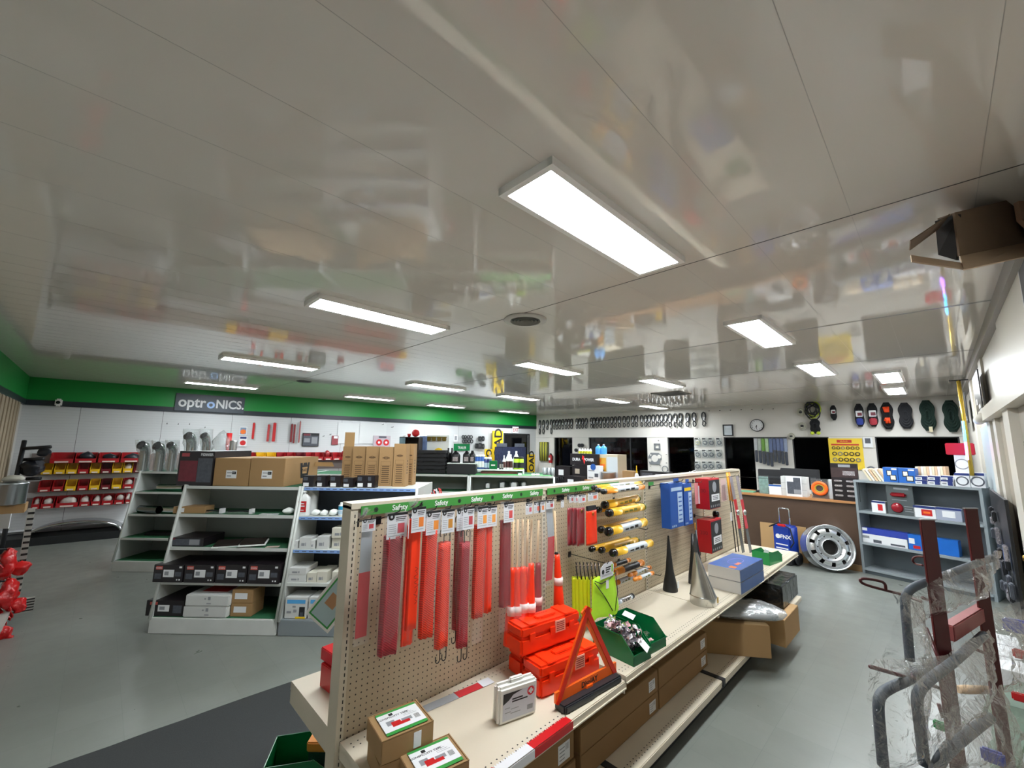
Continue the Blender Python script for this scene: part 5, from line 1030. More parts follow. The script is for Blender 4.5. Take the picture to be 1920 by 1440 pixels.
for k, (x0, x1, lb) in enumerate(((846, 862, 'left'), (868, 881, 'middle'), (880, 890, 'right'))):
    a, W, h = sp(FU, x0, x1, 845, b0+.12, zt_+.013); r = jug(FU.mat(a, b0+.15+.03*(k == 2), zt_+.013), '%s black oil jug with a silver label' % lb, 'jug', h, W*1.05, .12, 'black_jug', '#131316', None)
    obj('label', MB().rect(-W*.3, W*.32, h*.14, h*.5, -.0625), m_foil, r); obj('handle', MB().tube([(-W*.3, 0, h*.7), (-W*.1, 0, h*.95), (W*.3, 0, h*.8)], .012, 8), m_black, r)
for k, x in enumerate((839, 846)):
    a, W, h = sp(FU, x-2.5, x+3, 840, b0+.2, zt_+.013); thing('black_bottle', MB().lathe([(.03, 0), (.03, h*.6), (.014, h*.78), (.014, h)], 14), m_black, FU.mat(a, b0+.27, zt_+.013), '%s slim black bottle left of the oil jugs' % ('first', 'second')[k], 'bottle')
# display boxes behind the tall cartons (stand on the rear island)
a, W, h = sp(FU, 747, 784, 819, b0+.1, zd); r = empty('display_box', FU.mat(a, b0+.15, zd), 'open dark display box behind the tall cartons', 'display box'); obj('box_body', MB().box(-W/2, W/2, 0, .25, 0, h*.45).box(-W/2, W/2, .24, .25, 0, h).box(-W/2, -W/2+.01, 0, .25, 0, h).box(W/2-.01, W/2, 0, .25, 0, h).box(-W/2, W/2, 0, .25, h-.01, h), mat('dark_brown_card', '#2c211b', .5), r); obj('side_print', MB().rect(-W/2, -W*.2, h*.5, h*.98, -.002), mat('teal_photo_print', '#6f8a93', .4, noise_amt=.5, nscale=20), r)
thing('red_clutch_part', MB().lathe([(.01, -.03), (.05, -.03), (.06, 0), (.05, .03), (.01, .03)], 18, axis='Y', c=(0, 0, .062)).lathe([(.02, 0), (.03, .05)], 12, c=(-.1, 0, 0)), [m_red], FU.mat(sp(FU, 768, 786, 805, b0+.2, zd+h)[0], b0+.28, zd+h), 'red and silver round part on top of the dark display box', 'metal part')
a, W, h = sp(FU, 786, 800, 818, b0+.3, zd); pbox(FU, 786, 800, 818, b0+.45, zd, .05, 'photo_card_box', 'slim box with a blue picture print right of the dark display box', 'box', mat('blue_photo_print', '#6b7fa8', .4, noise_amt=.5, nscale=14))
a, W, h = sp(FU, 800, 842, 816, b0+.5, zd); r = empty('sunglasses_display', FU.mat(a, b0+.5, zd), 'white card display with yellow safety glasses', 'display card'); obj('card', MB().box(-W/2, W/2, 0, .006, 0, h), m_wht, r)
for k, xx in enumerate((-W*.28, W*.18)):
    obj('safety_glasses', MB().bev(xx-.075, xx-.006, -.03, -.015, h*.84, h*.94, .008).bev(xx+.006, xx+.075, -.03, -.015, h*.84, h*.94, .008).box(xx-.08, xx+.08, -.028, -.01, h*.93, h*.96), mat('yellow_dark_glasses', '#6b5a1d', .2), r)
obj('yellow_gloves', crumple(2, .14, .05, .09, .01), m_yellow, r, T(.02, -.03, h*.5)); obj('orange_box', MB().box(-.09, .02, -.05, -.01, h*.3, h*.48), m_orange, r)
# ---- island E: upper rack with bottles
ze = zE[0]; zr = FU.on_b(935, 880, b0+.28)[1]
r = empty('riser_shelf', FU.mat(2.80, b0+.28, ze), 'raised white shelf behind the green island top, carrying bottles', 'shelf'); mb = MB(); WR = FU.on_b(983, 880, b0+.28)[0]-2.80
obj('board', MB().box(0, WR, 0, .3, zr-ze-.02, zr-ze), m_wht, r); 
for x in (.0, WR-.02): obj('leg', MB().box(x, x+.02, .0, .3, 0, zr-ze-.02), m_wht, r)
obj('red_goods_row', MB().bev(.1, WR-.1, .06, .28, .001, zr-ze-.035, .01), mat('pinkish_red_print', '#a65a58', .5, noise_amt=.4, nscale=12), r)
bb = b0+.30
def bottle(x, yt, z, b, rad, lab, c1, lbl=None, capm=None, fr=FU, name='bottle', kind=0):
    a, _, h = sp(fr, x-3, x+3, yt, b, z); r = empty(name, fr.mat(a, b+rad, z), lab, 'bottle')
    prof = [(rad*.95, 0), (rad, .008), (rad, h*.62), (rad*.35, h*.82), (rad*.33, h)] if kind == 0 else ([(rad, 0), (rad, h*.35), (rad*.2, h*.85), (rad*.2, h)] if kind == 1 else [(rad, 0), (rad, h*.8), (rad*.9, h*.82), (rad*.9, h)])
    obj('bottle', MB().lathe(prof, 16), c1, r)
    if lbl: obj('label', MB().lathe([(rad+.0008, h*.12), (rad+.0008, h*.55)], 16, cap=False), lbl, r)
    if capm: obj('cap', MB().lathe([(rad*.42 if kind == 0 else rad*.95, h*.86), (rad*.42 if kind == 0 else rad*.95, h*1.01)], 12), capm, r)
m_b1 = mat('blue_can', '#2a5aa8', .3); m_b2 = mat('navy_can', '#22336e', .3)
for k, x in enumerate((894, 899.5, 905)): bottle(x, 853, zr, bb, .035, '%s blue and white can on the raised shelf' % wd[k], m_b1, m_wht, m_wht, kind=2)
for k, x in enumerate((910, 917)): bottle(x, 858, zr, bb, .038, '%s navy blue can with white cap' % ('left', 'right')[k], m_b2, mat('pale_blue_label', '#a9bfcf', .4), m_wht, kind=2)
pbox(FU, 917, 932, 864, bb, zr, .12, 'green_display_box', 'small dark green box with white lettering on the raised shelf', 'box', m_gbin, [(.25, .75, .4, .55, m_paper)])
for k, x in enumerate((938, 943)): bottle(x, 862, zr, bb, .02, '%s dark slim bottle right of the green box' % ('left', 'right')[k], m_blk2, m_foil)
for k, x in enumerate((945, 952, 958)): bottle(x, 852 if k else 854, zr, bb, .026, '%s white bottle with dark oval label' % wd[k], m_wht, mat('dark_red_label', '#4c2a2a', .4))
for k, x in enumerate((954, 968)): bottle(x, 846, zr, bb+.12, .08, '%s white cone-topped bottle at the back of the raised shelf' % ('left', 'right')[k], m_wht, None, None, kind=1)
for k, x in enumerate((968, 977)): bottle(x, 857, zr, bb, .042, '%s lime and black can at the right end' % ('left', 'right')[k], mat('lime_can', '#a5c926', .3), m_ink, m_ink, kind=2)
bottle(918, 847, zr, bb+.16, .05, 'pale tan bottle behind the green box', mat('tan_bottle', '#c8a98a', .4), None, None, kind=1)
for k, (x0, x1) in enumerate(((908, 920), (935, 948), (955, 972), (976, 988))):
    z_ = zE[1]; a, W, h = sp(FU, x0, x1, 903 if k != 0 else 905, b0+.1, z_); h = max(h, .1); r = empty('metal_canister', FU.mat(a, b0+.18, z_), '%s silver canister from the left under the green island top' % wd[k], 'canister')
    obj('body', MB().lathe([(W*.44, 0), (W*.5, .01), (W*.5, h*.3), (W*.47, h*.32), (W*.5, h*.34), (W*.5, h*.9), (W*.42, h)], 20), m_zinc, r); obj('label', MB().rect(-W*.3, W*.28, h*.5, h*.85, -W*.5-.002), m_paper, r)
for k, (x, c) in enumerate(((1021, 0), (1029, 1), (1036, 2))):
    a, W, h = sp(FU, x-4, x+4, 877, b0+.2, ze); thing('metal_cup', MB().lathe([(W*.45, 0), (W*.5, h), (W*.42, h), (W*.38, .004)], 16, cap=False), mat('matte_cup_steel', '#8f9496', .4, .8), FU.mat(a, b0+.2, ze), '%s small steel cup on the green island top' % wd[k], 'cup')
for k, x in enumerate((975, 1000, 1008)):
    a, _, h = sp(FU, x-3, x+3, 886, b0+.08, ze); thing('small_white_part', MB().bev(-.03, .03, -.02, .02, 0, .03, .006), m_wht, FU.mat(a, b0+.08, ze), '%s tiny white part along the front of the green island top' % wd[k], 'small part')
obj('green_top_cloth', MB().box(0, 1.2, BT+.0, BT+.3, zE[0]+.0005, zE[0]+.0025), mat('bright_green_cover', '#4fa05a', .6), rE)
# ============================================================ GREEN WALL: SIGNS, BINS AND HANGING GOODS
def gw(x0, x1, y0, y1, b=-.02):      # pixel rect -> a centre, z bottom, width, height on the green wall
    ym = (y0+y1)/2; xm = (x0+x1)/2; a0 = FG.on_b(x0, ym, b)[0]; a1 = FG.on_b(x1, ym, b)[0]; zt = FG.on_b(xm, y0, b)[1]; zb = FG.on_b(xm, y1, b)[1]; return (a0+a1)/2, zb, abs(a1-a0), zt-zb
# dark sign with white lettering
r = empty('wall_sign', FG.mat(2.755, -.075, 2.43), 'dark slate sign with white lettering on the green band', 'sign'); obj('sign_board', MB().bev(-.625, .625, 0, .03, 0, .37, .004), mat('slate_sign', '#39424d', .4), r)
text('optr', .31, m_paper, r, T(-.10, -.002, .185), bold=.007, sx=.86, align='RIGHT'); text('NICS.', .26, m_paper, r, T(.08, -.002, .175), bold=.007, sx=.86, align='LEFT'); text('o', .29, mat('pale_blue_letter', '#9fc0f0', .4), r, T(-.005, -.004, .175), bold=.008, sx=.95)
a, z, W, h = gw(104, 117, 748, 762, -.06); r = empty('security_camera', FG.mat(a, -.09, z), 'small white camera on the black band at the left', 'camera'); obj('housing', MB().bev(-W/2, W/2, -.05, .05, 0, h, .02), m_white, r); obj('lens', MB().lathe([(.03, -.055), (.03, -.048)], 14, axis='Y', c=(0, 0, h/2)), m_glint, r)
a, z, W, h = gw(961.5, 973, 800, 812.5, -.06); r = empty('exit_sign', FG.mat(a, -.05, z), 'white exit sign with red letters above the dark door', 'sign'); obj('sign_board', MB().bev(-W/2, W/2, 0, .04, 0, h, .006), m_paper, r); text('EXIT', h*.72, mat('exit_red', '#a3202a', .4), r, T(0, -.002, h*.5), bold=.002, sx=.75)
# bins
BINM = {'r': mat('red_bin', '#a3161d', .3), 'y': mat('yellow_bin', '#e0b21a', .3), 'd': mat('dark_red_bin', '#6d0f1a', .35)}
rows = [(846, 868, [(92, 137, 'r'), (139, 180, 'r'), (183, 223, 'r'), (225, 265, 'r')]),
        (868, 888, [(76, 97, 'y'), (100, 121, 'y'), (122.5, 144, 'y'), (145, 165, 'r'), (166.5, 187, 'y'), (188, 207, 'd'), (208.5, 228, 'y'), (229, 248, 'y'), (249, 268, 'd')]),
        (898, 919, [(70, 94, 'r'), (96, 118, 'r'), (120, 142, 'y'), (144, 164, 'r'), (165.5, 186, 'y'), (187.5, 206, 'd'), (207.5, 227, 'y'), (228.5, 249, 'r')]),
        (929, 949, [(58, 74, 'r'), (76, 100, 'r'), (103, 146, 'r'), (147.5, 168, 'r'), (169, 188, 'r'), (189, 211, 'r'), (213, 231, 'r'), (233, 243, 'r')])]
rown = ['top', 'second', 'third', 'bottom']; coln = {'r': 'red', 'y': 'yellow', 'd': 'dark red'}; _bm = {}
m_lab = mat('bin_label', '#d9c9c0', .5); ordw = wd+['seventh', 'eighth', 'ninth']
obj_rail = MB(); a_l, _, _, _ = gw(58, 60, 900, 902); a_r = 7.3
zrow = []
for ri, (y0, y1, L_) in enumerate(rows):
    z = FG.on_b(170, y1, -.32)[1]; zrow.append(z)
for z in zrow: obj_rail.box(a_l-.05, a_r, -.02, 0, z-.03, z+.17)
thing('bin_rail_panel', obj_rail, mat('taupe_louvre_panel', '#7f7470', .5), FG.mat(0, -.0, 0), 'taupe rails on the green wall that carry the plastic bins', 'bin rack')
def wall_bin(a, z, W, c, label, h=.19, D=.26, group='plastic bins on the green wall'):
    key = (round(W, 2), c)
    if key not in _bm: _bm[key] = (bin_mesh(W, D, h, lip=.42).mesh('bin_body', BINM[c]), MB().box(-W*.3, W*.3, -D/2-.006, -D/2-.003, .01, .035).mesh('label_card', m_lab))
    r = empty('parts_bin', FG.mat(a, -.02-D/2, z), label, 'parts bin', group); obj('bin_body', _bm[key][0], None, r); obj('label_card', _bm[key][1], None, r); return r
rd = random.Random(11); binfill = []
m_goods = [mat('dark_goods', '#1a1c24', .4, noise_amt=.4, nscale=30), mat('white_bagged_goods', '#b9b2ac', .4, noise_amt=.3, nscale=30), mat('red_bagged_goods', '#8e2023', .3, noise_amt=.4, nscale=30)]
for ri, (y0, y1, L_) in enumerate(rows):
    for k, (x0, x1, c) in enumerate(L_):
        a0 = FG.on_b(x0, y1, -.28)[0]; a1 = FG.on_b(x1, y1, -.28)[0]; W = (a1-a0)*.97; z = zrow[ri]
        wall_bin((a0+a1)/2, z, W, c, '%s bin, %s from the left in the %s row on the far left wall' % (coln[c], ordw[k], rown[ri]))
        g = {0: 0 if k else None, 3: 1}.get(ri)
        if ri == 0 and k == 1: g = 0
        if g is not None or (ri, k) in ((1, 7), (2, 7)):
            q = thing('bagged_parts', crumple(k+ri*9, W*.8, .18, .17 if (ri, k) != (0, 1) else .2, .02, 14, 8), m_goods[g if g is not None else 1], FG.mat((a0+a1)/2, -.15, z+.006), '%s heap of bagged parts inside the %s bin of the %s bin row' % (('dark', 'white', 'red')[g if g is not None else 1], ordw[k], rown[ri]), 'packaged parts')
# bins going on behind the islands
a = 2.95; k = 0; cs = 'yrrryyrrdrrrrrrrrrrr'
while a < 7.2:
    c = cs[k % len(cs)]; wall_bin(a, zrow[0], .19, c, ('yellow' if c == 'y' else 'dark red' if c == 'd' else 'red')+' bin on the wall rail above the brown cartons, %s along' % (ordw[k] if k < 9 else 'further right'), group='red and yellow bins behind the cartons')
    if k > 10 and k % 2: thing('red_bagged_part', crumple(k, .13, .16, .24, .02, 12, 7), m_goods[2], FG.mat(a, -.14, zrow[0]+.006), 'red bagged goods heaped in a bin behind the tall cartons', 'packaged parts', 'bagged goods behind the tall cartons')
    a += .21; k += 1
for k in range(5): wall_bin(5.6+k*.3, zrow[2], .27, 'r', '%s red bin of the lower row seen between the cartons' % ordw[k], group='lower red bins between the cartons')
# pegs and hanging goods
for k, (x, y) in enumerate(((313, 795), (334, 796), (355, 796), (384, 802), (606, 818), (619, 815), (717, 796), (735, 801), (757, 818), (774, 817), (784, 815))):
    a, z = FG.on_b(x, y, -.05); thing('peg_hook', MB().tube([(0, .05, 0), (0, -.08, .0), (0, -.09, .02)], .006, 6), m_wire, FG.mat(a, -.05, z), 'small empty peg hook on the white wall', 'hook', 'empty peg hooks on the white wall')
def wcard(x0, x1, y0, y1, lab, prints, base=None, name='product_card', D=.012, b=-.03):
    a, z, W, h = gw(x0, x1, y0, y1, b); r = empty(name, FG.mat(a, b, z), lab, 'product card'); obj('card', MB().box(-W/2, W/2, 0, D, 0, h), base or m_paper, r); ms = []; mb = MB()
    for k, q in enumerate(prints):
        m_ = q[-1]
        if m_ not in ms: ms.append(m_)
        if q[0] == 'c': mb.disc(-W/2+q[1]*W, q[2]*h, q[3]*h, -.001-.0008*k, ms.index(m_))
        else: mb.rect(-W/2+q[0]*W, -W/2+q[1]*W, q[2]*h, q[3]*h, -.001-.0008*k, ms.index(m_))
    if prints: obj('printing', mb, ms, r)
    return r, W, h
wcard(449, 463, 800, 816, 'upper small blue and orange card on the white wall', [(.1, .9, .1, .9, mat('grey_blue_print', '#7788a0', .5)), ('c', .5, .4, .28, m_orange)])
wcard(448, 463, 818, 837, 'lower small white and red card on the white wall', [(.1, .9, .75, .95, m_b2), ('c', .5, .35, .25, m_red)])
for x0, x1, y0, y1, lb, m_ in ((472, 478, 793, 823, 'leftmost red strip hanging on the white wall', m_red), (500, 506, 796, 828, 'red and white patterned strip on the white wall', mat('mottled_red', '#b23a3c', .5, noise_amt=.8, nscale=30)), (510, 518, 793, 828, 'red strip right beside the patterned one', m_red), (544, 549, 795, 829, 'left one of the paired dark red strips', m_redd), (549.5, 554, 796, 831, 'right one of the paired dark red strips', m_redd), (560, 563.5, 790, 830, 'thin faded red strip hanging last in the row', mat('faded_red_strip', '#a85a58', .5))):
    a, z, W, h = gw(x0, x1, y0, y1, -.05); r = empty('red_strip', FG.mat(a, -.05, z), lb, 'strip'); obj('strip', MB().bev(-W*.36, W*.36, -.012, .01, 0, h, .006), m_, r); obj('hook', MB().tube([(0, .05, h+.01), (0, -.02, h+.01)], .005, 6), m_wire, r)
wcard(567, 598, 812, 837, 'black and white picture card right of the red strips', [(.05, .95, .05, .95, m_slate), (.05, .45, .8, .95, m_wkr), (.5, .97, .8, .95, m_ink), (.1, .45, .3, .6, m_grey_ink), (.55, .9, .2, .7, m_grey_ink)], m_ink)
wcard(622, 634, 817, 834, 'small dark red bag with a white tag on the white wall', [(.3, .9, .7, .95, m_paper)], mat('maroon_bag', '#8a3a40', .5))
for k, (x0, x1) in enumerate(((633, 673), (674, 724))): wcard(x0, x1, 793, 832, '%s blank white panel fixed on the white wall' % ('left', 'right')[k], [], mat('off_white_board', '#cdcfcf', .4), 'blank_board', .006, -.02)
wcard(700, 732, 817, 840, 'grey card with two red round symbols behind the tall cartons', [(.3, .75, .8, .95, m_slate), ('c', .33, .45, .26, m_red), ('c', .75, .45, .26, m_red), ('c', .33, .45, .1, m_paper), ('c', .75, .45, .1, m_paper)], mat('pinkish_grey_card', '#b3a5ad', .5), D=.02, b=-.06)
r, W, h = wcard(851, 881, 832, 845, 'green lettered trailer parts card on the white wall', [(.0, 1, .0, 1, m_gbin)], m_gbin); text('TRAILER', h*.55, m_paper, r, T(0, -.004, h*.4), sx=.7)
wcard(851, 858, 815, 828, 'narrow grey label card at the left of the hook cluster', [(.2, .8, .2, .8, m_grey_ink)])
m_hk = mat('dark_hook_steel', '#3a3c3e', .35, .6)
for k, (x0, x1, y0, y1) in enumerate(((866, 875, 816, 823), (876, 886, 816, 823), (867, 876, 824, 831), (877, 887, 824, 831), (897, 902, 818, 827), (903, 908, 818, 827), (891, 896, 831, 841), (897, 903, 830, 842), (903, 908, 832, 842))):
    a, z, W, h = gw(x0, x1, y0, y1, -.06); mb = MB()
    for q in (-.25, .25): mb.tube([(q*W+W*.22*math.cos(t), 0, h/2+h*.45*math.sin(t)) for t in [2*PI*j/12 for j in range(12)]], .016, 6, closed=True)
    mb.tube([(0, .06, h*.8), (0, -.04, h*.8)], .006, 6); thing('coupling_hook_pack', mb, m_hk, FG.mat(a, -.06, z), 'small dark steel ring part on the white wall near the yellow board', 'hook part', 'steel ring parts by the yellow boards')
# oversize load boards
def load(x0, x1, y0, y1, lab, s_, txt, b, dz=0, my=.5):
    a, z, W, h = gw(x0, x1, y0, y1, b); r = empty('load_board', FG.mat(a, b, z), lab, 'sign'); obj('board', MB().bev(-W/2, W/2, 0, .03, 0, h, .004), mat('yellow_sign_board', '#ecc419', .4), r); obj('board_edge', MB().box(-W/2, -W/2+.025, -.004, 0, 0, h), mat('pale_yellow_edge', '#d9b93a', .4), r)
    text(txt, W*s_, m_ink, r, T(W*.06, -.003, h*my, ry=-PI/2), bold=.012, sx=1.0); return r
load(923.5, 943, 808, 870, 'tall yellow load board beside the dark door', 1.0, 'LOAD', -.12, my=.53); load(909, 923, 842, 866, 'lower yellow board partly hidden by cans', 1.0, 'LO', -.16, my=.5)
q = load(989, 1003, 852, 886, 'yellow load board leaning in the corner right of the door', .9, 'LOAD', -.3); obj('hidden_lower_end', MB().box(-.13, .13, 0, .03, -q.location.z, 0), MATS['yellow_sign_board'], q)
a, z, W, h = gw(928, 986, 838, 880, -.5); r = empty('glove_display', FG.mat(a, -.5, z), 'navy patterned display board in front of the dark door', 'display'); obj('board', MB().box(-W/2, W/2, 0, .02, 0, h), mat('navy_patterned_board', '#2c3350', .5, noise_amt=.9, nscale=18), r); obj('base', MB().box(-W/2, W/2, -.1, .1, -z, -z+.05).box(-.03, .03, .0, .02, -z, 0), m_blk2, r)
for k, xx in enumerate((-.3, .28)): obj('header', MB().box(xx*W-.22, xx*W+.22, -.01, 0, h, h+.12), mat('grey_header', '#565b66', .5, noise_amt=.5, nscale=20), r)
# base plinth, arch and ledge under the bins
thing('wall_base_plinth', MB().box(-.2, 3.1, -.62, -.01, 0, .13), mat('black_plinth', '#15181a', .6), FG.mat(0, 0, 0), 'long black plinth at the foot of the green wall', 'plinth')
thing('wall_ledge', MB().box(.0, 3.0, -.10, -.01, 0, .03), m_paper, FG.mat(0, 0, FG.on_b(200, 984, -.1)[1]), 'narrow white ledge below the bin rows', 'ledge')
aF0 = FG.on_b(40, 1035, -.62)[0]; aF1 = FG.on_b(222, 1025, -.62)[0]; RF = (aF1-aF0)/2; zF = FG.on_b(169, 979, -.62)[1]-RF; ac = (aF0+aF1)/2
r = empty('truck_fender', FG.mat(ac, -.35, .134), 'curved half-round chrome truck fender standing at the foot of the wall', 'fender'); mb = MB(); e = min(1., (FG.on_b(150, 979, -.62)[1]-.13)/RF)
def arc(rad, y): return [(rad*math.cos(t), y, rad*e*math.sin(t)) for t in [PI*k/40 for k in range(41)]]
mb.grid(lambda u, v: (RF*math.cos(PI*u), -.27+.5*v, RF*e*math.sin(PI*u)+.001), 40, 4).grid(lambda u, v: ((RF-.012)*math.cos(PI*(1-u)), -.27+.5*v, (RF-.012)*e*math.sin(PI*(1-u))+.001), 40, 4); obj('shell', mb, mat('brushed_steel', '#a9adb0', .25, .9), r)
obj('rolled_edge', MB().tube(arc(RF-.005, -.27), .02, 8), m_chrome, r); obj('inner_lining', MB().grid(lambda u, v: ((RF-.02)*math.cos(PI*(1-u)), -.26+.49*v, (RF-.02)*e*math.sin(PI*(1-u))+.001), 40, 2), mat('tan_inside_film', '#6f6454', .6), r)
# ---- rack and hanging bags by the front wall at the far left
m_rk = mat('dull_white_upright', '#a8a59e', .5)
r = empty('slotted_rack', T(-6.84, -.42, 0), 'slotted white shelving end with dark slots at the far left', 'store shelving')
mb = MB().box(-.03, .0, -.05, .0, .1, 1.06, 0); z = .22
while z < 1.04: mb.box(-.028, .0012, -.044, .0012, z, z+.022, 1); z += .06
obj('upright', mb, [m_rk, m_slot], r)
mb = MB().box(-.03, .0, -.5, .11, 0, .14, 0)
for k in range(5): mb.box(-.031, .0012, -.1, .111, .012+k*.027, .024+k*.027, 1)
obj('foot', mb, [m_rk, m_slot], r); obj('base_deck', MB().box(0, 1.3, -.55, -.02, .1, .14), m_rk, r)
obj('shelf', MB().box(-.3, 1.5, -.62, -.27, 1.01, 1.03), mat('tan_shelf', '#8a7560', .5), r); obj('back_panel', MB().box(-.3, 1.5, -.62, -.6, .1, 1.3), m_rk, r)
P = at_depth(10, 1010, 4.25); carton(FW, P.x-.2, P.x+.06, P.y-.1, P.y+.1, 1.031, 1.12, 'small brown box under the steel cylinder at the left border', m_kraft)
P = at_depth(8, 985, 4.25); r = empty('steel_tank', T(P.x, P.y, 1.121), 'brushed steel cylinder at the left border of the view', 'tank'); zt_ = at_depth(8, 906, 4.25).z-1.121; obj('tank_body', MB().lathe([(.115, 0), (.12, .01), (.12, zt_-.02), (.125, zt_-.015), (.125, zt_), (.11, zt_+.004)], 30), mat('brushed_steel', '#a9adb0', .25, .9), r)
thing('pale_cloth_heap', crumple(12, .2, .16, .07, .02, 16, 8), mat('pale_cloth', '#a9a69a', .7), T(P.x-.02, P.y, 1.125+zt_), 'crumpled pale cloth on top of the steel cylinder', 'cloth')
r = empty('black_rack', T(-8.6, -.72, 0), 'black metal stand with short arms at the far left', 'stand')
P0 = at_depth(46, 826, 6.9); P1 = at_depth(22, 935, 6.6); o = Vector((-8.6, -.72, 0))
obj('post', MB().tube([tuple(P0-o), tuple(P1-o), (P1.x+.1-o.x, P1.y-o.y, .0)], .03, 8), m_blk2, r)
for k, (p, q) in enumerate((((45, 841), (95, 838)), ((40, 862), (82, 860)), ((50, 898), (76, 897)))): obj('arm', MB().tube([tuple(at_depth(*p, 6.85)-o), tuple(at_depth(*q, 6.9)-o)], .028, 8), m_blk2, r)
thing('black_bagged_gear', crumple(21, .24, .26, .28, .05), m_goods[0], Matrix.Translation(at_depth(56, 893, 6.85)), 'black bundled gear hanging on the far left stand', 'gear')
thing('navy_bundle', crumple(22, .1, .16, .14, .03), m_goods[0], Matrix.Translation(at_depth(80, 856, 7.0)), 'small navy bundle on the upper arm of the far left stand', 'bundle')
rd = random.Random(5); m_rb = mat('red_shiny_strap', '#c01a1c', .25, bump=.6, bscale=30, dist=.01)
for k, (x, y, d_, s_) in enumerate(((10, 1050, 4.1, .2), (34, 1062, 4.2, .1), (12, 1108, 4.0, .18), (30, 1132, 4.05, .1), (2, 1190, 3.75, .1))):
    P = at_depth(x, y, d_); r = empty('red_strap_pack', Matrix.Translation(P), '%s red strap bundle from the top in the far left hanging display' % wd[k], 'strap pack')
    mb = MB()
    for q in range(8):
        c = Vector((rd.uniform(-s_*.4, s_*.3), -.07-.01*q, rd.uniform(-s_*.5, s_*.4))); mb.ribbon([tuple(c), tuple(c+Vector((.05+.03*(k % 3), rd.uniform(.03, .09), -.07-.03*(q % 3))))], (.012, .0, .03), .008)
    obj('straps', mb, m_rb, r); obj('red_fabric', crumple(k+50, s_*1.1, .12, s_*1.5, .035, 22, 14), m_rb, r, T(0, .02, -s_*.9))
    if k % 2 == 0: obj('card', MB().box(-.03, .05, -.1, -.095, -s_/2-.12, -s_/2), m_paper, r)
    obj('hook', MB().tube([(0, 0, s_/2), (0, -.3, s_/2+.05)], .008, 6), m_wire, r)
thing('white_price_board', MB().box(-.09, .09, 0, .01, -.18, .18).rect(-.08, .08, .05, .15, -.001), m_paper, Matrix.Translation(at_depth(2, 960, 4.6)) @ Matrix.Rotation(math.radians(60), 4, 'Z'), 'white card at the very left edge of the view', 'card')
# ============================================================ BACK WALL GOODS
def bw(x0, x1, y0, y1, b=-.03):
    ym = (y0+y1)/2; xm = (x0+x1)/2; a0 = FB.on_b(x0, ym, b)[0]; a1 = FB.on_b(x1, ym, b)[0]; zt = FB.on_b(xm, y0, b)[1]; zb = FB.on_b(xm, y1, b)[1]; return (a0+a1)/2, zb, abs(a1-a0), zt-zb
m_belt = mat('black_rubber_belt', '#1b1c20', .45)
def belt(W, h, seed, low=True):
    rd = random.Random(seed); mb = MB(); n = 22; hh = h*.62
    pts = []
    for k in range(n):
        t = 2*PI*k/n; pts.append((W*.42*math.cos(t)*(1-.25*(math.sin(t) < 0)), rd.uniform(-.01, .0), h-hh/2+hh*.5*math.copysign(abs(math.sin(t))**.8, math.sin(t))))
    mb.tube(pts, W*.17, 6, closed=True)
    pts = [(W*.34*math.cos(t)+rd.uniform(-.01, .01), -.012, h*.19+h*.19*math.sin(t)) for t in [2*PI*k/14 for k in range(14)]]; mb.tube(pts, W*.13, 6, closed=True)
    return mb
xs = [148, 180, 212, 245, 270, 295, 320, 345, 372, 395, 420, 465, 490, 515, 545, 590, 612, 640, 670, 700, 730, 765, 795, 830, 870, 905, 945, 975, 1020, 1055, 1085, 1120, 1155, 1190, 1225, 1260, 1305, 1350, 1412, 1468, 1550]
src = []
for k in range(4):
    src.append((belt(.105, .34, k).mesh('belt_loop', m_belt), MB().box(-.028, .028, -.018, -.015, .13, .22).mesh('paper_sleeve', m_paper)))
for k, xz in enumerate(xs):
    x = 980+xz*.21875; ytop = 740+(222-(xz-150)*.05)*.21875; a, z = FB.on_b(x, ytop, -.04); h = .34
    long_ = k in (0, 1, 3); s_ = 1.45 if long_ else (1.12 if k > 34 else 1)
    lb = 'black belt loop hanging in the long row under the ceiling of the back wall'; g = 'belt loops on the back wall'
    if long_: lb, g = 'long drooping black belt loop, %s of the three long ones at the left end' % ('first' if k == 0 else 'second' if k == 1 else 'third'), None
    if k == 40: lb, g = 'black belt loop hanging by itself at the right end of the long row', None
    r = empty('rubber_belt', FB.mat(a, -.04, z-h*s_) @ Matrix.Diagonal((1.0 if k < 30 else 1.15, 1, s_, 1)), lb, 'belt', g)
    obj('belt_loop', src[k % 4][0], None, r); obj('paper_sleeve', src[k % 4][1], None, r)
for k in range(7):
    a, z = FB.on_b(1330+k*20, 770-k*.6, -.03); thing('peg_hook', MB().tube([(0, .03, 0), (0, -.06, -.01)], .008, 6), m_wire, FB.mat(a, -.03, z), 'small empty peg on the bare stretch of the back wall', 'hook', 'empty pegs on the back wall')
a, z, W, h = bw(1355.5, 1374.5, 796, 817.5); r = empty('picture_frame', FB.mat(a, -.03, z), 'dark framed paper on the back wall left of the clock', 'picture frame'); t = .03
obj('frame', MB().box(-W/2, W/2, -.01, .01, 0, t).box(-W/2, W/2, -.01, .01, h-t, h).box(-W/2, -W/2+t, -.01, .01, 0, h).box(W/2-t, W/2, -.01, .01, 0, h), m_blk2, r); mb = MB().box(-W/2+t, W/2-t, 0, .008, t, h-t, 0)
for k in range(8): mb.rect(-W*.28, W*.28, h*.2+k*h*.07, h*.215+k*h*.07, -.001, 1)
obj('paper', mb, [mat('pale_blue_paper', '#ccd4da', .5), m_grey_ink], r)
a, z, W, h = bw(1407, 1432, 786, 809); R = h/2; r = empty('wall_clock', FB.mat(a, -.05, z+R), 'round white wall clock with a black rim', 'clock')
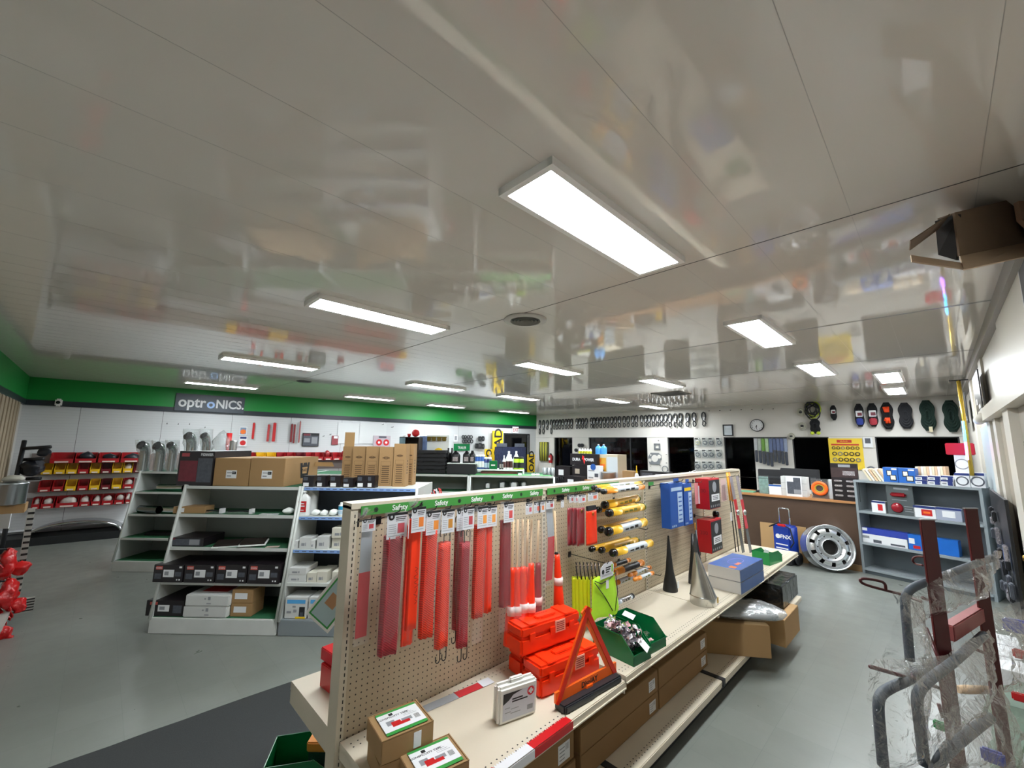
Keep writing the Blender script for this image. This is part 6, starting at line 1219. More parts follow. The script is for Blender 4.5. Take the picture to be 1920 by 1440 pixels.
obj('rim', MB().lathe([(R*.9, -.02), (R, -.015), (R, .04), (R*.9, .04)], 36, axis='Y', cap=False), m_blk2, r); mb = MB().lathe([(.001, -.004), (R*.92, -.004), (R*.92, .03)], 36, axis='Y', mi=0, sm=False)
obj('dial', mb, m_paper, r)
for k in range(12):
    t = PI/2-k*PI/6; text(str(12 if k == 0 else k), R*.26, m_ink, r, T(R*.72*math.cos(t), -.006, R*.72*math.sin(t)), 'numeral')
obj('minute_hand', MB().poly([(-.006, 0), (.006, 0), (.004, -R*.62), (-.004, -R*.62)], -.010, -.008), m_ink, r, T(ry=.12)); obj('hour_hand', MB().poly([(-.008, 0), (.008, 0), (.005, -R*.42), (-.005, -R*.42)], -.014, -.012), m_ink, r, T(ry=.55))
# rope and strap coils
m_rope = mat('black_rope', '#17181c', .8, bump=1., bscale=60, dist=.01); m_gr = mat('dark_green_rope', '#0f2a22', .8, bump=1., bscale=50, dist=.01)
def coil(x0, x1, y0, y1, lab, m_, lowm=None, band=True, fill=None, tip=None):
    a, z, W, h = bw(x0, x1, y0, y1, -.08); r = empty('rope_coil', FB.mat(a, -.08, z), lab, 'rope'); 
    def fn(u, v):
        t = 2*PI*u; q = math.sin(PI*min(.97, max(.03, v)))**.4*(1-.3*math.exp(-((v-.5)/.17)**2)); return (W/2*q*math.copysign(abs(math.cos(t))**.8, math.cos(t)), .07*q*math.sin(t), h*v)
    obj('coil', MB().grid(fn, 22, 18, closeu=True), m_, r)
    mb = MB()
    for k in range(4):
        q = .92-.2*k; mb.tube([(W*.47*q*math.cos(t)*(1-.32*math.exp(-((math.sin(t))/.4)**2)), -.06-.005*k, h*.5+h*.47*q*math.sin(t)) for t in [2*PI*j/26 for j in range(26)]], .016, 6, closed=True)
    obj('rope_turns', mb, m_, r)
    if lowm: obj('coloured_end', MB().bev(-W*.3, W*.3, -.11, -.05, h*.06, h*.36, .02), lowm, r)
    if band: obj('paper_band', MB().bev(-W*.3, W*.3, -.10, -.04, h*.42, h*.68, .006), m_paper, r); obj('band_print', MB().rect(-W*.15, W*.25, h*.46, h*.6, -.101), m_wkr, r)
    if fill:
        mb = MB()
        for k in range(4): mb.tube([(-W*.2+k*W*.1, -.10, h*.3-.05*(k % 2)), (-W*.1+k*W*.06, -.12, h*.42), ], .022, 6).tube([(-W*.2+k*W*.1, -.10, h*.82), (-W*.1+k*W*.06, -.12, h*.62)], .022, 6)
        obj('orange_rope', mb, fill, r)
    if tip:
        for s_ in (-.25, .25): obj('lime_end', MB().lathe([(.01, -.04), (.04, -.02), (.04, .02), (.01, .04)], 10, c=(W*s_, -.06, h*.03)), tip, r)
    return r
m_lime = mat('lime_plastic', '#c8dc3a', .4)
coil(1556.5, 1570, 760, 788, 'small black rope coil with a silver band, by itself', m_rope)
coil(1601, 1622, 757, 800, 'black rope coil with a blue lower end', m_rope, mat('blue_rope', '#1b3490', .6)); coil(1625, 1648, 756, 800, 'black rope coil with a red lower end', m_rope, mat('red_rope', '#a3142a', .6))
coil(1650, 1678, 754.5, 805, 'large black coil with bright orange rope in the middle', m_rope, band=False, fill=mat('bright_orange_rope', '#f04a14', .6))
coil(1682, 1714, 755, 804, 'large plain charcoal coil on the back wall', mat('charcoal_strap', '#26272c', .8, bump=.6, bscale=90, dist=.006), band=False)
coil(1722, 1757, 750.5, 808, 'large dark green coil with a small tag at the bottom', m_gr, band=False); coil(1765, 1802, 750.5, 810, 'rightmost dark green coil next to the yellow pole', m_gr, band=False)
coil(1517, 1540, 785, 813, 'black oval hose loop with two lime ends', m_rope, band=False, tip=m_lime)
a, z, W, h = bw(1742, 1749, 800, 810, -.17); thing('small_tag', MB().box(-W/2, W/2, 0, .004, 0, h), mat('cream_tag', '#cfc4a4', .6), FB.mat(a, -.17, z), 'cream tag on the dark green coil', 'tag')
a, z, W, h = bw(1512, 1535, 756, 783, -.06); r = empty('lime_harness', FB.mat(a, -.06, z), 'tangled black and lime harness near the ceiling', 'harness'); rd = random.Random(3)
for nm, m_, nn in (('black_webbing', m_belt, 7), ('lime_webbing', m_lime, 2)):
    mb = MB()
    for k in range(nn):
        c = (rd.uniform(-W*.25, W*.25), rd.uniform(-.05, .0), rd.uniform(h*.3, h*.7)); rr = rd.uniform(.08, .14); mb.tube([(c[0]+rr*math.cos(t), c[1], c[2]+rr*1.3*math.sin(t)) for t in [2*PI*j/12 for j in range(12)]], .014, 6, closed=True)
    obj(nm, mb, m_, r)
for x0, x1, y0, y1, lb in ((1495, 1508, 765, 781, 'small white and black wire coil near the ceiling'), (1497, 1512, 791, 807, 'small cream packaged coil below the wire coil'), (1478, 1490, 812, 824, 'small grey cord lump on the wall above the dark opening')):
    a, z, W, h = bw(x0, x1, y0, y1, -.05); r = empty('wire_coil', FB.mat(a, -.05, z), lb, 'wire coil'); obj('coil', MB().tube([(W*.4*math.cos(t), -.01*math.sin(3*t), h*.5+h*.4*math.sin(t)) for t in [2*PI*j/14 for j in range(14)]], .022, 6, closed=True).tube([(W*.25*math.cos(t), -.03, h*.5+h*.25*math.sin(t)) for t in [2*PI*j/12 for j in range(12)]], .018, 6, closed=True), mat('cream_wire', '#b9b6a6', .5), r); obj('clip', MB().box(-.03, .03, -.05, -.03, h*.4, h*.6), m_ink, r)
# gaskets
m_gsk = mat('grey_gasket', '#74777a', .5)
a, z, W, h = bw(1226, 1238, 831.5, 843.5); t = W*.25; r = thing('square_gasket', MB().box(-W/2, W/2, 0, .01, 0, t).box(-W/2, W/2, 0, .01, h-t, h).box(-W/2, -W/2+t, 0, .01, 0, h).box(W/2-t, W/2, 0, .01, 0, h), m_gsk, FB.mat(a, -.03, z), 'square grey gasket with a light centre on the white pier', 'gasket')
a, z, W, h = bw(1215.5, 1240, 849, 871); r = empty('engine_gasket', FB.mat(a, -.03, z), 'large grey engine gasket with round holes on the white pier', 'gasket')
obj('plate', MB().poly([(-W*.4, 0), (W*.35, 0), (W*.38, h*.35), (W*.5, h*.45), (W*.5, h*.8), (W*.3, h), (-W*.3, h), (-W*.5, h*.65), (-W*.5, h*.3)], 0, .01), m_gsk, r); mb = MB().disc(0, h*.52, h*.3, -.001).disc(W*.34, h*.68, h*.17, -.001).disc(-W*.37, h*.36, h*.14, -.001).disc(-W*.3, h*.8, h*.07, -.001); obj('holes', mb, m_bw, r)
a, z, W, h = bw(1241, 1253, 873, 886); thing('ring_gasket', MB().lathe([(W*.38, -.006), (W*.5, -.006), (W*.5, .006), (W*.38, .006), (W*.38, -.006)], 24, axis='Y', c=(0, 0, h/2), cap=False), m_gsk, FB.mat(a, -.04, z), 'grey ring gasket at the lower right of the pier', 'gasket')
for k, (x, y) in enumerate(((1235, 826), (1250, 852), (1250, 868), (1220, 874), (1238, 873))):
    a, z = FB.on_b(x, y, -.02); thing('peg_hook', MB().tube([(0, .02, 0), (0, -.05, 0)], .008, 6), m_wire, FB.mat(a, -.02, z), 'small empty peg on the gasket pier', 'hook', 'empty pegs on the gasket pier')
# clear packs with rings, 3 rows of 4
m_ringp = mat('grey_rubber_ring', '#5e626b', .4)
for ri, y in enumerate((829, 851, 873)):
    for ci, x in enumerate((1308, 1322, 1334, 1348.5)):
        a, z, W, h = bw(x-6, x+6, y-8, y+8, -.05); lb = '%s clear ring pack of the %s row on the pier by the framed paper' % (('first', 'second', 'third', 'fourth')[ci], ('upper', 'middle', 'lower')[ri])
        r = empty('ring_pack', FB.mat(a, -.05, z), lb, 'ring pack'); obj('clear_pack', MB().bev(-W/2, W/2, -.02, .02, 0, h, .012), m_bagc2, r)
        obj('ring', MB().lathe([(W*.2, -.01), (W*.34, -.014), (W*.38, 0), (W*.3, .01)], 18, axis='Y', c=(0, 0, h*.42), cap=False), mat('cream_ring', '#cfcaa4', .5) if (ri, ci) == (0, 0) else m_ringp, r); obj('header', MB().box(-W*.4, W*.1, -.025, -.02, h*.82, h*.95), m_ink, r)
# row of long hanging packs
cols = ['#b9bcbe', '#a9b0a8', '#6a9a3a', '#a9c49a', '#5d6c94', '#56648a', '#5d6a90', '#5f6d98', '#8f9ab5']
for k in range(9):
    x = 1418+k*7; a, z, W, h = bw(x-3.2, x+3.2, 822, 866+(k % 5)*2.2, -.08); r = empty('hanging_tool_pack', FB.mat(a, -.08, z), '%s long hanging pack from the left on the pier behind the monitors' % ordw[k], 'hanging pack')
    obj('pack_upper', MB().bev(-W/2, W/2, -.02, .02, h*.5, h, .01), mat('pack_'+cols[k][1:], cols[k], .35, noise_amt=.3, nscale=30), r); obj('pack_lower', MB().bev(-W*.42, W*.42, -.018, .018, 0, h*.5, .01), mat('dark_pack_lower', '#3b404c', .35), r); obj('hanger', MB().box(-W/2, W/2, -.022, .022, h, h+.03), m_ink, r)
# yellow seal board
a, z, W, h = bw(1555, 1619, 822, 880, -.03); r = empty('seal_board', FB.mat(a, -.03, z), 'yellow board with rows of black rings and a red title', 'display board'); m_yb = mat('yellow_board', '#e8c62c', .45)
obj('board', MB().box(-W/2, W/2, 0, .02, 0, h), m_yb, r); obj('title_print', MB().rect(-W*.24, W*.2, h*.86, h*.95, -.002).rect(-W*.42, W*.4, h*.77, h*.82, -.002), mat('title_red', '#c02d18', .45), r); text('SEALS', h*.06, m_yb, r, T(-.02, -.003, h*.905), sx=1.3)
yy = .66
for ri, nn in enumerate((6, 5, 5)):
    for c in range(nn):
        R = W*(.055 if ri == 0 else .07); x = -W*.42+(c+.5)*W*.84/nn; obj('ring_seal', MB().lathe([(R*.62, -.01), (R*1.02, -.02), (R*1.02, .0), (R*.62, 0)], 20, axis='Y', c=(x, -.001, h*(.69-.19*ri)), cap=False), m_blk2 if (c+ri) % 4 != 2 else m_gsk, r)
a, z, W, h = bw(1618.5, 1636, 820, 839, -.04); r = empty('small_print_card', FB.mat(a, -.04, z), 'small white card with a dark print beside the yellow board', 'card'); obj('card', MB().box(-W/2, W/2, 0, .01, 0, h), m_paper, r); obj('printing', MB().rect(-W*.3, W*.3, h*.4, h*.9, -.001), m_slate, r)
a, z, W, h = bw(1624, 1643, 872, 888, -.06); thing('tire_ring', MB().lathe([(W*.3, -.02), (W*.5, -.02), (W*.5, .02), (W*.3, .02), (W*.3, -.02)], 24, axis='Y', c=(0, 0, h*.4), cap=False), m_ringp, FB.mat(a, -.1, z), 'big grey ring right of the yellow board behind the shelf top', 'ring')
# left end of the back wall
a, z, W, h = bw(1011.5, 1028, 829, 864, -.06); r = empty('strap_hank', FB.mat(a, -.06, z), 'hank of yellow and olive straps at the left end of the back wall', 'straps')
for k in range(7): obj('strap', MB().tube([(-W*.42+k*W*.14, -.02*(k % 2), h), (-W*.42+k*W*.14+.01, -.03, h*.5), (-W*.40+k*W*.13, 0, 0)], W*.08, 6), mat('strap_yellow', '#b5b03a', .5) if k % 2 else mat('strap_olive', '#5e6134', .6), r)
a, z, W, h = bw(1029.5, 1036.5, 850, 868, -.1); r = empty('fire_extinguisher', FB.mat(a, -.12, z), 'red fire extinguisher on the wall in the far corner', 'fire extinguisher'); R = W*.42
obj('cylinder', MB().lathe([(R*.9, 0), (R, .02), (R, h*.72), (R*.5, h*.85), (R*.3, h*.88)], 18), mat('extinguisher_red', '#a3161c', .3), r); obj('valve', MB().bev(-.03, .03, -.03, .03, h*.87, h, .01).tube([(.03, 0, h*.95), (R+.03, 0, h*.7), (R+.02, 0, h*.3)], .012, 6), m_blk2, r); obj('label', MB().rect(-R*.5, R*.5, h*.3, h*.55, -R-.002), m_paper, r)
for k, (x, y, s_) in enumerate(((1087, 835, .05), (1092, 835, .05), (1081, 844, .05))):
    a, z = FB.on_b(x, y, -.06); thing('black_roll', MB().lathe([(.03, -.04), (.06, -.03), (.06, .03), (.03, .04)], 14, axis='Y'), m_blk2, FB.mat(a, -.08, z), '%s small black roll hanging between the first dark openings' % wd[k], 'roll')
# dim stockroom racks seen through the openings
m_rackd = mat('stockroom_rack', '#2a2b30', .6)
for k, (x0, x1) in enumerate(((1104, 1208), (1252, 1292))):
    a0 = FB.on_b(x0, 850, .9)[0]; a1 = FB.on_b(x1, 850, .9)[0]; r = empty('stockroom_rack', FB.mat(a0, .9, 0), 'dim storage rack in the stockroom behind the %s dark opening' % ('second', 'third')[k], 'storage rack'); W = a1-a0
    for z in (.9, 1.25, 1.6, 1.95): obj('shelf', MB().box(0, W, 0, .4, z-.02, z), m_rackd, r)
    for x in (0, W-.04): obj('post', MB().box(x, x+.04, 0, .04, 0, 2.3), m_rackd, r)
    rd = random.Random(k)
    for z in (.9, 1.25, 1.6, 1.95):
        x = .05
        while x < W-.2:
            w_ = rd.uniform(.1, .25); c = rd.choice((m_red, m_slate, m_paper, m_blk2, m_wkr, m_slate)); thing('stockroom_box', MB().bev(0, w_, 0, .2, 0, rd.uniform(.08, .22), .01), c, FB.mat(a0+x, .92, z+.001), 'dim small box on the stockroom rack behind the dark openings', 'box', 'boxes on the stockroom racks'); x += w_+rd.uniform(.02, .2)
# ============================================================ COUNTER
m_cwood = mat('counter_wood_edge', '#b07c4e', .4, noise_amt=.1, nscale=14); m_cbr = mat('counter_brown_front', '#4b3626', .55, noise_amt=.08, nscale=10)
CZ = 1.015
r = empty('service_counter', FC.mat(0, 0, 0), 'long brown service counter with a light wood edge', 'counter')
obj('counter_top', MB().bev(-5.0, .03, -.02, .75, CZ-.035, CZ, .004), m_cwood, r); obj('front_panel', MB().box(-4.98, .02, .02, .05, .0, CZ-.035), m_cbr, r); obj('base_board', MB().box(-4.98, .02, .0, .02, 0, .09), mat('worn_tan_base', '#8a6a45', .5), r); obj('back_shelf', MB().box(-4.98, .02, .05, .7, .5, .53), m_cbr, r)
def cb(x0, x1, yt, b, D, name, lab, cat, m_, front=None, rz=0, z=CZ, bev=.003): return pbox(FC, x0, x1, yt, b, z, D, name, lab, cat, m_, front, None, rz, bev)
# monitors
for k, (x0, x1, yt) in enumerate(((1421, 1466, 880), (1463, 1536, 879))):
    a, W, h = sp(FC, x0, x1, yt, .45, CZ); r = empty('computer_monitor', FC.mat(a, .48, CZ), '%s black monitor seen from behind on the counter' % ('left', 'right')[k], 'monitor'); obj('screen_housing', MB().bev(-W/2, W/2, -.02, .03, h*.38, h, .01), m_blk2, r); obj('stand', MB().box(-.03, .03, -.01, .02, .01, h*.5).bev(-.12, .12, -.08, .08, 0, .014, .004), m_black, r); obj('rear_ridge', MB().bev(-W*.4, W*.4, -.035, -.018, h*.62, h*.7, .004), mat('dark_grey_plastic', '#35363a', .4), r)
r, W, h = cb(1421, 1441, 892, .12, .05, 'brochure_holder', 'clear brochure stand with green and blue leaflets', 'brochure stand', m_bagc2); obj('leaflets', MB().box(-W*.42, W*.42, .01, .03, .005, h*.95).rect(-W*.42, W*.42, h*.5, h*.9, .009).rect(-W*.4, W*.4, .02, h*.45, .008), mat('green_blue_leaflet', '#7fa39a', .5, noise_amt=.6, nscale=20), r)
cb(1442, 1465, 909, .08, .06, 'white_card_box', 'low white card with a blue top edge beside the leaflets', 'card', m_paper, [(.0, 1, .85, 1, m_b1)])
r, W, h = cb(1464, 1512, 894, .10, .2, 'white_carton', 'stack of white cartons behind the grey printed panel', 'box', mat('white_carton', '#c9cac8', .5), [(0, 1, .66, .675, m_grey_ink), (0, 1, .33, .345, m_grey_ink)])
r, W, h = cb(1473, 1502, 893, .05, .04, 'grey_product_box', 'white framed box with a dark grey picture, front of the white cartons', 'box', m_paper, [(.08, .95, .12, .93, m_slate), (.08, .5, .72, .93, m_paper), (.5, .93, .14, .35, m_grey_ink)])
r, W, h = cb(1520, 1553, 898, .06, .06, 'coil_blister_pack', 'orange coiled cable in a clear square pack', 'cable pack', m_bagc2)
obj('orange_coil', MB().lathe([(h*.2, -.01), (h*.26, -.03), (h*.36, -.02), (h*.36, .0)], 24, axis='Y', c=(0, -.005, h*.52), cap=False), mat('vivid_orange_cable', '#ff6a1e', .35), r); obj('yellow_coil', MB().lathe([(h*.15, -.01), (h*.17, -.025), (h*.21, -.02)], 20, axis='Y', c=(0, -.005, h*.52), cap=False), mat('olive_cable', '#b59a2e', .4), r); obj('back_card', MB().box(-W*.45, W*.45, .02, .03, .01, h*.85), mat('dark_red_card', '#54352f', .5), r)
r, W, h = cb(1557, 1607, 869, .03, .1, 'lamp_display', 'tall black display board with silver lamps and small product rows', 'display', m_wk, [(.0, 1, .62, .88, mat('dark_photo_print', '#3a2a2a', .4, noise_amt=.7, nscale=12)), (.45, .9, .68, .8, m_foil), (.3, .75, .9, .97, m_grey_ink)])
ms = MB()
for i in range(4):
    for j in (0, 1): ms.bev(-W*.4+j*W*.45, -W*.1+j*W*.45, -.02, 0, h*(.5-.13*i), h*(.55-.13*i), .006)
obj('lamp_samples', ms, m_foil, r)
thing('white_stand_slab', MB().bev(-.03, .05, 0, .12, 0, .3, .004), m_paper, FC.mat(FC.on_b(1557, 915, .14)[0], .16, CZ), 'white slab between the orange coil and the black display', 'slab')
a, _ = FC.on_b(1398, 919, .2); thing('green_notepad', MB().bev(-.12, .16, -.1, .1, 0, .02, .003), mat('mint_pad', '#6fae8e', .5), FC.mat(a, .2, CZ), 'green pad lying at the left of the visible counter', 'pad')
a, _ = FC.on_b(1412, 919, .2); thing('small_dark_item', crumple(3, .12, .1, .05, .012, 12, 6), m_blk2, FC.mat(a+.08, .3, CZ), 'small dark item beside the green pad', 'item')
# left end of the counter
bl = .18
r, W, h = cb(1069, 1120, 851, bl, .4, 'battery_carton', 'black carton with white and red power lettering, top of the left counter stack', 'box', m_wk, z=FC.on_b(1095, 873, bl)[1])
text('DURA', h*.34, m_paper, r, T(-W*.26, -.004, h*.5), bold=.004, sx=.9); text('POWER', h*.34, m_paper, r, T(W*.2, -.004, h*.5), bold=.004, sx=.85); obj('lightning_print', MB().poly([(-.02, h*.9), (.04, h*.75), (.01, h*.6), (.06, h*.45), (.03, h*.1), (0, h*.42), (.01, h*.5), (-.04, h*.55)], -.006, -.004), mat('bolt_red', '#e0252b', .4), r)
z_ = FC.on_b(1095, 873, bl)[1]; r = pbox(FC, 1073, 1108, 873.5, bl, CZ, .4, 'battery_carton', 'plain black carton under the lettered one', 'box', m_wk, [(.15, .4, .35, .75, mat('worn_label', '#b3a595', .5)), (.0, .3, .04, .2, m_grey_ink)])
for k, (x0, x1, yt, yb_, lb) in enumerate(((1042, 1069, 874, 898, 'black carton with a white label at the far left of the counter'), (1058, 1090, 893, 915, 'lower black carton left of the counter end'),)):
    bb_ = bl+.1-.42*k; zb = max(.4, FC.on_b(1056, yb_, bb_)[1]); r, W, h = pbox(FC, x0, x1, yt, bb_, 0, .3, 'black_carton', lb, 'box', m_wk, [(.2, .55, .82, .93, m_paper)])
a, z = FC.on_b(1040, 900, bl); rd = random.Random(9)
for k in range(5): thing('hanging_cable_loop', MB().tube([(.06*math.cos(t), .02*k, .1*math.sin(t)) for t in [2*PI*j/16 for j in range(16)]], .012, 6, closed=True), m_belt, FC.mat(a+k*.06, bl, z-.03*(k % 2)), '%s thin black cable loop behind the near pegboard end' % wd[k], 'cable')
r, W, h = cb(1101, 1124, 873, .06, .16, 'white_blue_box', 'tall white box with a blue round logo on the counter', 'box', m_paper, [(.1, .6, .6, .66, m_grey_ink), (.6, .9, .2, .45, m_slate), (.1, .5, .1, .2, m_grey_ink)]); obj('blue_logo', MB().disc(0, h*.9, W*.22, -.004), m_b1, r)
zr2 = FC.on_b(1138, 857, .3)[1]
r, W, h = cb(1119, 1158, 852, .28, .4, 'parts_cabinet', 'cream topped cabinet with yellow belts panel and a white door', 'cabinet', mat('cream_cabinet', '#c9bea6', .5), [(.0, .45, .08, .86, mat('amber_panel', '#dca02c', .5)), (.05, .2, .68, .8, m_orange), (.15, .4, .5, .62, m_orange), (.1, .2, .1, .4, m_ink), (.25, .35, .1, .4, m_ink), (.5, 1, .05, .9, mat('pale_white_door', '#c7ced2', .5))])
for k, (x, sh_) in enumerate(((1120.5, 0), (1129, .03))): 
    a, W, h = sp(FC, x-4.5, x+4.5, 833.5, .32, zr2+.03); jug(FC.mat(a, .36+sh_, zr2+.035), '%s blue washer fluid jug on the cabinet' % ('left', 'right')[k], 'jug', h, W, .12, 'blue_fluid_jug', '#4a9be0', None, m_wht)
for k in range(5):
    a, W, h = sp(FC, 1085+k*5, 1089.5+k*5, 841, bl+.1, z_+sp(FC, 1069, 1120, 851, bl, z_)[2]); zq = z_+sp(FC, 1069, 1120, 851, bl, z_)[2]
    r = empty('small_spray_bottle', FC.mat(a, bl+.1, zq), '%s white and yellow small bottle from the left on the lettered carton' % wd[k], 'bottle'); obj('bottle', MB().lathe([(W*.45, 0), (W*.45, h*.75), (W*.2, h*.85), (W*.2, h)], 12), m_paper, r); obj('label', MB().lathe([(W*.46, h*.05), (W*.46, h*.5)], 12, cap=False), mat('lime_yellow_label', '#d8d62e', .5), r)
a, W, h = sp(FC, 1125, 1148, 885, .08, CZ); r = thing('round_tin', MB().lathe([(W*.48, 0), (W*.48, h*.85), (W*.5, h*.86), (W*.5, h)], 26), m_zinc, FC.mat(a, .2, CZ), 'round grey tin on the counter by the white tall box', 'tin')
a, W, h = sp(FC, 1149, 1160, 890, .08, CZ); thing('crumpled_rag', crumple(4, .16, .12, .08, .02, 14, 8), mat('red_white_rag', '#b0605c', .7, noise_amt=.6, nscale=25), FC.mat(a, .12, CZ), 'small red and white rag on the counter', 'rag')
cb(1167, 1188, 883, .12, .2, 'cardboard_box', 'small open brown box on the counter beside the glue bottle', 'cardboard box', m_kraft)
a, W, h = sp(FC, 1188, 1196, 873, .06, CZ); r = empty('glue_bottle', FC.mat(a, .1, CZ), 'white squeeze bottle with a long yellow nozzle', 'bottle'); obj('bottle', MB().lathe([(W*.4, 0), (W*.45, .01), (W*.42, h*.45), (W*.2, h*.58)], 16), m_paper, r); obj('nozzle', MB().lathe([(W*.16, h*.58), (W*.05, h)], 12), m_yellow, r)
cb(1200, 1254, 884, .3, .2, 'black_yellow_carton', 'long black carton with a yellow end on the counter', 'box', m_blk2, [(.76, 1, .0, .75, m_yellow), (.05, .45, .55, .85, m_slate), (.55, .75, .6, .8, m_grey_ink)])
a0 = FC.on_b(1281, 890, .5)[0]; a1 = FC.on_b(1368, 890, .5)[0]; W = a1-a0; h = sp(FC, 1300, 1320, 879, .5, CZ)[2]
thing('clear_plastic_heap', crumple(31, W, .5, h, .05, 44, 16), m_bagc2, FC.mat((a0+a1)/2, .5, CZ), 'wide heap of crumpled clear plastic on the counter behind the pegboard', 'plastic heap')
# ---- on the floor by the counter: kraft sheet, blue cart charger, wheel
fy = -.14
a0, z0 = FC.on_b(1431, 1060, -.04); a1, _ = FC.on_b(1517, 1060, -.04); zt_ = FC.on_b(1475, 984, -.02)[1]
thing('kraft_sheet', MB().box((a0-a1)/2, (a1-a0)/2, 0, .02, 0, zt_), m_kraftl, FC.mat((a0+a1)/2, -.07, 0, rx=-.03), 'flat brown cardboard leaning against the counter front', 'cardboard sheet')
a, b = FC.on_z(1478, 1062, 0); b = -.42
a0 = FC.on_b(1449, 1020, b)[0]; a1 = FC.on_b(1484, 1020, b)[0]; W = a1-a0; zt_ = FC.on_b(1465, 986, b)[1]; r = empty('battery_charger_cart', FC.mat((a0+a1)/2, b, 0, rz=-.25), 'blue upright battery charger on wheels with a chrome pull handle', 'battery charger')
m_cb_ = mat('charger_blue', '#14389a', .35); obj('housing', MB().bev(-W/2, W/2, 0, .25, .16, zt_, .02), m_cb_, r); mb = MB().disc(-W*.2, zt_*.72, .035, -.002)
for k in range(3): mb.rect(-W*.35, W*.35, zt_*(.5-.1*k), zt_*(.53-.1*k), -.002)
obj('white_print', mb, m_paper, r); text('FNX', .08, m_paper, r, T(.06, -.003, zt_*.72), bold=.002)
hz = FC.on_b(1473, 955, b)[1]; obj('pull_handle', MB().tube([(-W*.25, .1, zt_-.02), (-W*.25, .1, hz-.02), (-W*.2, .1, hz), (W*.3, .1, hz), (W*.35, .1, hz-.02), (W*.35, .1, zt_-.02)], .011, 8), m_chrome, r)
for s_ in (-1, 1): obj('wheel', MB().lathe([(.02, -.02), (.09, -.022), (.1, 0), (.09, .022), (.02, .02)], 20, axis='X', c=(s_*(W/2+.03), .14, .101)), m_blk2, r)
obj('foot', MB().bev(-W*.5, W*.5, -.03, .25, .001, .16, .02), m_blk2, r)
obj('cable', MB().tube([(-W*.3, -.02, zt_+.01), (-W*.6, -.04, zt_-.03), (-.0, -.05, zt_+.06), (W*.6, -.03, zt_-.02), (W*.75, -.03, zt_-.22), (W*.55, -.03, zt_-.3)], .01, 8), m_ink, r); obj('clamp', MB().bev(-.02, .1, -.07, -.03, zt_, zt_+.04, .01), m_red, r)
a, z = FC.on_b(1556, 1032, -.32); RW = .322
r = empty('truck_wheel_rim', FC.mat(a, -.30, RW+.02, rz=math.radians(33), rx=math.radians(-12)), 'polished aluminium truck wheel with ten round hand holes leaning on the counter', 'wheel'); m_alu = mat('polished_aluminium', '#dfe1e3', .26, .92)
def rim_face():
    """disc face with real holes: 10 hand holes in the outer cone, 10 stud holes, centre bore"""
    bm = bmesh.new(); n = 120; rings = [.33, .36, .42, .47, .52, .58, .60, .66, .72, .78, .84, .90]; zz = lambda q: 0.0 if q < .58 else -.0-(q-.58)*RW*.0+ (.055*min(1, (q-.58)/.08) if q > .58 else 0) if False else (-.03 if q < .60 else -.03-.02*math.sin((q-.60)/.3*PI)+.05*(q-.6)/.3)
    V = [[bm.verts.new((RW*q*math.cos(2*PI*k/n), zz(q), RW*q*math.sin(2*PI*k/n))) for k in range(n)] for q in rings]
    for i in range(len(rings)-1):
        qm = (rings[i]+rings[i+1])/2
        for k in range(n):
            t = 2*PI*(k+.5)/n; ph = (t % (2*PI/10)); d_ = (ph-PI/10)
            if .66 <= qm <= .84 and (d_*qm*RW)**2+((qm-.75)*RW)**2 < (.09*RW)**2: continue
            ph2 = ((t+PI/10) % (2*PI/10))-PI/10
            if abs(qm-.495) < .03 and abs(ph2)*qm*RW < .028*RW*1.2: continue
            bm.faces.new((V[i][k], V[i][(k+1) % n], V[i+1][(k+1) % n], V[i+1][k]))
    me = bpy.data.meshes.new('disc_face'); bm.to_mesh(me); bm.free(); me.materials.append(m_alu)
    for p in me.polygons: p.use_smooth = True
    return me
obj('disc_face', rim_face(), None, r)
obj('outer_rim', MB().lathe([(RW*.88, .01), (RW*.93, -.01), (RW*.96, -.03), (RW*1.0, -.035), (RW*1.0, -.02), (RW*.95, .0), (RW*.9, .06), (RW*.9, .16), (RW*.98, .18), (RW*.99, .2)], 64, axis='Y', cap=False), m_alu, r)
obj('dark_inside', MB().lathe([(.001, .08), (RW*.86, .08)], 48, axis='Y', cap=False), mat('rim_dark_inside', '#1b1611', .6), r)
obj('hub_edge', MB().lathe([(RW*.33, -.03), (RW*.335, -.036), (RW*.36, -.031), (RW*.33, .06)], 48, axis='Y', cap=False), m_alu, r)
# ============================================================ GREY SHELF UNIT
m_gsh = mat('grey_shelf_steel', '#8b9397', .4); m_gsd = mat('grey_shelf_back', '#5d666c', .5)
WS = 1.33; ZS = [1.345, .895, .444, .08]
r = empty('grey_shelf_unit', FR.mat(0, 0, 0), 'grey steel shelf unit against the right wall with lamp boxes', 'store shelving')
for x in (0, WS-.03): obj('side_panel', MB().box(x, x+.03, 0, .36, 0, ZS[0]), m_gsh, r)
obj('back_panel', MB().box(.03, WS-.03, .34, .36, .02, ZS[0]), m_gsd, r)
for z in ZS: obj('shelf', MB().box(-.0 if z > 1.3 else .03, WS if z > 1.3 else WS-.03, -.01, .34, z-.03, z), m_gsh, r)
obj('kick_plate', MB().box(.03, WS-.03, .02, .04, 0, .05), m_gsd, r)
def rb(x0, x1, yt, b, z, D, name, lab, cat, m_, front=None, rz=0): return pbox(FR, x0, x1, yt, b, z, D, name, lab, cat, m_, front, None, rz)
m_pages = [mat('cream_pages', '#d3c5a8', .7), mat('white_pages', '#d9d4c8', .7), mat('tan_pages', '#c7a98a', .7)]
zs_ = ZS[0]+.001
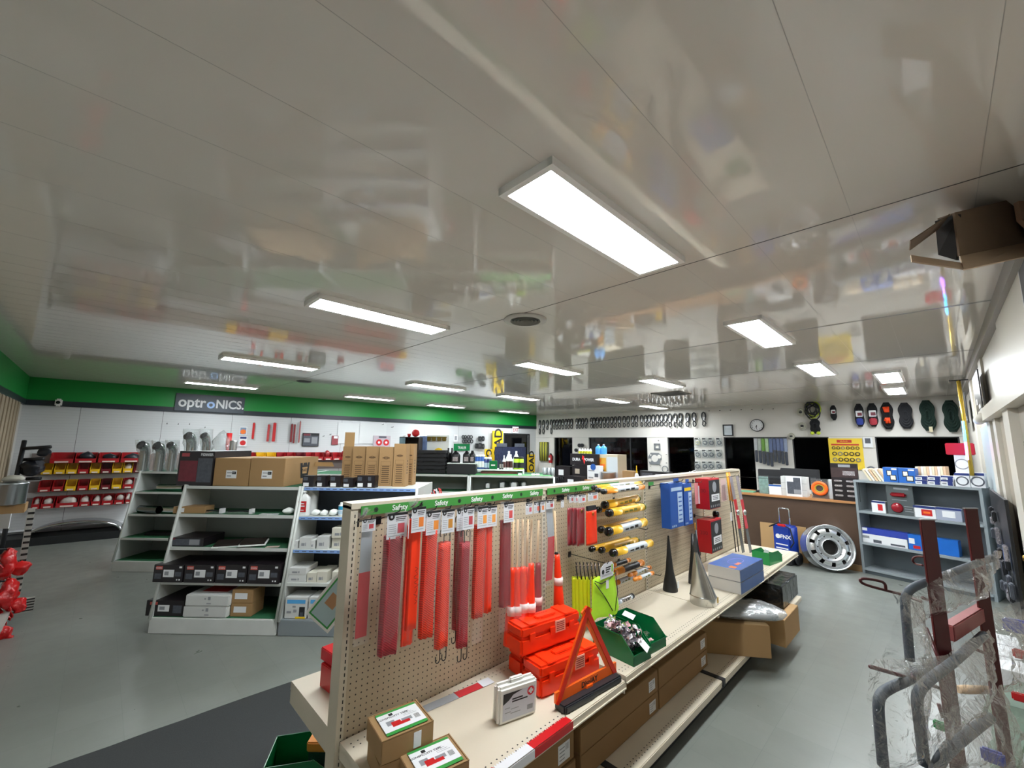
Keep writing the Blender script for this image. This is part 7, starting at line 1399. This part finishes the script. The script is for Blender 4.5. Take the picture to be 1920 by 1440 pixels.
for k in range(6):
    x = 1628+k*6; a, W, h = sp(FR, x-3, x+3, 878, .08, zs_); thing('catalogue', MB().bev(-.013, .013, 0, .2, 0, h*1.05, .002), m_pages[k % 3], FR.mat(a+.03, .06, zs_, ry=-.5) , '%s leaning catalogue from the left on the grey shelf top' % wd[k], 'book')
for k, (x0, x1, yt) in enumerate(((1655.5, 1683, 876.5), (1684, 1716, 878))):
    r, W, h = rb(x0, x1, yt, .03, zs_, .12, 'blue_lamp_box', '%s blue lamp box with square lamps printed, on the grey shelf top' % ('left', 'right')[k], 'box', mat('lamp_box_blue', '#1f5fb0', .4), [(.25, .6, .42, .8, m_ink), (.3, .55, .48, .76, m_pages[1]), (.45, .88, .12, .5, m_ink), (.5, .83, .18, .45, m_pages[1]), (.6, .95, .84, .94, m_paper)])
for k in range(11):
    x = 1719+k*5.2; a, W, h = sp(FR, x-2.5, x+2.5, 875, .19, zs_); thing('catalogue', MB().bev(-W*.48, W*.48, 0, .14, 0, h, .002), m_pages[(k*2) % 3], FR.mat(a, .19, zs_), 'upright catalogue in the row behind the small lamp boxes', 'book', 'upright catalogues on the grey shelf top')
for k in range(2):
    x = 1776+k*5; a, W, h = sp(FR, x-2.5, x+2.5, 882, .19, zs_); thing('catalogue', MB().bev(-.012, .012, 0, .14, 0, h, .002), m_pages[k], FR.mat(a, .19, zs_, ry=.5), '%s catalogue leaning right at the end of the row' % ('first', 'last')[k], 'book')
hh = sp(FR, 1717, 1740, 900, .02, zs_)[2]
for k in range(6):
    x0 = 1717+24*(k % 3); z = zs_+(k//3)*(hh+.001); pbox(FR, x0, x0+23, 900 if k < 3 else 892.5, .02, z, .12, 'small_lamp_box', '%s small white and blue lamp box of the %s layer on the shelf top' % (('left', 'middle', 'right')[k % 3], ('lower', 'upper')[k//3]), 'box', m_paper, [(.0, 1, .7, 1, m_b2), (.55, .95, .05, .8, m_b2), (.1, .45, .25, .5, m_grey_ink)])
for k, (x0, x1) in enumerate(((1790, 1818), (1819, 1846))):
    r, W, h = rb(x0, x1, 887, .02, zs_, .12, 'round_lamp_box', '%s white and blue box with a round lamp window' % ('left', 'right')[k], 'box', m_paper, [(0, 1, .82, 1, m_b2)]); obj('lamp_print', MB().disc(0, h*.42, h*.34, -.003, r0=h*.26), m_slate, r)
rb(1634.5, 1660, 940, .03, ZS[1], .1, 'red_lamp_box', 'white box with a small red lamp on the upper grey shelf', 'box', m_paper, [(0, 1, .85, 1, m_b2), (.45, .8, .2, .75, m_red)])
r, W, h = rb(1661, 1711, 911, .03, ZS[1], .03, 'lamp_display_card', 'tall dark grey card with red lamps on the upper grey shelf', 'display card', mat('dark_grey_card', '#4b5254', .45), [(.3, .85, .87, .93, m_grey_ink)])
obj('bar_lamp', MB().bev(-W*.34, W*.26, -.03, 0, h*.62, h*.76, .015), mat('red_lens', '#8e1220', .2), r); obj('round_lamp', MB().lathe([(.001, -.03), (W*.18, -.025), (W*.24, 0)], 24, axis='Y', c=(-W*.14, 0, h*.24)), mat('red_lens', '#8e1220', .2), r)
obj('printing', MB().rect(W*.12, W*.45, h*.3, h*.32, -.001).rect(W*.14, W*.4, h*.22, h*.24, -.001).rect(W*.14, W*.45, h*.14, h*.16, -.001).rect(-W*.3, W*.25, h*.5, h*.52, -.001), m_grey_ink, r)
rb(1713, 1754, 949, .03, ZS[1], .1, 'oval_red_lamp_box', 'white and blue box with an oval red lamp on the upper grey shelf', 'box', m_paper, [(0, 1, .8, 1, m_b2), (.36, .85, .2, .72, m_red), (.45, .76, .38, .55, m_orange)])
rb(1755, 1803, 953, .03, ZS[1], .1, 'oval_white_lamp_box', 'pale box with an oval white lamp beside the red lamp box', 'box', mat('grey_violet_box', '#9da3b5', .5), [(.25, .75, .25, .75, m_paper), (0, 1, .85, 1, m_b2)])
rb(1615, 1701, 1006, .04, ZS[2], .12, 'long_white_lamp_box', 'long white lamp box on the middle grey shelf', 'box', m_paper, [(.28, .46, .1, .45, m_slate), (.65, .95, .1, .3, m_slate), (0, .2, .5, .8, m_grey_ink)])
hq = sp(FR, 1615, 1701, 1006, .04, ZS[2])[2]; rb(1615, 1702, 994, .05, ZS[2]+hq+.001, .11, 'long_blue_lamp_box', 'long blue lamp box on top of the white one, middle grey shelf', 'box', mat('royal_blue_box', '#2b3f9e', .4), [(0, .15, .5, .95, m_paper)])
rb(1703, 1796, 1008, .05, ZS[2], .12, 'bright_blue_pack', 'long bright blue pack at the right of the middle grey shelf', 'box', mat('bright_blue_pack', '#1d66c0', .3, noise_amt=.15, nscale=8), [(.02, .14, .4, .75, m_paper), (.1, .25, .1, .3, m_red)])
# sign, pole and light strip at the shelf's right end
P = lambda x, y, yy: Vector((ray(x, y).x*yy/ray(x, y).y, yy, CAMZ+ray(x, y).z*yy/ray(x, y).y))
p0, p1 = P(1797, 714, 8.15), P(1823, 892, 7.95); r = empty('yellow_pole', Matrix.Translation(p1), 'yellow pole reaching up to the ceiling at the right end of the back wall', 'pole'); obj('pole', MB().tube([(0, 0, 0), tuple(p0-p1)], .022, 10), mat('brass_yellow', '#c2a23c', .25, .6), r); obj('ceiling_plate', MB().box(-.09, .09, -.02, .02, 0, .012), m_wire, r, Matrix.Translation(p0-p1))
p0, p1 = P(1805, 790, 8.0), P(1814, 862, 7.92); r = empty('light_tube', Matrix.Translation(p1), 'glowing blue and violet light strip beside the yellow pole', 'light strip'); D = p0-p1
obj('lower_tube', MB().tube([(0, -.03, 0), tuple(D*.45+Vector((0, -.03, 0)))], .012, 8), mat('violet_glow', '#c9a0ff', .4, emit='#b070ff', estr=5.), r); obj('upper_tube', MB().tube([tuple(D*.46+Vector((0, -.03, 0))), tuple(D+Vector((0, -.03, 0)))], .012, 8), mat('cyan_glow', '#7fd0ff', .4, emit='#38a8ff', estr=5.), r)
q0 = P(1788, 853, 8.3); q1 = P(1818, 888, 8.3); r = empty('sign_board', Matrix.Translation((q0.x, 8.3, q1.z)), 'white board with a ragged red top near the right wall', 'sign'); W = q1.x-q0.x; h = q0.z-q1.z
obj('board', MB().box(0, W, 0, .02, 0, h), m_paper, r); obj('red_header', MB().bev(-.07, W+.08, -.02, .03, h, h+.16, .01), mat('crimson_header', '#b81430', .4), r); obj('ring_print', MB().disc(W*.55, h*.5, .07, -.001, r0=.058), m_grey_ink, r); obj('stand_post', MB().box(W*.4, W*.45, .0, .02, -.2, 0), m_wire, r)
# goods on the right wall
def rwp(x0, x1, y0, y1, dep=.02):
    X_ = XR-dep
    def pt(x, y): v = ray(x, y); t = X_/v.x; return (v.y*t, CAMZ+v.z*t)
    return pt
for (x0, y0), (x1, y1), lb, nm in (((1836, 690), (1849, 785), 'black poster with small white marks on the right wall', 'wall_poster'), ((1809, 735), (1820, 800), 'narrow black printed strip beside the yellow pole', 'wall_poster')):
    v0 = ray(x0, (y0+y1)/2); v1 = ray(x1, (y0+y1)/2); ya = v0.y*.40/v0.x; yb2 = v1.y*.40/v1.x; vm = ray((x0+x1)/2, y0); zt_ = CAMZ+vm.z*.40/vm.x; vm = ray((x0+x1)/2, y1); zb = CAMZ+vm.z*.40/vm.x; zt_ = min(zt_, 2.75); ym = (ya+yb2)/2; W = min(abs(ya-yb2), 1.6)
    r = empty(nm, FX.mat(-ym, -.05, zb), lb, 'poster'); obj('sheet', MB().box(-W/2, W/2, 0, .01, 0, zt_-zb), mat('black_poster', '#2a2b2e', .3, noise_amt=.6, nscale=9), r); obj('white_marks', MB().rect(W*.0, W*.3, .08, .12, -.001).rect(-W*.3, -W*.1, .14, .2, -.001).rect(W*.2, W*.4, .05, .07, -.001), m_paper, r)
r = empty('door_awning', FX.mat(-6.95, -.0, 2.12), 'small rounded ledge on the right wall catching bluish light', 'ledge'); obj('ledge', MB().tube([(-.35, -.04, .04), (.35, -.04, .04)], .05, 12), m_rt, r)
# board with hanging black parts on the lower right wall
r = empty('hanging_parts_board', FX.mat(-6.2, -.06, .35), 'black board with small hanging metal parts on the right wall', 'display board'); obj('board', MB().box(-.75, .75, 0, .02, 0, 1.05), mat('black_parts_board', '#191b1f', .4, noise_amt=.7, nscale=10), r); rd = random.Random(8)
for k in range(16):
    x, z = rd.uniform(-.7, .6), rd.uniform(.08, .85); obj('hanging_part', MB().bev(x, x+.1, -.04, -.01, z, z+rd.uniform(.06, .16), .008), (m_blk2, m_foil, m_slate)[k % 3], r)
for k in range(6): pb_ = FW.mat(.22-.0, 5.0+.3*(k % 3), .0+.12*(k//3)); r = empty('white_blue_carton', pb_ , '%s white and blue carton, %s layer, foot of the right wall' % (('near', 'middle', 'far')[k % 3], ('lower', 'upper')[k//3]), 'box'); obj('carton', MB().bev(-.1, .1, -.14, .14, 0, .118, .003), m_paper, r); obj('blue_band', MB().box(-.1015, .1015, -.1, .05, .04, .09), mat('royal_blue_box', '#2b3f9e', .4), r)
r = empty('wall_switch', FX.mat(-4.12, -.035, 1.42), 'white switch plate on the right wall', 'switch'); obj('plate', MB().bev(-.04, .04, 0, .008, -.06, .06, .003), m_paper, r); obj('toggle', MB().box(-.006, .006, -.012, 0, -.012, .012), m_wht, r)
v0 = ray(1918, 470); r = empty('wall_poster', FX.mat(-3.25, -.02, 2.45), 'dark poster edge at the upper right border of the view', 'poster'); obj('sheet', MB().box(-.14, .14, 0, .01, 0, .3), m_blk2, r); obj('white_border', MB().rect(-.14, -.12, .0, .3, -.001), m_paper, r)
# ============================================================ FOREGROUND RIGHT: DARK RED RACK WITH BAGGED HOOKS, CARDBOARD SLEEVE
m_rack = mat('dark_red_rack_paint', '#470b0f', .35, noise_amt=.15, nscale=8); m_foam = mat('grey_foam_sleeve', '#39414a', .6, bump=.4, bscale=40); m_film2 = film('heavy_clear_film', '#fafbfb', .5, .02, .05, 30, 1.)
D1, D2 = 1.2, 1.392
B1, B2 = at_depth(1738, 975, D1), at_depth(1820, 954, D2); o = Vector((B1.x, B1.y, 0))
r = empty('hook_rack', Matrix.Translation(o), 'dark red steel rack with two upright bars in the right foreground', 'rack'); RK = r
ax = (B2-B1); ax.z = 0; axn = ax.normalized(); ang = math.atan2(RGT.y, RGT.x)
for nm, P in (('upright_bar', B1), ('upright_bar', B2)):
    mb = MB().bev(-.021, .021, -.003, .004, 0, P.z, .001); obj(nm, mb, m_rack, r, Matrix.Translation(Vector((P.x, P.y, 0))-o) @ Matrix.Rotation(ang, 4, 'Z'))
    obj('bar_cap', MB().box(-.022, .022, -.004, .005, 0, .003), mat('worn_steel_edge', '#9a9a9c', .4, .7), r, Matrix.Translation(P-o) @ Matrix.Rotation(ang, 4, 'Z'))
C1, C2 = at_depth(1778, 1186, D1+.01), at_depth(1846, 1135, D2)
C2.z = C1.z; d_ = C2-C1; mb = MB().bev(0, d_.length, -.014, .014, -.022, .022, .003); obj('cross_bar', mb, mat('lit_pinkish_red_paint', '#8f4a48', .45, noise_amt=.2, nscale=20), r, Matrix.Translation(C1-o) @ Matrix.Rotation(math.atan2(d_.y, d_.x), 4, 'Z'))  # rack paint lightened to pink: light on the bar's top put into its colour
for x, y, dd in ((1753, 1144, D1), (1760, 1185, D1), (1834, 1091, D2)):
    q = at_depth(x, y, dd-.012)-o; obj('bolt', MB().lathe([(.001, -.006), (.008, -.004), (.009, 0), (.009, .006)], 12, axis='Y'), m_steel, r, Matrix.Translation(q) @ Matrix.Rotation(ang, 4, 'Z'))
obj('foot', MB().bev(-.4, .25, -.03, .03, .001, .04, .004).bev(-.03, .03, -.35, .35, .001, .04, .004), m_rack, r)
def px_tube(pts, rad, n=10): return MB().tube([tuple(at_depth(*p)-o) for p in pts], rad, n)
def smooth(pts, it=2):
    P = [Vector(p) for p in pts]
    for _ in range(it):
        Q = [P[0]]
        for a_, b_ in zip(P[:-1], P[1:]): Q += [a_*.75+b_*.25, a_*.25+b_*.75]
        Q.append(P[-1]); P = Q
    return [tuple(p) for p in P]
obj('arm_loop', px_tube(smooth([(1728, 1128, 1.25), (1690, 1114, 1.3), (1664, 1108, 1.3), (1620, 1096, 1.3), (1611, 1088, 1.3), (1618, 1084, 1.3), (1650, 1089, 1.3), (1660, 1094, 1.3), (1661, 1106, 1.3)]), .0042, 8), m_rack, r)
obj('arm_loop', px_tube(smooth([(1730, 1060, 1.24), (1716, 1058, 1.28), (1710, 1050, 1.28), (1716, 1043, 1.28), (1732, 1044, 1.25)]), .003, 8), m_rack, r)
for pts in (((1738, 1124, 1.19), (1730, 1121, 1.17)), ((1762, 1240, 1.1), (1737, 1178, 1.19)), ((1632, 1250, .98), (1722, 1276, 1.1), (1790, 1300, 1.2)), ((1712, 1270, 1.02), (1720, 1275, 1.12)), ((1760, 1320, 1.13), (1768, 1345, 1.13)), ((1830, 1218, 1.3), (1848, 1225, 1.3))):
    obj('arm_rod', px_tube(pts, .0045, 8), m_rack, r)
tubes = [([(1706, 1238, 1.10), (1701, 1180, 1.11), (1696, 1128, 1.12), (1702, 1108, 1.13), (1722, 1096, 1.17), (1770, 1080, 1.25), (1815, 1062, 1.33), (1862, 1046, 1.42)], .0105, 'highest grey foam covered hook, its end hanging left of the front bar'),
         ([(1656, 1436, .96), (1650, 1370, .97), (1646, 1318, .98), (1652, 1300, .99), (1672, 1288, 1.02), (1702, 1276, 1.06), (1770, 1236, 1.2)], .0112, 'lower left grey foam hook, farthest left in the foreground'),
         ([(1733, 1434, .96), (1725, 1360, .97), (1718, 1312, .98), (1724, 1294, .99), (1742, 1274, 1.03), (1790, 1240, 1.12), (1845, 1190, 1.26)], .0112, 'lower right grey foam hook in front of the front bar'),
         ([(1748, 1470, .92), (1760, 1425, .95), (1795, 1392, 1.0), (1856, 1345, 1.12)], .012, 'bottommost grey foam hook at the lower edge of the view')]
for k, (pts, rad, lb) in enumerate(tubes):
    Q = smooth(pts, 2); q = thing('padded_hook', MB().tube([tuple(at_depth(*p)-o) for p in Q], rad, 12), m_foam, Matrix.Translation(o), lb, 'padded hook')
def sheet(name, c, lab, m_, amp=.025, seed=0, nu=26, nv=26, sag=.0, bow=.05):
    """crumpled film spanned between four points (pixel x, y, distance)"""
    A_, B_, C_, D_ = [at_depth(*q) for q in c]; cen = (A_+B_+C_+D_)/4
    def fn(u, v):
        p = (A_*(1-u)+B_*u)*(1-v)+(D_*(1-u)+C_*u)*v
        n1 = noise.noise(p*9+Vector((seed, 0, 0))); n2 = noise.noise(p*26+Vector((0, seed, 0))); n3 = noise.noise(p*55+Vector((0, 0, seed))); e = math.sin(PI*u)*math.sin(PI*v)
        return tuple(p-cen-FWD*(bow*e+amp*n1*1.6+amp*.9*abs(n2)+amp*.3*n3)+RGT*amp*n2*.8+UPV*amp*n1)
    return thing(name, MB().grid(fn, nu, nv), m_, Matrix.Translation(cen), lab, 'plastic bag')
sheet('plastic_bag', ((1672, 1110, 1.12), (1870, 1030, 1.36), (1858, 1110, 1.36), (1690, 1175, 1.12)), 'crumpled clear bag over the highest grey hook', m_film2, .02, 1)
sheet('plastic_bag', ((1690, 1110, 1.07), (1735, 1120, 1.12), (1725, 1290, 1.05), (1655, 1240, 1.03)), 'clear bag tail hanging below the highest grey hook', m_film2, .012, 2)
sheet('plastic_bag', ((1636, 1236, .97), (1760, 1230, 1.15), (1700, 1450, .95), (1625, 1450, .93)), 'clear bag around the lower left grey hook', m_film2, .016, 3, bow=.07)
sheet('plastic_bag', ((1715, 1250, .96), (1850, 1180, 1.2), (1860, 1300, 1.1), (1735, 1450, .92)), 'clear bag around the lower right grey hook', m_film2, .018, 4)
sheet('plastic_bag', ((1750, 1340, .93), (1870, 1280, 1.15), (1900, 1450, 1.05), (1730, 1450, .9)), 'clear bag at the bottom edge in front of the bars', m_film2, .02, 5)
sheet('plastic_bag', ((1780, 1170, 1.45), (1930, 1120, 1.55), (1930, 1300, 1.4), (1800, 1290, 1.35)), 'clear bag between and behind the two bars', m_film2, .025, 6)
sheet('plastic_bag', ((1850, 1290, 1.5), (1930, 1270, 1.5), (1930, 1450, 1.3), (1850, 1450, 1.3)), 'clear bag with a green tint at the lower right', film('green_tinted_film', '#c9e6d2', .26, .06, .08, 14, 1.), .02, 7)
sheet('plastic_bag', ((1862, 1150, 1.6), (1932, 1140, 1.6), (1932, 1240, 1.5), (1858, 1235, 1.5)), 'clear bag with blue and white print at the right border', m_film2, .02, 8)
for k, (x, y, dd, s_, mm, lb) in enumerate(((1905, 1175, 1.58, .055, 'royal_blue_box', 'blue printed pack inside the bag at the right border'), (1915, 1228, 1.5, .035, 'red_plastic', 'red tip inside the bag at the right border'), (1912, 1308, 1.4, .03, 'red_plastic', 'red tip in the bag at the lower right'), (1862, 1420, 1.2, .04, 'royal_blue_box', 'dark blue tip at the bottom between the bars'), (1765, 1362, 1.3, .03, 'bright_green_bin', 'small green item behind the front bar'))):
    thing('bagged_item', MB().bev(-s_*.6, s_*.6, -s_*.2, s_*.2, -s_*.4, s_*.5, s_*.12), MATS[mm], Matrix.Translation(at_depth(x, y, dd)), lb, 'packaged item')
P = at_depth(1825, 1293, 1.35); thing('wooden_handle', MB().lathe([(.011, -.05), (.013, -.02), (.011, .05)], 12, axis='X'), m_wood, Matrix.Translation(P) @ Matrix.Rotation(ang, 4, 'Z'), 'short wooden handle end between the bars', 'handle')
sheet('plastic_bag', ((1700, 1180, 1.5), (1790, 1190, 1.5), (1780, 1300, 1.4), (1690, 1290, 1.4)), 'thin clear bag fold left of the front bar', m_film2, .02, 9)
# ---- cardboard sleeve reaching in from the right near the ceiling
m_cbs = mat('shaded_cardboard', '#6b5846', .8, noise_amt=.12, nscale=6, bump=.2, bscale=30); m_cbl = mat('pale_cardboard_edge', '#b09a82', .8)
def slab(pts, th, m_, name, parent, oo):
    P = [at_depth(*p)-oo for p in pts]; n_ = (P[1]-P[0]).cross(P[2]-P[0]).normalized()*th; k = len(P)
    vs = [tuple(p) for p in P]+[tuple(p+n_) for p in P]; fs = [tuple(range(k)), tuple(range(k, 2*k))[::-1]]+[(j, i, i+k, j+k) for i, j in [(i, (i+1) % k) for i in range(k)]]
    return obj(name, MB().add(vs, fs), m_, parent)
oo = at_depth(1800, 440, 1.6); r = empty('cardboard_sleeve', Matrix.Translation(oo), 'brown cardboard sleeve with open flaps sticking in from the right near the ceiling', 'cardboard sleeve')
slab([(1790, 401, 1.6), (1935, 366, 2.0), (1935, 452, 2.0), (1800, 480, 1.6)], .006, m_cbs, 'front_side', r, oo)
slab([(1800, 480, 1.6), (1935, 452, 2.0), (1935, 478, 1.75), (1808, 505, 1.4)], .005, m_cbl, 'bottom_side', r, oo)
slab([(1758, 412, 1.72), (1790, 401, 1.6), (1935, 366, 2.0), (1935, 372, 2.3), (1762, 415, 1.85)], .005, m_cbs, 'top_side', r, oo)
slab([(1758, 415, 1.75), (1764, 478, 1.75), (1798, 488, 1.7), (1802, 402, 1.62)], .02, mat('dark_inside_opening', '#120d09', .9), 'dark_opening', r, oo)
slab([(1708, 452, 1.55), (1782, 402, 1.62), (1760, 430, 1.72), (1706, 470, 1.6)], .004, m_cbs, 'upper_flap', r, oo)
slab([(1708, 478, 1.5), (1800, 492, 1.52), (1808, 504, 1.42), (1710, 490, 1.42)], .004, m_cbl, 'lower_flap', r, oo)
oo2 = at_depth(1912, 360, 1.9); r = empty('pale_cardboard_end', Matrix.Translation(oo2), 'pale cardboard corner with a black edge at the upper right border', 'cardboard corner')
slab([(1902, 330, 1.85), (1925, 300, 1.85), (1935, 430, 1.85), (1916, 412, 1.85)], .02, mat('peach_cardboard', '#d0a98c', .7), 'panel', r, oo2); slab([(1916, 308, 1.83), (1932, 300, 1.83), (1932, 340, 1.83), (1918, 332, 1.83)], .01, m_blk2, 'black_tape', r, oo2)
